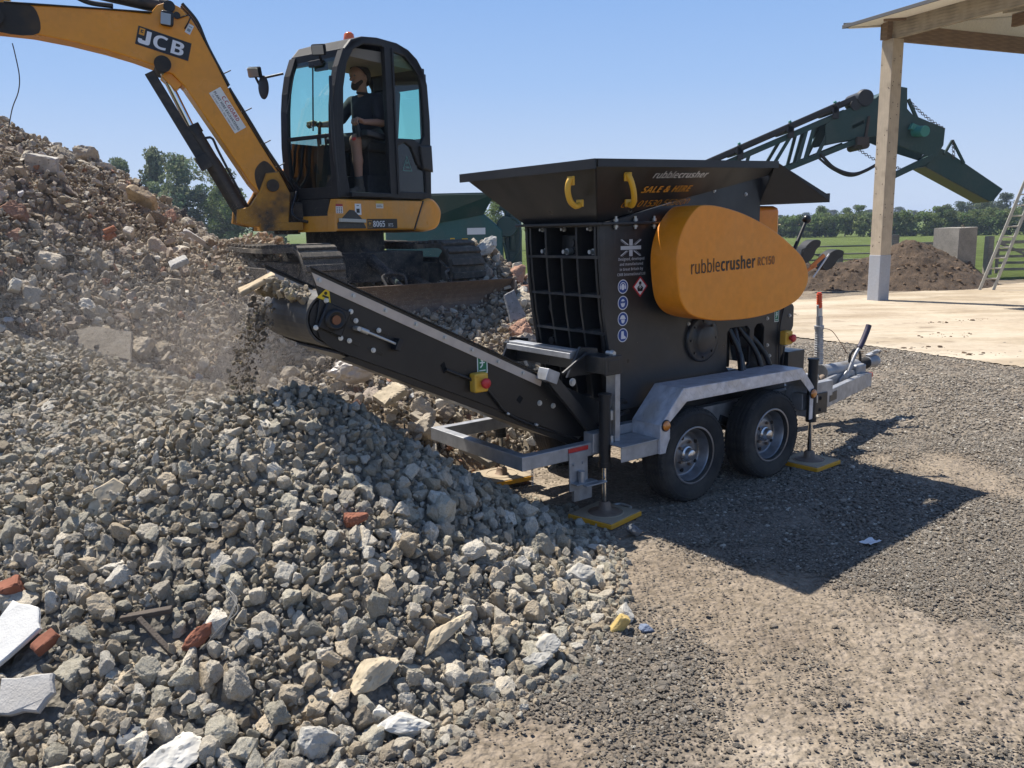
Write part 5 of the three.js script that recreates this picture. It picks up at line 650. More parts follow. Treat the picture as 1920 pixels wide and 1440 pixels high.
  part('headliner', side([[0.4, 3.46], [0.3, 3.51], [-0.4, 3.55], [-0.6, 3.45], [-0.6, 3.42], [0.42, 3.42]], -0.1, 0.56), M.headliner ??= std({ rgb: [0.17, 0.15, 0.12], roughness: 0.9 }), C);
  { // front frame, leaning like the side outline: bars round two panes
    const fx = (y) => { for (let i = 0; i < 6; i++) { const [a, b] = [cabOut[i], cabOut[i + 1]]; if (y >= a[1] && y <= b[1]) return lerp(a[0], b[0], (y - a[1]) / (b[1] - a[1])) - 0.02; } return 0.6; };
    const post = (s, y0, y1, w) => { const g = []; for (let i = 0; i < 8; i++) { const a = lerp(y0, y1, i / 8), b = lerp(y0, y1, (i + 1) / 8); g.push(bar(P(fx(a), a, s), P(fx(b), b + 0.004, s), 0.05, w, 0.003, V3(1, 0, 0))); } return g; };
    part('cab_front_frame', [post(-0.1, 2.05, 3.44, 0.09), post(0.575, 2.05, 3.46, 0.075), bar(P(fx(2.1), 2.1, -0.12), P(fx(2.1), 2.1, 0.6), 0.11, 0.05), bar(P(fx(2.645), 2.645, -0.1), P(fx(2.645), 2.645, 0.58), 0.035, 0.04), bar(P(0.47, 3.42, -0.12), P(0.47, 3.42, 0.58), 0.1, 0.06), prism([[0, 0], [0.12, 0], [0, 0.12]], 0, 0.03).rotateY(Math.PI / 2).translate(fx(2.15) - 0.02, 2.15, 0.06), prism([[0, 0], [-0.12, 0], [0, 0.12]], 0, 0.03).rotateY(Math.PI / 2).translate(fx(2.15) - 0.02, 2.15, -0.54)], M.cab, C);
    const pane = (y0, y1, s0, s1, n) => { const pos = []; for (let i = 0; i < n; i++) { const a = lerp(y0, y1, i / n), b = lerp(y0, y1, (i + 1) / n), q = [P(fx(a), a, s0), P(fx(a), a, s1), P(fx(b), b, s1), P(fx(b), b, s0)]; for (const k of [0, 1, 2, 0, 2, 3]) pos.push(...q[k]); } const g = new THREE.BufferGeometry(); g.setAttribute('position', new THREE.Float32BufferAttribute(pos, 3)); g.computeVertexNormals(); return g; };
    part('windscreen', pane(2.66, 3.4, -0.06, 0.54, 8), M.glass, C); part('lower_windscreen', pane(2.15, 2.63, -0.06, 0.54, 6), M.glassDark, C);
    part('wiper', [bar(P(fx(3.36) + 0.03, 3.36, 0.24), P(fx(2.7) + 0.03, 2.7, 0.33), 0.014, 0.014), bar(P(fx(3.3) + 0.03, 3.3, 0.0), P(fx(2.9) + 0.03, 2.9, -0.05), 0.01, 0.012), bar(P(fx(3.34), 3.36, 0.18), P(fx(3.34), 3.36, 0.36), 0.06, 0.05)], M.black, C);
    part('handrail', tube([P(0.66, 3.19, 0.585), P(0.68, 3.1, 0.6), P(0.685, 2.6, 0.6), P(0.66, 2.2, 0.6)], 0.016, 24, 8), M.black, C);
  }
  const winPane = (pts, s, mat, name) => { const g = new THREE.ShapeGeometry(shape2(pts)); part(name, g.translate(0, 0, -s), mat, C); };
  winPane(rearWin, 0.588, M.glass, 'side_window'); winPane(lowWin, 0.588, M.glassDark, 'lower_side_window'); winPane([[0.58, 2.62], [0.585, 2.8], [0.55, 3.1], [0.45, 3.38], [0.3, 3.5], [-0.3, 3.54], [-0.55, 3.47], [-0.68, 3.3], [-0.7, 2.62]], -0.13, M.glass, 'far_side_window');
  part('cab_back', [span(-0.79, -0.75, 2.05, 2.72, -0.56, 0.12), span(-0.79, -0.73, 3.38, 3.46, -0.56, 0.12), span(-0.79, -0.75, 2.05, 3.4, 0.06, 0.12), span(-0.79, -0.75, 2.05, 3.4, -0.58, -0.5)], M.cab, C);
  part('rear_window', plate([P(-0.77, 2.72, -0.07), P(-0.77, 2.72, 0.51), P(-0.765, 3.38, 0.51), P(-0.765, 3.38, -0.07)], 0.003), M.glass, C);
  part('door_pillar', [side([[-0.085, 2.1], [-0.085, 3.57], [-0.115, 3.57], [-0.115, 2.1]], 0.6, 0.622), side([[-0.2, 2.1], [-0.2, 3.58], [-0.225, 3.58], [-0.225, 2.1]], 0.6, 0.622)], M.cab, C);
  part('door_latch', [side([[-0.58, 2.62], [-0.78, 2.64], [-0.79, 2.35], [-0.62, 2.38]], 0.6, 0.64, 0.015, [], 2)], M.black, C);
  part('door_sill', [side([[0.53, 2.06], [0.53, 2.1], [-0.1, 2.1], [-0.1, 2.06]], 0.58, 0.66)], M.cab, C); part('cab_floor', span(-0.76, 0.64, 2.045, 2.085, -0.57, 0.12), M.black, C);
  // inside
  part('seat', [box(0.46, 0.12, 0.42, -0.22, 2.6, -0.22, 0, 0, 0.05, 0.04), span(-0.4, -0.05, 2.3, 2.55, -0.36, -0.08), span(-0.35, 0.02, 2.08, 2.3, -0.4, -0.04), box(0.12, 0.6, 0.42, -0.45, 2.92, -0.22, 0, 0, 0.14, 0.05), box(0.09, 0.16, 0.26, -0.5, 3.3, -0.22, 0, 0, 0.1, 0.04)], M.seat ??= std({ map: grimeMap([0.02, 0.02, 0.021], [0.1, 0.085, 0.07], 0.3, 337), roughness: 0.9 }), C);
  part('console', [box(0.3, 0.07, 0.1, 0.0, 2.7, -0.5, 0, 0, 0.1, 0.02), box(0.3, 0.07, 0.1, 0.0, 2.66, 0.03, 0, 0, 0.1, 0.02), box(0.14, 0.5, 0.2, 0.4, 2.35, -0.2, 0, 0, 0.15, 0.03)], M.black, C);
  part('joystick', [cyl([0.13, 2.68, -0.42], [0.16, 2.82, -0.41], 0.03, 0.022), ball(0.165, 2.83, -0.41, 0.035), cyl([0.33, 2.58, -0.03], [0.33, 2.8, -0.05], 0.022, 0.016), ball(0.33, 2.815, -0.05, 0.035)], M.black, C); part('track_lever', [cyl([0.42, 2.2, -0.14], [0.44, 2.66, -0.13], 0.012), cyl([0.42, 2.2, -0.24], [0.44, 2.66, -0.24], 0.012), ball(0.44, 2.68, -0.13, 0.026), ball(0.44, 2.68, -0.24, 0.026)], M.black, C);
  part('interior_mirror', [box(0.04, 0.07, 0.16, 0.5, 3.33, -0.3)], M.black, C);
  // lamps, mirror, beacon
  const lamp = (f, y, s, turn) => { const l = part('work_lamp', [box(0.075, 0.1, 0.13, 0, 0, 0, 0, 0, 0, 0.015), bar([0, -0.05, 0], [-0.05, -0.12, 0], 0.02, 0.02)], M.matBlack ??= std({ rgb: [0.012, 0.012, 0.012], roughness: 0.9, specularIntensity: 0.3 }), C); part('lamp_lens', box(0.006, 0.082, 0.11, 0.0385, 0, 0), M.lens, l); l.position.set(...P(f, y, s)); l.rotation.set(0, turn, -0.25); };
  lamp(0.73, 3.43, 0.52, 0.5); lamp(0.78, 3.32, -0.36, 0.4);
  part('mirror_arm', [cyl(P(0.62, 3.3, -0.12), P(0.74, 3.26, -0.3), 0.012), cyl(P(0.74, 3.26, -0.3), P(0.76, 3.3, -0.36), 0.012)], M.black, C);
  part('wing_mirror', [new THREE.SphereGeometry(0.09, 16, 10).scale(0.14, 1.3, 0.9).translate(...P(0.74, 3.17, -0.29))], M.black, C);
  part('beacon', [turned([[0.058, 0], [0.06, 0.06], [0.052, 0.11], [0.03, 0.13], [0, 0.133]], 0, 0, 0, 20).rotateX(-Math.PI / 2).translate(...P(-0.12, 3.66, 0.1))], M.beacon, C); part('beacon_base', cyl(P(-0.12, 3.63, 0.1), P(-0.12, 3.668, 0.1), 0.065), M.black, C);
  // stickers
  const st = (name, w, h, pw, ph, draw, f, y, s, label) => decal(name, w, h, decalMat(pw, ph, draw), C, P(f, y, s), [0, Math.PI, 0], label);
  st('model_badge', 0.46, 0.1, 460, 100, (k) => { k.fillStyle = '#17130e'; k.fillRect(0, 0, 460, 100); k.strokeStyle = '#c58b1f'; k.lineWidth = 5; k.strokeRect(12, 16, 60, 68); k.fillStyle = '#c58b1f'; k.fillRect(26, 38, 32, 14); k.fillRect(34, 30, 12, 40); k.fillStyle = '#d8d6d0'; k.font = 'bold 84px sans-serif'; k.fillText('8065', 86, 52); k.font = '48px sans-serif'; k.fillText('RTS', 318, 64); }, 0.09, 1.79, 0.6425);
  st('notice_label', 0.09, 0.11, 70, 90, (k) => { k.fillStyle = '#d9d9d6'; k.fillRect(0, 0, 70, 90); k.fillStyle = '#1a1a1a'; k.fillRect(16, 40, 36, 34); k.fillRect(20, 12, 26, 6); }, 0.44, 1.935, 0.6425); st('notice_label', 0.095, 0.09, 80, 76, (k) => { k.fillStyle = '#d6cfcb'; k.fillRect(0, 0, 80, 76); k.fillStyle = '#a3302a'; k.fillRect(0, 0, 80, 20); k.fillStyle = '#39322e'; for (let i = 0; i < 12; i++) k.fillRect(8 + (i % 3) * 24, 28 + Math.floor(i / 3) * 12, 14, 7); }, 0.7, 1.94, 0.6425); st('notice_label', 0.11, 0.075, 90, 60, (k) => { k.fillStyle = '#cfcabb'; k.fillRect(0, 0, 90, 60); k.fillStyle = '#c99b23'; k.fillRect(0, 0, 90, 22); k.fillStyle = '#555'; k.fillRect(8, 32, 60, 5); k.fillRect(8, 44, 70, 5); }, 0.12, 1.985, 0.6425);
  st('warning_triangle', 0.16, 0.17, 130, 140, (k) => { k.strokeStyle = '#5f8f86'; k.lineWidth = 6; k.beginPath(); k.moveTo(65, 8); k.lineTo(124, 134); k.lineTo(6, 134); k.closePath(); k.stroke(); k.fillStyle = '#5f8f86'; k.font = 'bold 30px sans-serif'; k.textAlign = 'center'; k.fillText('21', 65, 66); k.font = 'bold 24px sans-serif'; k.fillText('5060', 65, 104); }, -0.4, 2.43, 0.592);
  // ---- boom: x out along the reach, z away from the camera side
  const Bm = frame([-0.9, 0.436], [-0.436, -0.9], [-2.38, 0, -8.51]), bo = (name, gs, mat, label) => part(name, inFrame(Bm, gs), mat, C, label);
  const boomPts = [[-0.12, 2.28], [0.07, 2.62], [0.26, 2.97], [0.4, 3.3], [0.53, 3.58], [0.60, 3.7], [0.69, 3.79], [0.78, 3.83], [0.88, 3.79], [0.95, 3.71], [1.25, 3.715], [1.56, 3.71], [2.1, 3.69], [2.3, 3.66], [2.36, 3.57], [2.28, 3.47], [2.15, 3.47], [1.91, 3.46], [1.62, 3.42], [1.34, 3.365], [1.12, 3.31], [0.95, 3.255], [0.8, 3.19], [0.7, 3.08], [0.58, 2.88], [0.38, 2.55], [0.17, 2.2], [0.03, 2.03], [-0.08, 2.08]];
  bo('boom', prism(boomPts, 0.0, 0.26, 0.012, [], 2), M.boomYellow ??= std({ map: grimeMap([0.72, 0.275, 0.008], [0.22, 0.12, 0.04], 0.12, 347, 0.06), roughness: 0.42, roughnessMap: roughVar, bumpMap: dentBump, bumpScale: 0.004 }));
  bo('boom_top_plate', [bar([0.93, 3.72, 0.13], [2.1, 3.70, 0.13], 0.012, 0.3)], M.black); bo('boom_grease', [prism(spline([[1.86, 3.47], [1.88, 3.68], [2.02, 3.695], [2.2, 3.68], [2.28, 3.57], [2.22, 3.475]], 30), -0.004, -0.001, 0.0005)], M.grease ??= std({ map: grimeMap([0.018, 0.015, 0.012], [0.16, 0.09, 0.03], 0.25, 353), roughness: 0.7 })); bo('boom_grease', [prism(spline([[-0.11, 2.24], [0.02, 2.42], [0.12, 2.33], [0.1, 2.14], [0.02, 2.06], [-0.06, 2.1]], 30), -0.004, -0.001, 0.0005)], M.grease);
  bo('boom_pin', [cyl([0.885, 3.265, -0.05], [0.885, 3.265, 0.3], 0.065), cyl([0.885, 3.265, -0.065], [0.885, 3.265, -0.05], 0.075, 0.07, 20)], M.grease); bo('boom_pin', [cyl([0.78, 3.78, -0.035], [0.78, 3.78, 0.3], 0.05)], M.black); bo('boom_pin', [cyl([0.72, 3.71, -0.02], [0.72, 3.71, 0.28], 0.03)], M.black); bo('boom_pin', cyl([2.2, 3.58, -0.04], [2.2, 3.58, 0.3], 0.09), M.grease);
  bo('weld_rib', [bar([0.87, 3.2, 0.13], [0.75, 3.08, 0.13], 0.08, 0.2)], M.boomYellow);
  bo('boom_ram', [cyl([0.66, 2.7, 0.1], [0.24, 1.88, 0.1], 0.075, 0.075, 20), cyl([0.68, 2.74, 0.1], [0.64, 2.66, 0.1], 0.088, 0.088, 20), cyl([0.24, 1.88, 0.02], [0.24, 1.88, 0.2], 0.08)], M.blackGrime ??= std({ map: grimeMap([0.016, 0.015, 0.014], [0.15, 0.11, 0.07], 0.4, 359), roughness: 0.6 }));
  bo('boom_ram_rod', cyl([0.88, 3.24, 0.1], [0.66, 2.7, 0.1], 0.036, 0.036, 16), M.chrome);
  bo('ram_guard', [bar([1.0, 3.2, 0.03], [0.6, 2.42, 0.03], 0.09, 0.03), bar([0.62, 2.46, 0.03], [0.56, 2.34, 0.03], 0.11, 0.1)], M.blackGrime);
  bo('boom_hose', [tube([[0.57, 2.62, -0.01], [0.5, 2.62, -0.02], [0.45, 2.5, -0.01], [0.3, 2.16, 0], [0.2, 1.95, 0.02]], 0.012, 30, 6), tube([[0.56, 2.55, 0.18], [0.44, 2.45, 0.2], [0.26, 2.1, 0.2]], 0.012, 20, 6)], M.blackGloss);
  bo('dipper_ram', [cyl([0.8, 3.8, 0.13], [1.5, 3.9, 0.13], 0.06, 0.06, 18), cyl([0.78, 3.8, 0.13], [0.86, 3.81, 0.13], 0.075, 0.075, 18)], M.blackGrime); bo('dipper_ram_rod', cyl([1.5, 3.9, 0.13], [2.0, 3.97, 0.13], 0.035), M.chrome); bo('hose_pipe', [tube([[1.25, 3.75, 0.02], [1.45, 3.76, 0.0], [1.62, 3.83, 0.0], [1.8, 3.87, 0.02]], 0.022, 20, 8), tube([[0.6, 3.72, 0.05], [0.66, 3.6, -0.012], [0.6, 3.72, -0.012], [0.72, 3.68, -0.02]], 0.006, 20, 5)], M.black);
  bo('dipper_arm', prism([[2.05, 3.75], [2.4, 3.9], [2.6, 3.8], [2.75, 3.1], [2.72, 2.2], [2.62, 2.2], [2.5, 3.0], [2.3, 3.5], [2.1, 3.52]], 0.03, 0.23, 0.01), M.boomYellow);
  for (const dz of [0.04, 0.12, 0.2]) bo('boom_hose', [tube([[0.66, 3.83, dz], [0.54, 3.68, dz], [0.46, 3.46, dz], [0.3, 3.12, dz]], 0.016, 24, 6), tube([[0.3, 3.1, dz], [0.12, 2.78, dz], [0.0, 2.56, dz], [-0.16, 2.3, dz], [-0.3, 2.1, dz + 0.1]], 0.016, 24, 6)], M.blackGloss);
  for (const [x, y] of [[0.38, 3.22], [0.21, 2.88], [0.05, 2.58], [-0.07, 2.36]]) bo('hose_clip', [tube([[x, y, 0.05], [x - 0.05, y + 0.015, 0.05], [x - 0.11, y + 0.045, 0.05]], 0.006, 8, 5)], M.black);
  { const l = bo('boom_lamp', [box(0.11, 0.13, 0.07, 0.81, 3.665, -0.05, 0, 0, 0.12, 0.02)], M.black); part('lamp_lens', inFrame(Bm, box(0.085, 0.1, 0.006, 0.825, 3.655, -0.087, 0, 0, 0.12)), M.lens, l); }
  // king post casting and foot
  bo('king_post', [prism([[-0.16, 1.78], [-0.2, 2.1], [-0.1, 2.32], [0.02, 2.3], [0.1, 2.12], [0.2, 1.98], [0.32, 1.95], [0.34, 1.82], [0.2, 1.78]], -0.05, 0.02, 0.01), prism([[-0.2, 1.78], [-0.2, 2.1], [-0.1, 2.32], [0.02, 2.3], [0.12, 2.1], [0.2, 1.98], [0.32, 1.95], [0.34, 1.82], [0.2, 1.78]], 0.26, 0.33, 0.01), span(-0.3, 0.12, 1.74, 1.82, -0.06, 0.34)], M.castYellow ??= std({ map: grimeMap([0.45, 0.2, 0.015], [0.03, 0.024, 0.018], 0.9, 367), roughness: 0.65 }));
  bo('swing_bracket', [span(-0.75, -0.1, 1.76, 2.02, 0.0, 0.3, 0.03), cyl([-0.18, 1.7, 0.14], [-0.18, 2.12, 0.14], 0.13, 0.13, 24)], M.grease); bo('boom_pin', cyl([-0.03, 2.18, -0.08], [-0.03, 2.18, 0.36], 0.06), M.grease);
  bo('foot_hose', [0.05, 0.13, 0.21].map((d, i) => tube([[-0.28, 2.12 - i * 0.02, d], [-0.2, 1.9, d - 0.12], [-0.38, 1.82, d - 0.1], [-0.6, 1.9, d]], 0.016, 20, 6)), M.blackGloss);
  // boards on the boom side
  const bd = (name, w, h, pw, ph, draw, x, y, ang) => { const o = decal(name, w, h, decalMat(pw, ph, draw), C, [0, 0, 0], [0, 0, 0]); o.applyMatrix4(Bm.clone().multiply(new THREE.Matrix4().compose(V3(x, y, -0.0045), new THREE.Quaternion().setFromEuler(new THREE.Euler(0, Math.PI, ang)), V3(1, 1, 1)))); };
  bd('maker_badge', 0.46, 0.165, 460, 165, (k) => { k.fillStyle = '#1b1c22'; k.fillRect(0, 0, 460, 165); k.fillStyle = '#cf8d1c'; k.fillRect(14, 12, 46, 60); k.fillStyle = '#1b1c22'; k.fillRect(26, 26, 22, 8); k.fillRect(26, 26, 8, 26); k.fillRect(26, 44, 22, 8); k.fillStyle = '#dcdde2'; k.fillRect(78, 22, 40, 96); k.beginPath(); k.moveTo(16, 104); k.lineTo(50, 104); k.lineTo(50, 112); k.lineTo(118, 112); k.lineTo(118, 120); k.quadraticCurveTo(118, 146, 92, 146); k.lineTo(40, 146); k.quadraticCurveTo(16, 146, 16, 122); k.fill(); k.font = 'bold 168px sans-serif'; k.save(); k.translate(0, 84); k.scale(1.3, 1); k.fillText('C', 99, 0); k.fillText('B', 214, 0); k.restore(); }, 0.855, 3.455, -0.27);
  bd('hire_board', 0.42, 0.125, 520, 155, (k) => { k.fillStyle = '#dcdad4'; k.fillRect(0, 0, 520, 155); k.textAlign = 'center'; k.fillStyle = '#a02222'; k.font = 'bold 60px sans-serif'; k.fillText('C.C.GOARD', 260, 36); k.fillStyle = '#2a2a2c'; k.font = 'bold 43px sans-serif'; k.fillText('PLANT HIRE EXCAVATIONS', 260, 90, 500); k.font = '26px sans-serif'; k.fillText('Tel. 01603 712119  Mob. 07860 840407', 260, 132, 500); }, 0.335, 2.885, -1.05);
  bd('small_label', 0.05, 0.09, 40, 70, (k) => { k.fillStyle = '#c9ced2'; k.fillRect(0, 0, 40, 70); k.fillStyle = '#7c868c'; k.fillRect(8, 14, 24, 6); k.fillRect(8, 34, 24, 20); }, 0.62, 3.6, -0.5);
}

// ---------------------------------------------------------------- the operator in the cab
// a figure is a set of tapered capsules joined by a smooth minimum and meshed on a grid
function figureMesh(caps, lo, hi, res, k = 0.02, extra = null) {
  const mc = new MarchingCubes(res, new THREE.MeshStandardMaterial(), false, false, 400000), half = res / 2; mc.isolation = 0;
  const C = caps.map(([a, b, ra, rb]) => ({ a: vec(a), d: vec(b).sub(vec(a)), ra, rb, l: vec(b).sub(vec(a)).lengthSq() || 1e-9 })), p = V3(0, 0, 0), q = V3(0, 0, 0), sc = [0, 1, 2].map((i) => (hi[i] - lo[i]) / 2), ce = [0, 1, 2].map((i) => (hi[i] + lo[i]) / 2);
  for (let z = 0; z < res; z++) for (let y = 0; y < res; y++) for (let x = 0; x < res; x++) {
    p.set(ce[0] + sc[0] * (x - half) / half, ce[1] + sc[1] * (y - half) / half, ce[2] + sc[2] * (z - half) / half); let d = 1e3;
    for (const c of C) { q.copy(p).sub(c.a); const t = clamp(q.dot(c.d) / c.l, 0, 1), e = Math.hypot(q.x - c.d.x * t, q.y - c.d.y * t, q.z - c.d.z * t) - lerp(c.ra, c.rb, t); if (d > 900) { d = e; continue; } const h = clamp(0.5 + 0.5 * (d - e) / k, 0, 1); d = lerp(d, e, h) - k * h * (1 - h); }
    if (extra) d = extra(p, d); mc.field[z * mc.size2 + y * mc.size + x] = -d * 100;
  }
  mc.update(); const n = mc.count, g = new THREE.BufferGeometry(), pos = mc.positionArray.slice(0, n * 3), nor = mc.normalArray.slice(0, n * 3);
  for (let i = 0; i < n; i++) for (let j = 0; j < 3; j++) { pos[i * 3 + j] = ce[j] + sc[j] * pos[i * 3 + j]; nor[i * 3 + j] /= sc[j]; }
  g.setAttribute('position', new THREE.BufferAttribute(pos, 3)); g.setAttribute('normal', new THREE.BufferAttribute(nor, 3)); g.normalizeNormals(); return g;
}
{
  // coordinates of the cab: x ahead, y up, z to the machine's right; origin moved to the seat
  const seat = V3(-0.2, 2.1, -0.2), base = seat.clone().applyAxisAngle(V3(0, 1, 0), EXC_TURN).add(V3(...EXC_POS));
  const t = thing('person', 'person in dark polo shirt and shorts sitting at the excavator controls, facing left', 'person', base.toArray(), EXC_TURN);
  const P = (f, y, s) => [f, y, -s], skin = M.skin ??= std({ rgb: [0.3, 0.165, 0.11], roughness: 0.6 });
  const sh = (s) => P(-0.19, 3.085, s), arms = [[sh(0.40), P(-0.17, 2.845, 0.45), 0.05, 0.041], [P(-0.17, 2.845, 0.45), P(0.06, 2.835, 0.42), 0.041, 0.027], [sh(0.02), P(0.02, 2.86, -0.02), 0.05, 0.041], [P(0.02, 2.86, -0.02), P(0.25, 2.825, -0.035), 0.041, 0.027]];
  const torso = [[P(-0.2, 3.06, 0.13), P(-0.2, 3.06, 0.29), 0.085, 0.085], [P(-0.19, 2.98, 0.21), P(-0.19, 2.8, 0.21), 0.135, 0.125], [P(-0.19, 2.8, 0.21), P(-0.21, 2.69, 0.21), 0.13, 0.13], [P(-0.2, 3.09, 0.05), P(-0.2, 3.09, 0.37), 0.055, 0.055]];
  const legs = [[P(-0.2, 2.68, 0.3), P(0.11, 2.65, 0.34), 0.085, 0.062], [P(0.11, 2.65, 0.34), P(0.09, 2.45, 0.335), 0.058, 0.052], [P(0.09, 2.45, 0.335), P(0.08, 2.2, 0.33), 0.052, 0.036], [P(-0.2, 2.68, 0.12), P(0.14, 2.65, 0.08), 0.085, 0.062], [P(0.14, 2.65, 0.08), P(0.15, 2.45, 0.08), 0.058, 0.052], [P(0.15, 2.45, 0.08), P(0.15, 2.2, 0.08), 0.052, 0.036]];
  const neck = [[P(-0.185, 3.1, 0.21), P(-0.15, 3.23, 0.21), 0.058, 0.054]];
  const head = [[P(-0.15, 3.375, 0.21), P(-0.105, 3.385, 0.21), 0.088, 0.08], [P(-0.115, 3.33, 0.21), P(-0.075, 3.265, 0.21), 0.07, 0.038], [P(-0.155, 3.25, 0.21), P(-0.14, 3.32, 0.21), 0.054, 0.07], [P(-0.03, 3.355, 0.21), P(-0.012, 3.318, 0.21), 0.012, 0.017], [P(-0.05, 3.385, 0.18), P(-0.05, 3.385, 0.24), 0.02, 0.02], [P(-0.045, 3.285, 0.195), P(-0.045, 3.285, 0.225), 0.014, 0.014], [P(-0.13, 3.35, 0.295), P(-0.145, 3.33, 0.298), 0.018, 0.012], [P(-0.13, 3.35, 0.125), P(-0.145, 3.33, 0.122), 0.018, 0.012]].map(([a, b, ra, rb]) => [[a[0] + 0.008, a[1] - 0.03, a[2]], [b[0] + 0.008, b[1] - 0.03, b[2]], ra, rb]);
  const hand = (w, s, sgn) => { // palm, four fingers of unequal length curled forward and down round the grip, thumb from the side of the palm
    const [f, y, z0] = w, H = [[P(f, y, z0), P(f + 0.075, y + 0.012, z0), 0.026, 0.026], [P(f + 0.04, y + 0.01, z0 - 0.018), P(f + 0.075, y + 0.012, z0 - 0.022), 0.017, 0.015], [P(f + 0.04, y + 0.01, z0 + 0.018), P(f + 0.075, y + 0.012, z0 + 0.022), 0.017, 0.015]];
    [[-0.031, 0.9], [-0.0105, 1.0], [0.0105, 0.95], [0.031, 0.78]].forEach(([o, l]) => { const a = [f + 0.085, y + 0.018, z0 + o], b = [f + 0.085 + 0.034 * l, y + 0.008, z0 + o * 1.1], c = [f + 0.085 + 0.044 * l, y - 0.024 * l, z0 + o * 1.05], d = [f + 0.085 + 0.026 * l, y - 0.044 * l, z0 + o]; H.push([P(...a), P(...b), 0.0105, 0.0098], [P(...b), P(...c), 0.0098, 0.009], [P(...c), P(...d), 0.009, 0.0082]); });
    H.push([P(f + 0.02, y, z0 + 0.022 * sgn), P(f + 0.055, y - 0.012, z0 + 0.045 * sgn), 0.013, 0.0115], [P(f + 0.055, y - 0.012, z0 + 0.045 * sgn), P(f + 0.088, y - 0.026, z0 + 0.036 * sgn), 0.0105, 0.009]); return H; };
  const h1 = hand([0.07, 2.84, 0.415], 1, -1), h2 = hand([0.265, 2.83, -0.036], 1, 1);
  const box3 = (caps, m) => { const lo = [1e9, 1e9, 1e9], hi = [-1e9, -1e9, -1e9]; for (const [a, b, ra, rb] of caps) for (const [q, r] of [[a, ra], [b, rb]]) for (let i = 0; i < 3; i++) { lo[i] = Math.min(lo[i], q[i] - r - m); hi[i] = Math.max(hi[i], q[i] + r + m); } return [lo, hi]; };
  const mesh = (caps, res, k, extra) => { const [lo, hi] = box3(caps, 0.03); return figureMesh(caps, lo, hi, res, k, extra).translate(-seat.x, -seat.y, -seat.z); };
  part('body', [mesh([...arms, ...torso, ...legs, ...neck], 84, 0.025), mesh([...head, ...neck], 72, 0.018), mesh(h1, 64, 0.005), mesh(h2, 64, 0.005)], skin, t);
  const grow = (caps, g) => caps.map(([a, b, ra, rb]) => [a, b, ra + g, rb + g]), mid = (a, b, k) => a.map((v, i) => lerp(v, b[i], k));
  part('shirt', mesh(grow([...torso, [arms[0][0], mid(arms[0][0], arms[0][1], 0.72), 0.056, 0.06], [arms[2][0], mid(arms[2][0], arms[2][1], 0.72), 0.056, 0.06]], 0.012), 84, 0.03, (p, d) => Math.max(d, 2.69 - p.y)), M.navy ??= std({ map: grimeMap([0.014, 0.016, 0.024], [0.09, 0.08, 0.07], 0.15, 501), roughness: 0.9 }), t);
  part('collar', [new THREE.TorusGeometry(0.063, 0.016, 8, 20).rotateX(1.35).translate(-0.18 - seat.x, 3.165 - seat.y, -0.21 - seat.z)], M.navy, t);
  part('shorts', mesh(grow([[P(-0.2, 2.68, 0.3), P(0.03, 2.655, 0.335), 0.088, 0.08], [P(-0.2, 2.68, 0.12), P(0.05, 2.655, 0.085), 0.088, 0.08], [P(-0.22, 2.7, 0.15), P(-0.22, 2.7, 0.27), 0.125, 0.125]], 0.012), 72, 0.03), M.shorts ??= std({ map: grimeMap([0.05, 0.052, 0.05], [0.14, 0.12, 0.1], 0.3, 503), roughness: 0.95 }), t);
  for (const [f, s] of [[0.08, 0.33], [0.15, 0.08]]) { part('boot', mesh([[P(f - 0.02, 2.14, s), P(f + 0.13, 2.125, s + 0.005), 0.045, 0.036], [P(f, 2.15, s), P(f, 2.25, s), 0.05, 0.047]], 44, 0.03, (p, d) => Math.max(d, 2.092 - p.y)), M.boot ??= std({ map: grimeMap([0.07, 0.055, 0.04], [0.25, 0.2, 0.15], 0.6, 507), roughness: 0.9 }), t); part('sock', cyl([f - seat.x, 2.25 - seat.y, -s - seat.z], [f - seat.x, 2.29 - seat.y, -s - seat.z], 0.047, 0.045, 14), M.shorts, t); }
  part('hair', mesh([[P(-0.15, 3.353, 0.21), P(-0.105, 3.365, 0.21), 0.103, 0.09], [P(-0.18, 3.31, 0.21), P(-0.165, 3.35, 0.21), 0.085, 0.095]], 64, 0.02, (p, d) => Math.max(d, 3.372 - p.y + (p.x + 0.1) * 1.0)), M.hair ??= std({ rgb: [0.035, 0.022, 0.014], roughness: 0.9 }), t);
  part('beard', mesh([[P(-0.1, 3.275, 0.26), P(-0.05, 3.222, 0.22), 0.022, 0.03], [P(-0.1, 3.275, 0.16), P(-0.05, 3.222, 0.2), 0.022, 0.03], [P(-0.055, 3.222, 0.21), P(-0.04, 3.235, 0.21), 0.036, 0.022]], 48, 0.02), M.hair, t);
  for (const s of [0.18, 0.24]) part('eye', ball(-0.028 - seat.x, 3.327 - seat.y, -s - seat.z, 0.011), M.eye ??= std({ rgb: [0.12, 0.1, 0.09], roughness: 0.4 }), t);
  part('knee_plaster', ball(0.15 - seat.x, 2.66 - seat.y, -0.36 - seat.z, 0.03, 1, 0.8, 1), M.red, t);
}
const TONES = {
  grey: [0.53, 0.475, 0.385], greyGreen: [0.44, 0.405, 0.325], pale: [0.63, 0.585, 0.5], dark: [0.11, 0.106, 0.1], tan: [0.5, 0.42, 0.31], ochre: [0.5, 0.41, 0.24], brick: [0.34, 0.15, 0.095], oldBrick: [0.4, 0.24, 0.17],
  earth: [0.37, 0.315, 0.24], brown: [0.26, 0.215, 0.165], sand: [0.5, 0.435, 0.345], pinkish: [0.4, 0.335, 0.275], white: [0.68, 0.67, 0.65],
};
const TONE_MATS = {}; const toneMat = (k, i) => (TONE_MATS[k + i] ??= rockMat(TONES[k].map((c) => c * [0.84, 1, 1.14][i])));
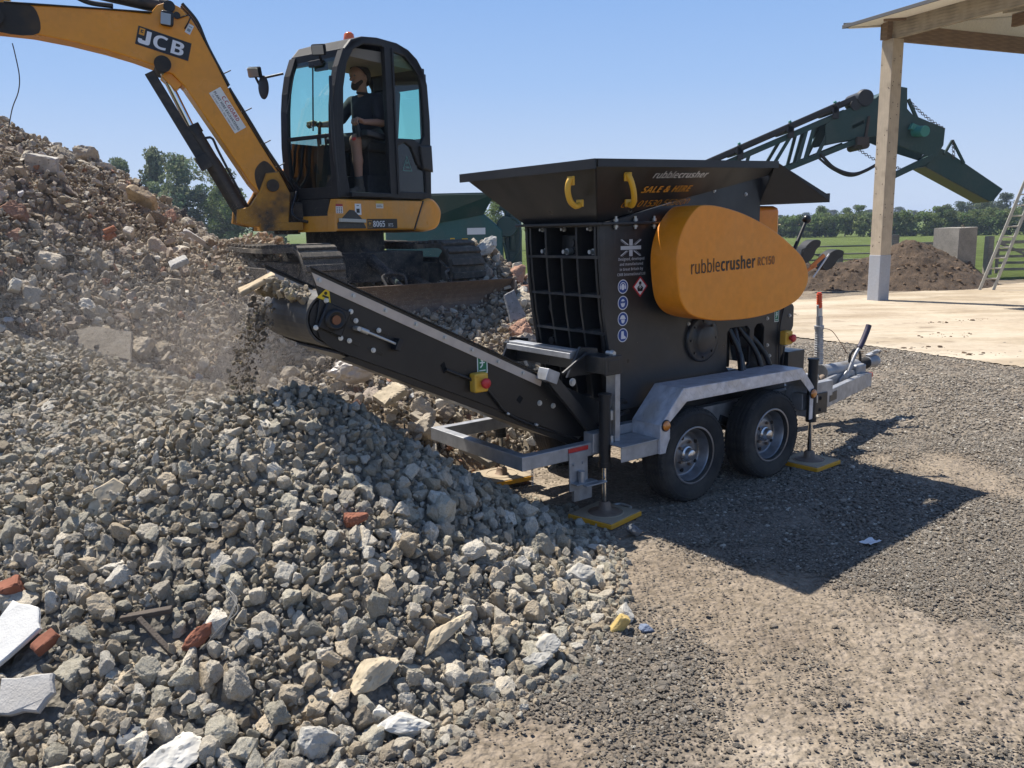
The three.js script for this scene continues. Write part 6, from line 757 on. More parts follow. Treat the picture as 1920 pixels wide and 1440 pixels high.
const WORDS = { grey: 'grey', greyGreen: 'greenish grey', pale: 'pale grey', dark: 'dark', tan: 'tan', ochre: 'yellowish', brick: 'brick red', oldBrick: 'dusty red brick', earth: 'earthy brown', brown: 'dark brown', sand: 'sandy', pinkish: 'pinkish brown', white: 'white' };
function pick(R, table) { let t = R(), k = 0; while (k < table.length - 1 && (t -= table[k][1]) > 0) k++; return table[k][0]; }
function strew(R, spots, height, classes, area, tones, geos, k, below, extra) {
  const out = [];
  for (const [r0, tries, rule] of classes) for (let i = 0; i < tries; i++) {
    const x = lerp(area[0], area[1], R()), z = lerp(area[2], area[3], R()), r = r0 * (0.82 + 0.36 * R()), y = height(x, z);
    if (r0 > 0.015 && Math.hypot(x - 0.0, z + 5.35) < 0.52) continue;
    if (!rule(x, z, y, R) || !inView(x, Math.max(y, 0), z, 190)) continue;
    if (!spots.free(x, z, r, k)) continue;
    spots.add(x, z, r);
    const n = normalAt((a, b) => Math.max(height(a, b), 0), x, z), py = Math.max(y, 0), up = r * (below + 0.35 * R());
    out.push({ x: x + n.x * up, y: py + n.y * up, z: z + n.z * up, r, tone: pick(R, tones), geo: Math.floor(R() * geos.length), q: extra ? extra(R, n) : new THREE.Quaternion().setFromEuler(new THREE.Euler(R() * 6.3, R() * 6.3, R() * 6.3)), s: [0.9 + 0.25 * R(), 0.85 + 0.25 * R(), 0.9 + 0.25 * R()], t: R() });
  }
  return out;
}
function scatter(parent, name, list, geos, mat = M.rock) { // many loose pieces nobody could count: one object
  const m = new THREE.Matrix4(), c = new THREE.Color();
  geos.forEach((g, k) => {
    const mine = list.filter((s) => s.geo === k); if (!mine.length) return;
    const im = shade(new THREE.InstancedMesh(g, mat, mine.length)); im.name = name; im.userData.kind = 'stuff';
    mine.forEach((s, i) => { im.setMatrixAt(i, m.compose(V3(s.x, s.y, s.z), s.q, V3(s.r * s.s[0], s.r * s.s[1], s.r * s.s[2]))); const b = 0.78 + 0.44 * s.t, t = TONES[s.tone]; im.setColorAt(i, c.setRGB(t[0] * b, t[1] * b, t[2] * b)); });
    parent.add(im);
  });
}
const STONE_OBJECTS = [], LANDMARKS = [];
function stuffGroup(name, label, category) { const o = new THREE.Group(); o.name = name; scene.add(o); return tag(o, label, category, null, 'stuff'); }
function pieces(list, n, name, category, group, geos, noun, heapWords) { // the pieces that show largest become objects of their own
  for (const s of list) { const [u, v, d] = toPixel(s.x, s.y, s.z); s.px = u > -20 && u < 1940 && v > -20 && v < 1460 ? s.r / d : 0; s.u = u; s.v = v; }
  list.sort((a, b) => b.px - a.px);
  const mine = list.filter((s) => s.px > 0 && visibleFrom(s)).slice(0, n), chosen = new Set(mine);
  for (const s of mine) {
    const o = shade(new THREE.Mesh(geos[s.geo], toneMat(s.tone, Math.floor(s.t * 2.999)))); o.name = numbered(name); o.position.set(s.x, s.y, s.z); o.quaternion.copy(s.q); o.scale.set(s.r * s.s[0], s.r * s.s[1], s.r * s.s[2]);
    scene.add(o); tag(o, null, category, group); STONE_OBJECTS.push({ o, s, noun, heapWords });
  }
  return list.filter((s) => !chosen.has(s));
}
// whether anything of the heaps stands between the camera and the piece (coarse march)
function visibleFrom(s) { const dx = s.x, dy = s.y + s.r * 0.8 - 1.7, dz = s.z; for (let t = 0.25; t < 0.97; t += 0.02) { const x = dx * t, y = 1.7 + dy * t, z = dz * t; if (crushedHeight(x, z) > y + 0.015 || rubbleHeight(x, z) > y + 0.03) return false; } return true; }
{
  // hand-picked single pieces (made further on) keep their places free
  const KEEP = [[-1.88, -2.9, 0.13], [-1.8, -2.84, 0.1], [-1.69, -2.66, 0.1], [-1.6, -2.62, 0.06], [-0.53, -2.77, 0.08], [-1.12, -2.46, 0.08], [-1.18, -2.85, 0.05], [-1.39, -2.92, 0.05], [-1.32, -2.85, 0.05], [-0.29, -3.0, 0.08], [-0.69, -3.36, 0.05], [-1.11, -2.88, 0.04]]; for (const [x, z, r] of KEEP) crushedSpots.add(x, z, r);
  const R = rng(4242), low = (x, z, y) => y > 0.0;
  const crushedTones = [['grey', 0.36], ['greyGreen', 0.27], ['pale', 0.13], ['tan', 0.18], ['earth', 0.06], ['dark', 0.035], ['brick', 0.008], ['ochre', 0.006]];
  const A = [-5.6, 0.75, -7.2, -2.25];
  const backSlope = (x, z) => x > -1.35 && z < -4.06 - 0.3 * (x + 1.1);
  let list = strew(R, crushedSpots, crushedHeight, [
    [0.056, 560, (x, z, y, R) => y > -0.03 && y < 0.4 && R() < 0.8 && !backSlope(x, z)], [0.047, 2500, (x, z, y, R) => y > -0.05 && y < 0.55 && !backSlope(x, z)],
    [0.039, 6500, (x, z, y, R) => y > -0.06 && R() < 1.1 - y && !backSlope(x, z)], [0.03, 13000, (x, z, y, R) => y > -0.1 && R() < (backSlope(x, z) ? 0.12 : 1.2 - y)], [0.022, 24000, (x, z, y) => y > -0.12], [0.017, 40000, (x, z, y) => y > -0.16 || false], [0.0125, 60000, (x, z, y) => y > -0.1],
  ], A, crushedTones, ROCKS, 0.8, 0.1);
  // a second, looser layer lying on the first
  const top = new Spots(0.1); for (const [x, z, r] of KEEP) top.add(x, z, r); list.push(...strew(R, top, (x, z) => crushedHeight(x, z) + 0.035, [[0.044, 520, (x, z, y) => y > 0.06 && y < 0.5 && !backSlope(x, z)], [0.033, 2000, (x, z, y) => y > 0.05 && y < 0.65 && !backSlope(x, z)], [0.024, 6500, low], [0.016, 17000, low], [0.0095, 56000, low], [0.006, 56000, low]], A, crushedTones, ROCKS, 1.05, 0.25));
  list = pieces(list, 300, 'crushed_concrete_lump', 'stone', 'lumps of crushed concrete in the near heap', ROCKS, 'lump', '');
  scatter(stuffGroup('crushed_concrete', 'loose mass of small grey crushed concrete covering the near heap', 'crushed concrete'), 'crushed_concrete_piece', list, ROCKS);

  const rubbleTones = [['earth', 0.27], ['sand', 0.3], ['pinkish', 0.09], ['grey', 0.08], ['pale', 0.07], ['brown', 0.12], ['oldBrick', 0.022], ['white', 0.01], ['dark', 0.02]];
  const both = [...ROCKS, ...SLABS.slice(0, 5)], B = [-9.5, 1.2, -13, -5.0], clear = (x, z) => Math.hypot(x + 1.9, z + 9.1) > 1.5 && Math.hypot(x + 1.0, z + 7.9) > 1.05;
  let rub = strew(R, rubbleSpots, rubbleHeight, [
    [0.12, 260, (x, z, y) => y > 0.02 && x > -1.7 && z > -9.2 && clear(x, z)], [0.085, 500, (x, z, y) => y > 0.02 && x > -1.9 && z > -9.2 && clear(x, z)],
    [0.14, 60, (x, z, y, R) => y > 0.05 && clear(x, z) && R() < 0.7], [0.105, 330, (x, z, y) => y > 0.02 && clear(x, z)], [0.075, 700, (x, z, y) => y > 0 && clear(x, z)], [0.055, 2600, (x, z, y) => y > -0.03 && clear(x, z)],
    [0.036, 14000, (x, z, y) => y > -0.08], [0.025, 34000, (x, z, y) => y > -0.1], [0.017, 60000, (x, z, y) => y > -0.1],
  ], B, rubbleTones, both, 0.74, -0.05);
  const rtop = new Spots(0.2); rub.push(...strew(R, rtop, (x, z) => rubbleHeight(x, z) + 0.05, [[0.06, 200, (x, z, y) => y > 0.1 && clear(x, z)], [0.038, 1500, (x, z, y) => y > 0.1], [0.03, 9000, (x, z, y) => y > 0.05], [0.016, 26000, (x, z, y) => y > 0.05], [0.01, 30000, (x, z, y) => y > 0.05]], B, rubbleTones, both, 1.1, 0.15));
  rub = pieces(rub, 300, 'rubble_chunk', 'rubble chunk', 'chunks of demolition rubble on the brown mound', both, 'chunk', '');
  scatter(stuffGroup('rubble', 'loose mass of small demolition rubble covering the brown mound', 'rubble'), 'rubble_piece', rub, both);

  // grit and pebbles on the yard, thick where the gravel is
  const G = rng(99), grit = [];
  const lay = (z0, z1, perM2, size) => { const area = 0.66 * (z1 * z1 - z0 * z0), n = Math.round(area * perM2 * 1.25); for (let i = 0; i < n; i++) {
    const z = -Math.sqrt(lerp(z0 * z0, z1 * z1, G())), w = -z * 0.66 + 0.15, x = lerp(-w, w, G()); if (x < -2.2 || crushedHeight(x, z) > 0.02 || rubbleHeight(x, z) > 0.04) continue;
    const s = gravelShare(x, z), g = smoothstep(s + 0.26 * (fbm(x * 7, z * 7, 3, 91) - 0.5), 0.25, 0.9); if (G() > 0.07 + 0.93 * g) continue;
    const big = G() < (g < 0.4 ? 0.05 : 0.014), r = size * (0.62 + 0.75 * G() * G()) * (big ? 2 : 1) * (g < 0.3 ? 0.8 : 1), t = G();
    grit.push({ x, y: r * (0.12 - (1 - g) * 0.25) + 0.006, z, r, tone: G() > g * 1.1 ? 'gritTan' : t < 0.62 ? 'grit' : t < 0.8 ? 'gritDark' : t < 0.95 ? 'gritTan' : 'pale', geo: Math.floor(G() * 5), q: new THREE.Quaternion().setFromEuler(new THREE.Euler((G() - 0.5) * 0.7, G() * 6.28, (G() - 0.5) * 0.7)), s: [1.1, 0.62, 0.95], t: G() });
  } };
  lay(2.2, 4.2, 8600, 0.0064); lay(4.2, 6.5, 4600, 0.0082); lay(6.5, 12, 1000, 0.012);
  // dropped clods of mud on the apron
  for (let k = 0; k < 9; k++) { const cx = [6.0, 6.4, 7.2, 5.2, 4.9, 6.6, 8, 4.6, 5.6, 7.4, 3.9, 5.8, 6.9, 9, 8.4, 4.2][k], cz = -10.5 - (k * 1.7 % 6.5); for (let i = 0; i < 14; i++) { const r = 0.006 + 0.022 * G() ** 3; grit.push({ x: cx + (G() - 0.5) * 0.7, y: 0.016 + r * 0.3, z: cz + (G() - 0.5) * 0.25, r, tone: 'clod', geo: Math.floor(G() * 5), q: new THREE.Quaternion().setFromEuler(new THREE.Euler(0, G() * 6, 0)), s: [1.2, 0.6, 1], t: G() }); } }
  Object.assign(TONES, { clod: [0.16, 0.112, 0.075], grit: [0.34, 0.3, 0.25], gritTan: [0.36, 0.305, 0.243], gritDark: [0.245, 0.222, 0.19] });
  scatter(stuffGroup('soil_clods', 'loose brown clods on the topsoil heap', 'soil clods'), 'soil_clod', SOIL_CLODS, PEBBLES);
  scatter(stuffGroup('gravel', 'loose dark grey gravel strewn over the tan yard', 'gravel'), 'gravel_pebble', grit, PEBBLES);
}

// ---------------------------------------------------------------- single pieces one can point at
const LAND = [];
function piece(name, label, category, geos, mat, at, rot, words, zone) {
  const o = solo(name, geos, mat, label, category); o.position.set(...at); o.rotation.set(...rot);
  if (words) { const [u, v] = toPixel(...at); LAND.push({ u, v, words, zone }); } return o;
}
const lump = (k, sx, sy, sz) => ROCKS[k].clone().scale(sx, sy, sz), chip = (k, sx, sy, sz) => SLABS[k].clone().scale(sx, sy, sz);
const shard = (pts0, t, seed) => { const RS = rng(seed * 77), pts = pts0.flatMap((p, i) => { const q = pts0[(i + 1) % pts0.length], n = 3, out = [p]; for (let k = 1; k < n; k++) { const u = k / n + 0.12 * (RS() - 0.5), L = Math.hypot(q[0] - p[0], q[1] - p[1]), o = 0.09 * L * (RS() - 0.6); out.push([lerp(p[0], q[0], u) + o * (q[1] - p[1]) / L, lerp(p[1], q[1], u) - o * (q[0] - p[0]) / L]); } return out; }); const g = prism(pts, -t / 2, t / 2, t * 0.22, [], 1); const p = g.attributes.position; for (let i = 0; i < p.count; i++) p.setXYZ(i, p.getX(i) + 0.004 * (vnoise(p.getX(i) * 60, p.getY(i) * 60, seed) - 0.5), p.getY(i) + 0.004 * (vnoise(p.getX(i) * 60 + 9, p.getY(i) * 60, seed) - 0.5), p.getZ(i) + 0.006 * (vnoise(p.getX(i) * 25, p.getY(i) * 25 + 3, seed) - 0.5)); g.deleteAttribute('normal'); g.computeVertexNormals(); return g; };
M.tile = std({ map: grimeMap([0.55, 0.54, 0.51], [0.3, 0.26, 0.2], 0.35, 601, 0.1), roughness: 0.7, bumpMap: fineBump, bumpScale: 0.002 });
M.paleSlab = std({ map: grimeMap([0.4, 0.385, 0.36], [0.26, 0.23, 0.19], 0.45, 603), roughness: 0.85, bumpMap: fineBump, bumpScale: 0.003 });
M.brickLump = rockMat([0.3, 0.125, 0.08]); M.sandStone = rockMat([0.52, 0.44, 0.32]); M.whiteStone = rockMat([0.62, 0.6, 0.55]); M.darkStone = rockMat([0.16, 0.17, 0.185]); M.greyStone = rockMat([0.48, 0.46, 0.415]); M.yellowStone = rockMat([0.72, 0.52, 0.2]); M.blueStone = rockMat([0.2, 0.24, 0.33]); M.tanStone = rockMat([0.5, 0.4, 0.27]);
{
  piece('white_slab', 'large flat white slab standing tilted at the left edge of the near heap', 'slab', shard([[-0.12, -0.13], [0.05, -0.11], [0.1, 0.08], [0.015, 0.14], [-0.13, 0.12]], 0.02, 1), M.tile, [-1.88, 0.25, -2.86], [-0.95, -0.25, -0.5], 'tilted white slab', 'c');
  piece('pale_slab', 'broken pale grey slab lying flat low at the left below the white slab', 'slab', shard([[-0.09, -0.055], [0.065, -0.065], [0.105, 0.0], [0.08, 0.07], [-0.105, 0.07]], 0.028, 2), M.paleSlab, [-1.69, 0.16, -2.62], [-0.85, -0.1, 0.05], 'pale broken slab', 'c');
  piece('flat_stone', 'flat sandy coloured stone low on the near heap above the clear plastic ring', 'stone', lump(9, 0.1, 0.04, 0.075).rotateY(0.6), M.sandStone, [-0.53, 0.13, -2.76], [0.35, 0.2, 0.15], 'flat sandy stone', 'c');
  piece('brick_lump', 'orange red brick lump lying beside the bundle of wire', 'brick', lump(4, 0.05, 0.038, 0.042), M.brickLump, [-1.18, 0.245, -2.84], [0.3, 0.5, 0.2], 'brick lump by the wire', 'c');
  piece('brick_lump', 'brick red lump in the middle of the near heap, below the conveyor', 'brick', lump(7, 0.05, 0.045, 0.04), M.brickLump, [-0.69, 0.51, -3.36], [0.9, 0.2, 0.8], 'central brick lump', 'c');
  piece('brick_lump', 'smaller brick red lump touching the lower side of the central brick lump', 'brick', lump(2, 0.034, 0.024, 0.028), M.brickLump, [-0.66, 0.46, -3.31], [0.1, 0.9, 0.2]);
  piece('brick_half', 'half brick, orange red, at the left edge above the white slab', 'brick', chip(5, 0.075, 0.06, 0.06), M.brickLump, [-2.0, 0.35, -3.07], [0.2, 0.4, 0.3], 'half brick at the left edge', 'c');
  piece('brick_half', 'dark red half brick just right of the tilted white slab', 'brick', chip(3, 0.05, 0.04, 0.05), M.brickLump, [-1.73, 0.25, -2.83], [0.5, 0.9, 0.1]); piece('brick_half', 'red brick end tucked in at the left edge beside the pale broken slab', 'brick', chip(0, 0.05, 0.05, 0.05), M.brickLump, [-1.83, 0.13, -2.62], [0.3, 0.3, 0.5]);
  piece('white_stone', 'biggest white stone on the ground at the foot of the heap', 'stone', lump(1, 0.095, 0.07, 0.08), M.whiteStone, [-1.12, 0.045, -2.46], [0.1, 0.9, 0.0], 'big white stone', 'c');
  piece('dark_stone', 'dark blue grey stone on the ground left of the biggest white stone', 'stone', lump(3, 0.06, 0.055, 0.06), M.darkStone, [-1.3, 0.05, -2.52], [0.2, 0.3, 0.4], 'dark stone on the ground', 'c');
  piece('grey_stone', 'rounded grey stone standing on the ground right of the biggest white stone', 'stone', lump(8, 0.06, 0.075, 0.055), M.greyStone, [-0.69, 0.05, -2.5], [0.2, 0.1, 0.3], 'rounded grey stone', 'c');
  piece('pale_stone', 'lumpy pale stone lying lengthwise on the gravel in front of the heap', 'stone', lump(5, 0.075, 0.045, 0.05), M.whiteStone, [-0.38, 0.03, -2.6], [0, 0.15, 0], 'lengthwise pale stone', 'c'); piece('pale_stone', 'pale stone touching the left end of the lengthwise pale stone', 'stone', lump(9, 0.045, 0.045, 0.04), M.whiteStone, [-0.49, 0.035, -2.65], [0.5, 0.2, 0.1]);
  piece('yellow_stone', 'angular yellow stone lying alone on the ground right of the heap', 'stone', chip(0, 0.045, 0.055, 0.05), M.yellowStone, [0.44, 0.03, -3.31], [0.3, 0.3, 0.9], 'yellow stone on the yard', 'c'); piece('blue_stone', 'small bluish stone just right of the lone yellow stone', 'stone', lump(6, 0.027, 0.022, 0.025), M.blueStone, [0.545, 0.017, -3.29], [0, 0, 0]); piece('grey_stone', 'rough grey stone just behind the lone yellow stone', 'stone', lump(10, 0.045, 0.04, 0.04), M.greyStone, [0.47, 0.035, -3.41], [0.1, 1.5, 0]);
  piece('grey_stone', 'double grey stone lying alone on the gravel between heap and lone yellow stone', 'stone', [lump(11, 0.05, 0.042, 0.042).translate(-0.02, 0, 0), lump(0, 0.045, 0.04, 0.045).translate(0.03, 0.02, -0.04)], M.greyStone, [0.09, 0.04, -3.02], [0, 0.3, 0], 'double grey stone', 'c');
  piece('tan_stone', 'upright tan stone beside a dark one, just left of the clear plastic ring', 'stone', chip(3, 0.03, 0.05, 0.04), M.tanStone, [-0.15, 0.045, -3.0], [0.2, 0.5, 1.3]); piece('dark_stone', 'dark porous stone beside the upright tan stone above the plastic ring', 'stone', lump(2, 0.036, 0.036, 0.034), M.darkStone, [-0.08, 0.035, -2.99], [0, 0.4, 0]);
  piece('long_stone', 'long narrow pale stone lying aslant on the lower right of the near heap', 'stone', lump(7, 0.1, 0.036, 0.04), M.sandStone, [-0.29, 0.165, -3.0], [0.25, 0.75, 0.35], 'long pale stone', 'c');
  piece('pale_stone', 'big pale grey rounded stone at the right toe of the near heap', 'stone', lump(3, 0.07, 0.06, 0.06), M.greyStone, [0.3, 0.06, -3.78], [0.4, 0.2, 0.1], 'big stone at the right toe', 'c');
  piece('dark_clinker', 'dark porous lump lying on the ground in front of the near yellow pad', 'stone', lump(5, 0.04, 0.042, 0.038), M.darkStone, [0.67, 0.035, -4.4], [0, 0, 0]); piece('grey_stone', 'grey stone on the ground left of the dark porous lump by the yellow pad', 'stone', lump(1, 0.042, 0.03, 0.03), M.greyStone, [0.43, 0.03, -4.2], [0, 0, 0]);
  piece('tan_slab', 'tan piece of stone with a flat face high on the left of the near heap', 'slab', shard([[-0.05, -0.09], [0.04, -0.07], [0.06, 0.08], [0.0, 0.1], [-0.06, 0.03]], 0.03, 5), M.sandStone, [-1.75, 0.6, -3.42], [-0.6, 0.2, -0.2], 'tan flat piece', 'c');
  piece('wood_strip', 'dark old wooden strip lying level among grey stones left of the wire bundle', 'wood', box(0.19, 0.022, 0.03, 0, 0, 0, 0, 0, 0, 0.004), M.oldWood, [-1.39, 0.31, -2.92], [0.1, 0.1, 0.12], 'dark wooden strip', 'c'); piece('wood_strip', 'second dark wooden strip lying aslant below the level one', 'wood', box(0.23, 0.018, 0.022, 0, 0, 0, 0, 0, 0, 0.004), M.oldWood, [-1.32, 0.25, -2.84], [0.2, -0.6, -0.42]);
  { const R = rng(9), w = []; for (let i = 0; i < 4; i++) w.push(tube([[-0.05 + 0.02 * R(), -0.1, 0.02], [0.02 + 0.03 * R(), -0.03, 0.05], [0.06 + 0.03 * R(), 0.03, 0.04], [0.055 + 0.02 * R(), 0.08, 0.02], [0.02 * R(), 0.13, 0.0]], 0.0022, 30, 5)); piece('wire_bundle', 'loose bundle of thin pale wire lying on the grey stones', 'wire', w, M.galvDark, [-1.11, 0.3, -2.87], [-0.5, 0, 0], 'wire bundle', 'c'); }
  { const t = thing('plastic_ring', 'small clear plastic ring standing on the gravel in front of the heap', 'plastic ring', [-0.11, 0, -2.83]); const g = new THREE.LatheGeometry([[0.027, 0.003], [0.028, 0.05], [0.0262, 0.05], [0.0252, 0.003], [0.027, 0.003]].map(([r, y]) => new THREE.Vector2(r, y)), 28); part('wall', g, M.clearPlastic ??= std({ rgb: [0.85, 0.87, 0.88], transmission: 0.85, thickness: 0, roughness: 0.12 }), t); const [u, v] = toPixel(-0.11, 0, -2.83); LAND.push({ u, v, words: 'clear plastic ring', zone: 'c' }); }
  { const g = new THREE.PlaneGeometry(0.1, 0.07, 6, 5).rotateX(-Math.PI / 2), p = g.attributes.position; for (let i = 0; i < p.count; i++) p.setY(i, 0.02 * vnoise(p.getX(i) * 40 + 3, p.getZ(i) * 40, 5)); g.computeVertexNormals(); piece('paper_scrap', 'small crumpled scrap of white paper lying in the crusher shadow', 'paper', g, std({ rgb: [0.7, 0.7, 0.7], roughness: 0.9, side: THREE.DoubleSide }), [1.9, 0.012, -4.22], [0, 0.6, 0]); }
  // on the rear mound
  piece('reinforcing_wire', 'thin bent steel wire sticking up out of the top of the rubble mound', 'wire', tube([[0, -0.2, 0], [0.1, 0.12, 0], [0.2, 0.32, 0], [0.235, 0.5, 0], [0.215, 0.75, 0], [0.2, 0.86, 0]], 0.006, 40, 6), M.wornDark, [-5.95, 3.1, -10.3], [0, 0, 0], 'bent steel wire', 'r');
  piece('concrete_slab', 'big flat dusty concrete slab lying in the hollow behind the grey heap', 'slab', shard([[-0.3, -0.17], [0.28, -0.2], [0.2, 0.16], [-0.1, 0.2], [-0.27, 0.14]], 0.05, 7), rockMat([0.25, 0.22, 0.18]), [-3.45, 0.82, -7.0], [-0.95, 0.15, 0.05], 'big flat slab', 'r');
  piece('white_fragment', 'long white broken post lying near the foot of the excavator boom', 'concrete fragment', chip(4, 0.14, 0.1, 0.11), M.paleSlab, [-3.62, 1.68, -9.8], [0.2, 0.5, -0.75], 'long white fragment', 'r');
  piece('pale_block', 'large pale square block on the mound left of the conveyor head', 'block', chip(2, 0.09, 0.13, 0.09), M.paleSlab, [-3.3, 1.45, -8.4], [0.4, 0.5, 0.2], 'large pale block', 'r'); piece('grey_boulder', 'long grey boulder near the top of the mound at the left', 'stone', chip(3, 0.17, 0.17, 0.15), M.greyStone, [-4.98, 2.5, -9.2], [0.2, 0.2, -0.2], 'long grey boulder', 'r');
  piece('tan_slab', 'thick tan slab sticking out of the mound in front of the far trees', 'slab', chip(1, 0.17, 0.16, 0.15), M.tanStone, [-4.35, 2.18, -10.1], [-0.7, 0.3, -0.35], 'thick tan slab', 'r'); piece('brick_pair', 'two old red bricks stuck together on the slope of the mound', 'brick', [chip(0, 0.06, 0.06, 0.06), chip(0, 0.06, 0.06, 0.06).translate(0.03, 0.05, -0.02)], rockMat([0.4, 0.17, 0.1]), [-4.1, 1.72, -8.7], [0.3, 0.4, 0.3], 'pair of old bricks', 'r');
  piece('white_block', 'pale concrete lump standing highest on the rubble right of the excavator track', 'stone', lump(4, 0.13, 0.1, 0.11), M.greyStone, [-0.27, 1.5, -9.1], [0.2, 0.7, 0.1], 'pale lump by the track', 'r'); piece('slate_shard', 'grey slate shard leaning on the rubble right of the excavator blade', 'slab', shard([[-0.09, -0.15], [0.1, -0.13], [0.08, 0.15], [-0.05, 0.12]], 0.03, 11), rockMat([0.3, 0.3, 0.3]), [0.02, 1.0, -7.75], [-0.5, 0.5, 0.4], 'slate shard', 'r'); piece('tan_block', 'tan broken block lying under the middle of the conveyor', 'block', chip(2, 0.1, 0.12, 0.1), M.sandStone, [-0.84, 0.6, -5.65], [0.3, 0.7, 0.2], 'tan block under the conveyor', 'r');
  { const g = new THREE.IcosahedronGeometry(1, 8), p = g.attributes.position, v = V3(0, 0, 0); for (let i = 0; i < p.count; i++) { v.fromBufferAttribute(p, i); const r = 1 + 0.9 * (fbm(v.x * 2.5 + v.z, v.y * 2.5 - v.z * 1.2, 4, 71) - 0.5); p.setXYZ(i, v.x * r * 0.17, v.y * r * 0.11, v.z * r * 0.12); } g.deleteAttribute('normal'); g.computeVertexNormals(); piece('plastic_sheet', 'crumpled pale plastic sheet on the rubble under the conveyor', 'plastic sheet', g, std({ rgb: [0.55, 0.49, 0.42], transmission: 0.3, thickness: 0, roughness: 0.45 }), [-1.2, 0.68, -6.25], [0, 0, 0.2], 'pale plastic sheet', 'r'); }
  piece('wood_batten', 'weathered wooden batten lying beside the trailer tail frame', 'wood', box(0.75, 0.045, 0.08, 0, 0, 0, 0, 0, 0, 0.006), M.timberGrey, [-0.42, 0.3, -5.55], [0.1, -0.65, -0.3], 'wooden batten', 'r');
  // extra names to place other pieces by
  for (const [u, v, words, zone] of [[570, 600, 'conveyor head', 'r'], [600, 480, 'near excavator track', 'r'], [830, 580, 'dozer blade', 'r'], [420, 400, 'boom foot', 'r'], [1050, 640, 'crusher grid', 'r'], [900, 830, 'trailer tail frame', 'r'], [5, 240, 'mound top', 'r'], [870, 800, 'trailer tail frame', 'c'], [1140, 970, 'near yellow pad', 'c'], [500, 780, 'top of the grey heap', 'c'], [10, 900, 'left edge of the picture', 'c'], [10, 560, 'left edge of the picture', 'r']]) LAND.push({ u, v, words, zone });
  // ---- what is passing over the end of the conveyor
  const w2 = (X, Y, Z) => { const a = degToRad(36.6); return [1.40 + Math.cos(a) * X + Math.sin(a) * Z, Y, -5.175 - Math.sin(a) * X + Math.cos(a) * Z]; };
  piece('tipping_slab', 'flat tan slab tipping over the end of the conveyor belt', 'slab', shard([[-0.1, -0.06], [0.09, -0.065], [0.11, 0.04], [-0.08, 0.06]], 0.025, 13), M.tanStone, w2(-2.74, 1.46, -0.78), [-1.3, -0.35, 0.6]);
  const R = rng(515), heap = []; for (let i = 0; i < 900; i++) { const X = -2.72 + 0.34 * R(), Z = lerp(-0.86, -0.42, R()), top = 1.425 - (X + 2.72) * 0.4 + 0.075 * (1 - ((Z + 0.64) / 0.24) ** 2) * R(), p = w2(X, top, Z), r = 0.006 + 0.018 * R() ** 2.5; heap.push({ x: p[0], y: p[1], z: p[2], r, tone: pick(R, [['tan', 0.4], ['earth', 0.35], ['grey', 0.15], ['ochre', 0.1]]), geo: Math.floor(R() * ROCKS.length), q: new THREE.Quaternion().setFromEuler(new THREE.Euler(R() * 6, R() * 6, R() * 6)), s: [1, 1, 1], t: R() }); }
  scatter(stuffGroup('conveyor_load', 'brown crushed stone lying on the top end of the conveyor', 'crushed stone'), 'load_piece', heap, ROCKS);
  const fall = []; for (let i = 0; i < 1000; i++) { const k = R() ** 0.75, tt = k * 0.36, sp = 0.5 + 0.35 * R() * R(), X = -2.7 - sp * tt - 0.06 * R(), Y = 1.4 - 0.16 * R() - 4.9 * tt * tt * 1.15, Z = -0.7 + (R() - 0.5) * (0.16 + 0.25 * k * R()), p = w2(X, Y, Z), r = (0.0035 + 0.013 * R() ** 4) * (1 - 0.3 * k); if (Y < crushedHeight(p[0], p[2])) continue; fall.push({ x: p[0], y: p[1], z: p[2], r, tone: pick(R, [['tan', 0.15], ['earth', 0.35], ['brown', 0.45], ['ochre', 0.05]]), geo: Math.floor(R() * ROCKS.length), q: new THREE.Quaternion().setFromEuler(new THREE.Euler(R() * 6, R() * 6, R() * 6)), s: [1, 1, 1], t: R() }); }
  scatter(stuffGroup('falling_stones', 'stream of crushed stone and grit falling from the conveyor end onto the heap', 'falling stones'), 'falling_piece', fall, ROCKS);
  // ---- dust drifting from the drop: very many very small grains of pale earth
  const speck = new THREE.TetrahedronGeometry(1, 0); fin(speck); const N = 460000, im = new THREE.InstancedMesh(fin(speck), std({ rgb: [0.5, 0.43, 0.35], roughness: 1 }), N), m = new THREE.Matrix4(), gs = () => Math.sqrt(-2 * Math.log(R() + 1e-9)) * Math.cos(6.28318 * R()); let n = 0;
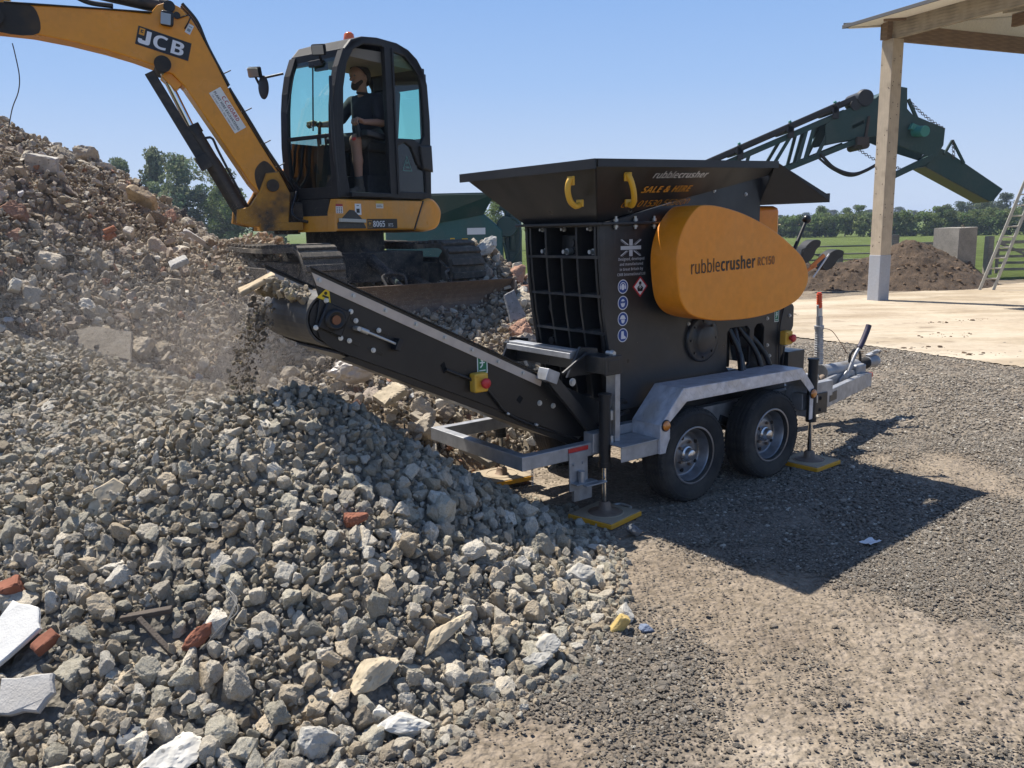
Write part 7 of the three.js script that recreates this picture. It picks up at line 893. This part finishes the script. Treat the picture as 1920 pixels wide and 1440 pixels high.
  for (const [cx, cy, cz, sx, sy, sz, share] of [[-2.3, 1.0, -5.7, 0.75, 0.26, 0.45, 0.46], [-1.75, 0.9, -5.0, 0.32, 0.28, 0.35, 0.24], [-1.35, 0.95, -4.2, 0.1, 0.18, 0.12, 0.06], [-3.4, 1.25, -6.6, 0.8, 0.3, 0.6, 0.24]]) for (let i = 0; i < N * share && n < N; i++) { const x = cx + sx * gs(), y = cy + sy * gs(), z = cz + sz * gs(), r = 0.001 + 0.0005 * R(); m.compose(V3(x, y, z), new THREE.Quaternion().setFromEuler(new THREE.Euler(R() * 6, R() * 6, R() * 6)), V3(r, r, r)); im.setMatrixAt(n++, m); }
  im.count = n; im.name = 'dust'; scene.add(im); tag(im, 'thin pale dust drifting over the hollow left of the conveyor end', 'dust', null, 'stuff');
}

// ---------------------------------------------------------------- each larger stone is named by what it lies next to
{
  const seen = new Map(), ORD = ['nearest', 'second nearest', 'third nearest', 'fourth nearest', 'fifth nearest', 'sixth nearest', 'seventh nearest', 'eighth nearest', 'ninth nearest', 'tenth nearest', 'eleventh nearest', 'twelfth nearest'];
  for (const q of STONE_OBJECTS) {
    const zone = q.noun === 'lump' ? 'c' : 'r'; let best = null, bd = 1e9; for (const l of LAND) if (l.zone === zone) { const d = Math.hypot(l.u - q.s.u, l.v - q.s.v); if (d < bd) { bd = d; best = l; } }
    const du = q.s.u - best.u, dv = q.s.v - best.v, a = (Math.atan2(-dv, du) * 180 / Math.PI + 360) % 360, dir = ['right of', 'upper right of', 'above', 'upper left of', 'left of', 'lower left of', 'below', 'lower right of'][Math.floor(((a + 22.5) % 360) / 45)];
    q.d = bd; q.key = `${WORDS[q.s.tone]}|${dir}|${best.words}|${zone}`; q.dir = dir; q.words = best.words; if (!seen.has(q.key)) seen.set(q.key, []); seen.get(q.key).push(q);
  }
  for (const list of seen.values()) { list.sort((a, b) => a.d - b.d); list.forEach((q, i) => { const the = q.words; q.o.userData.label = list.length === 1 ? `${WORDS[q.s.tone]} ${q.noun} ${q.dir} the ${the}, only one there` : `${WORDS[q.s.tone]} ${q.noun} ${q.dir} the ${the}, ${ORD[i] ?? 'number ' + (i + 1) + ' out'}`; }); }
}
renderer.render(scene, camera);
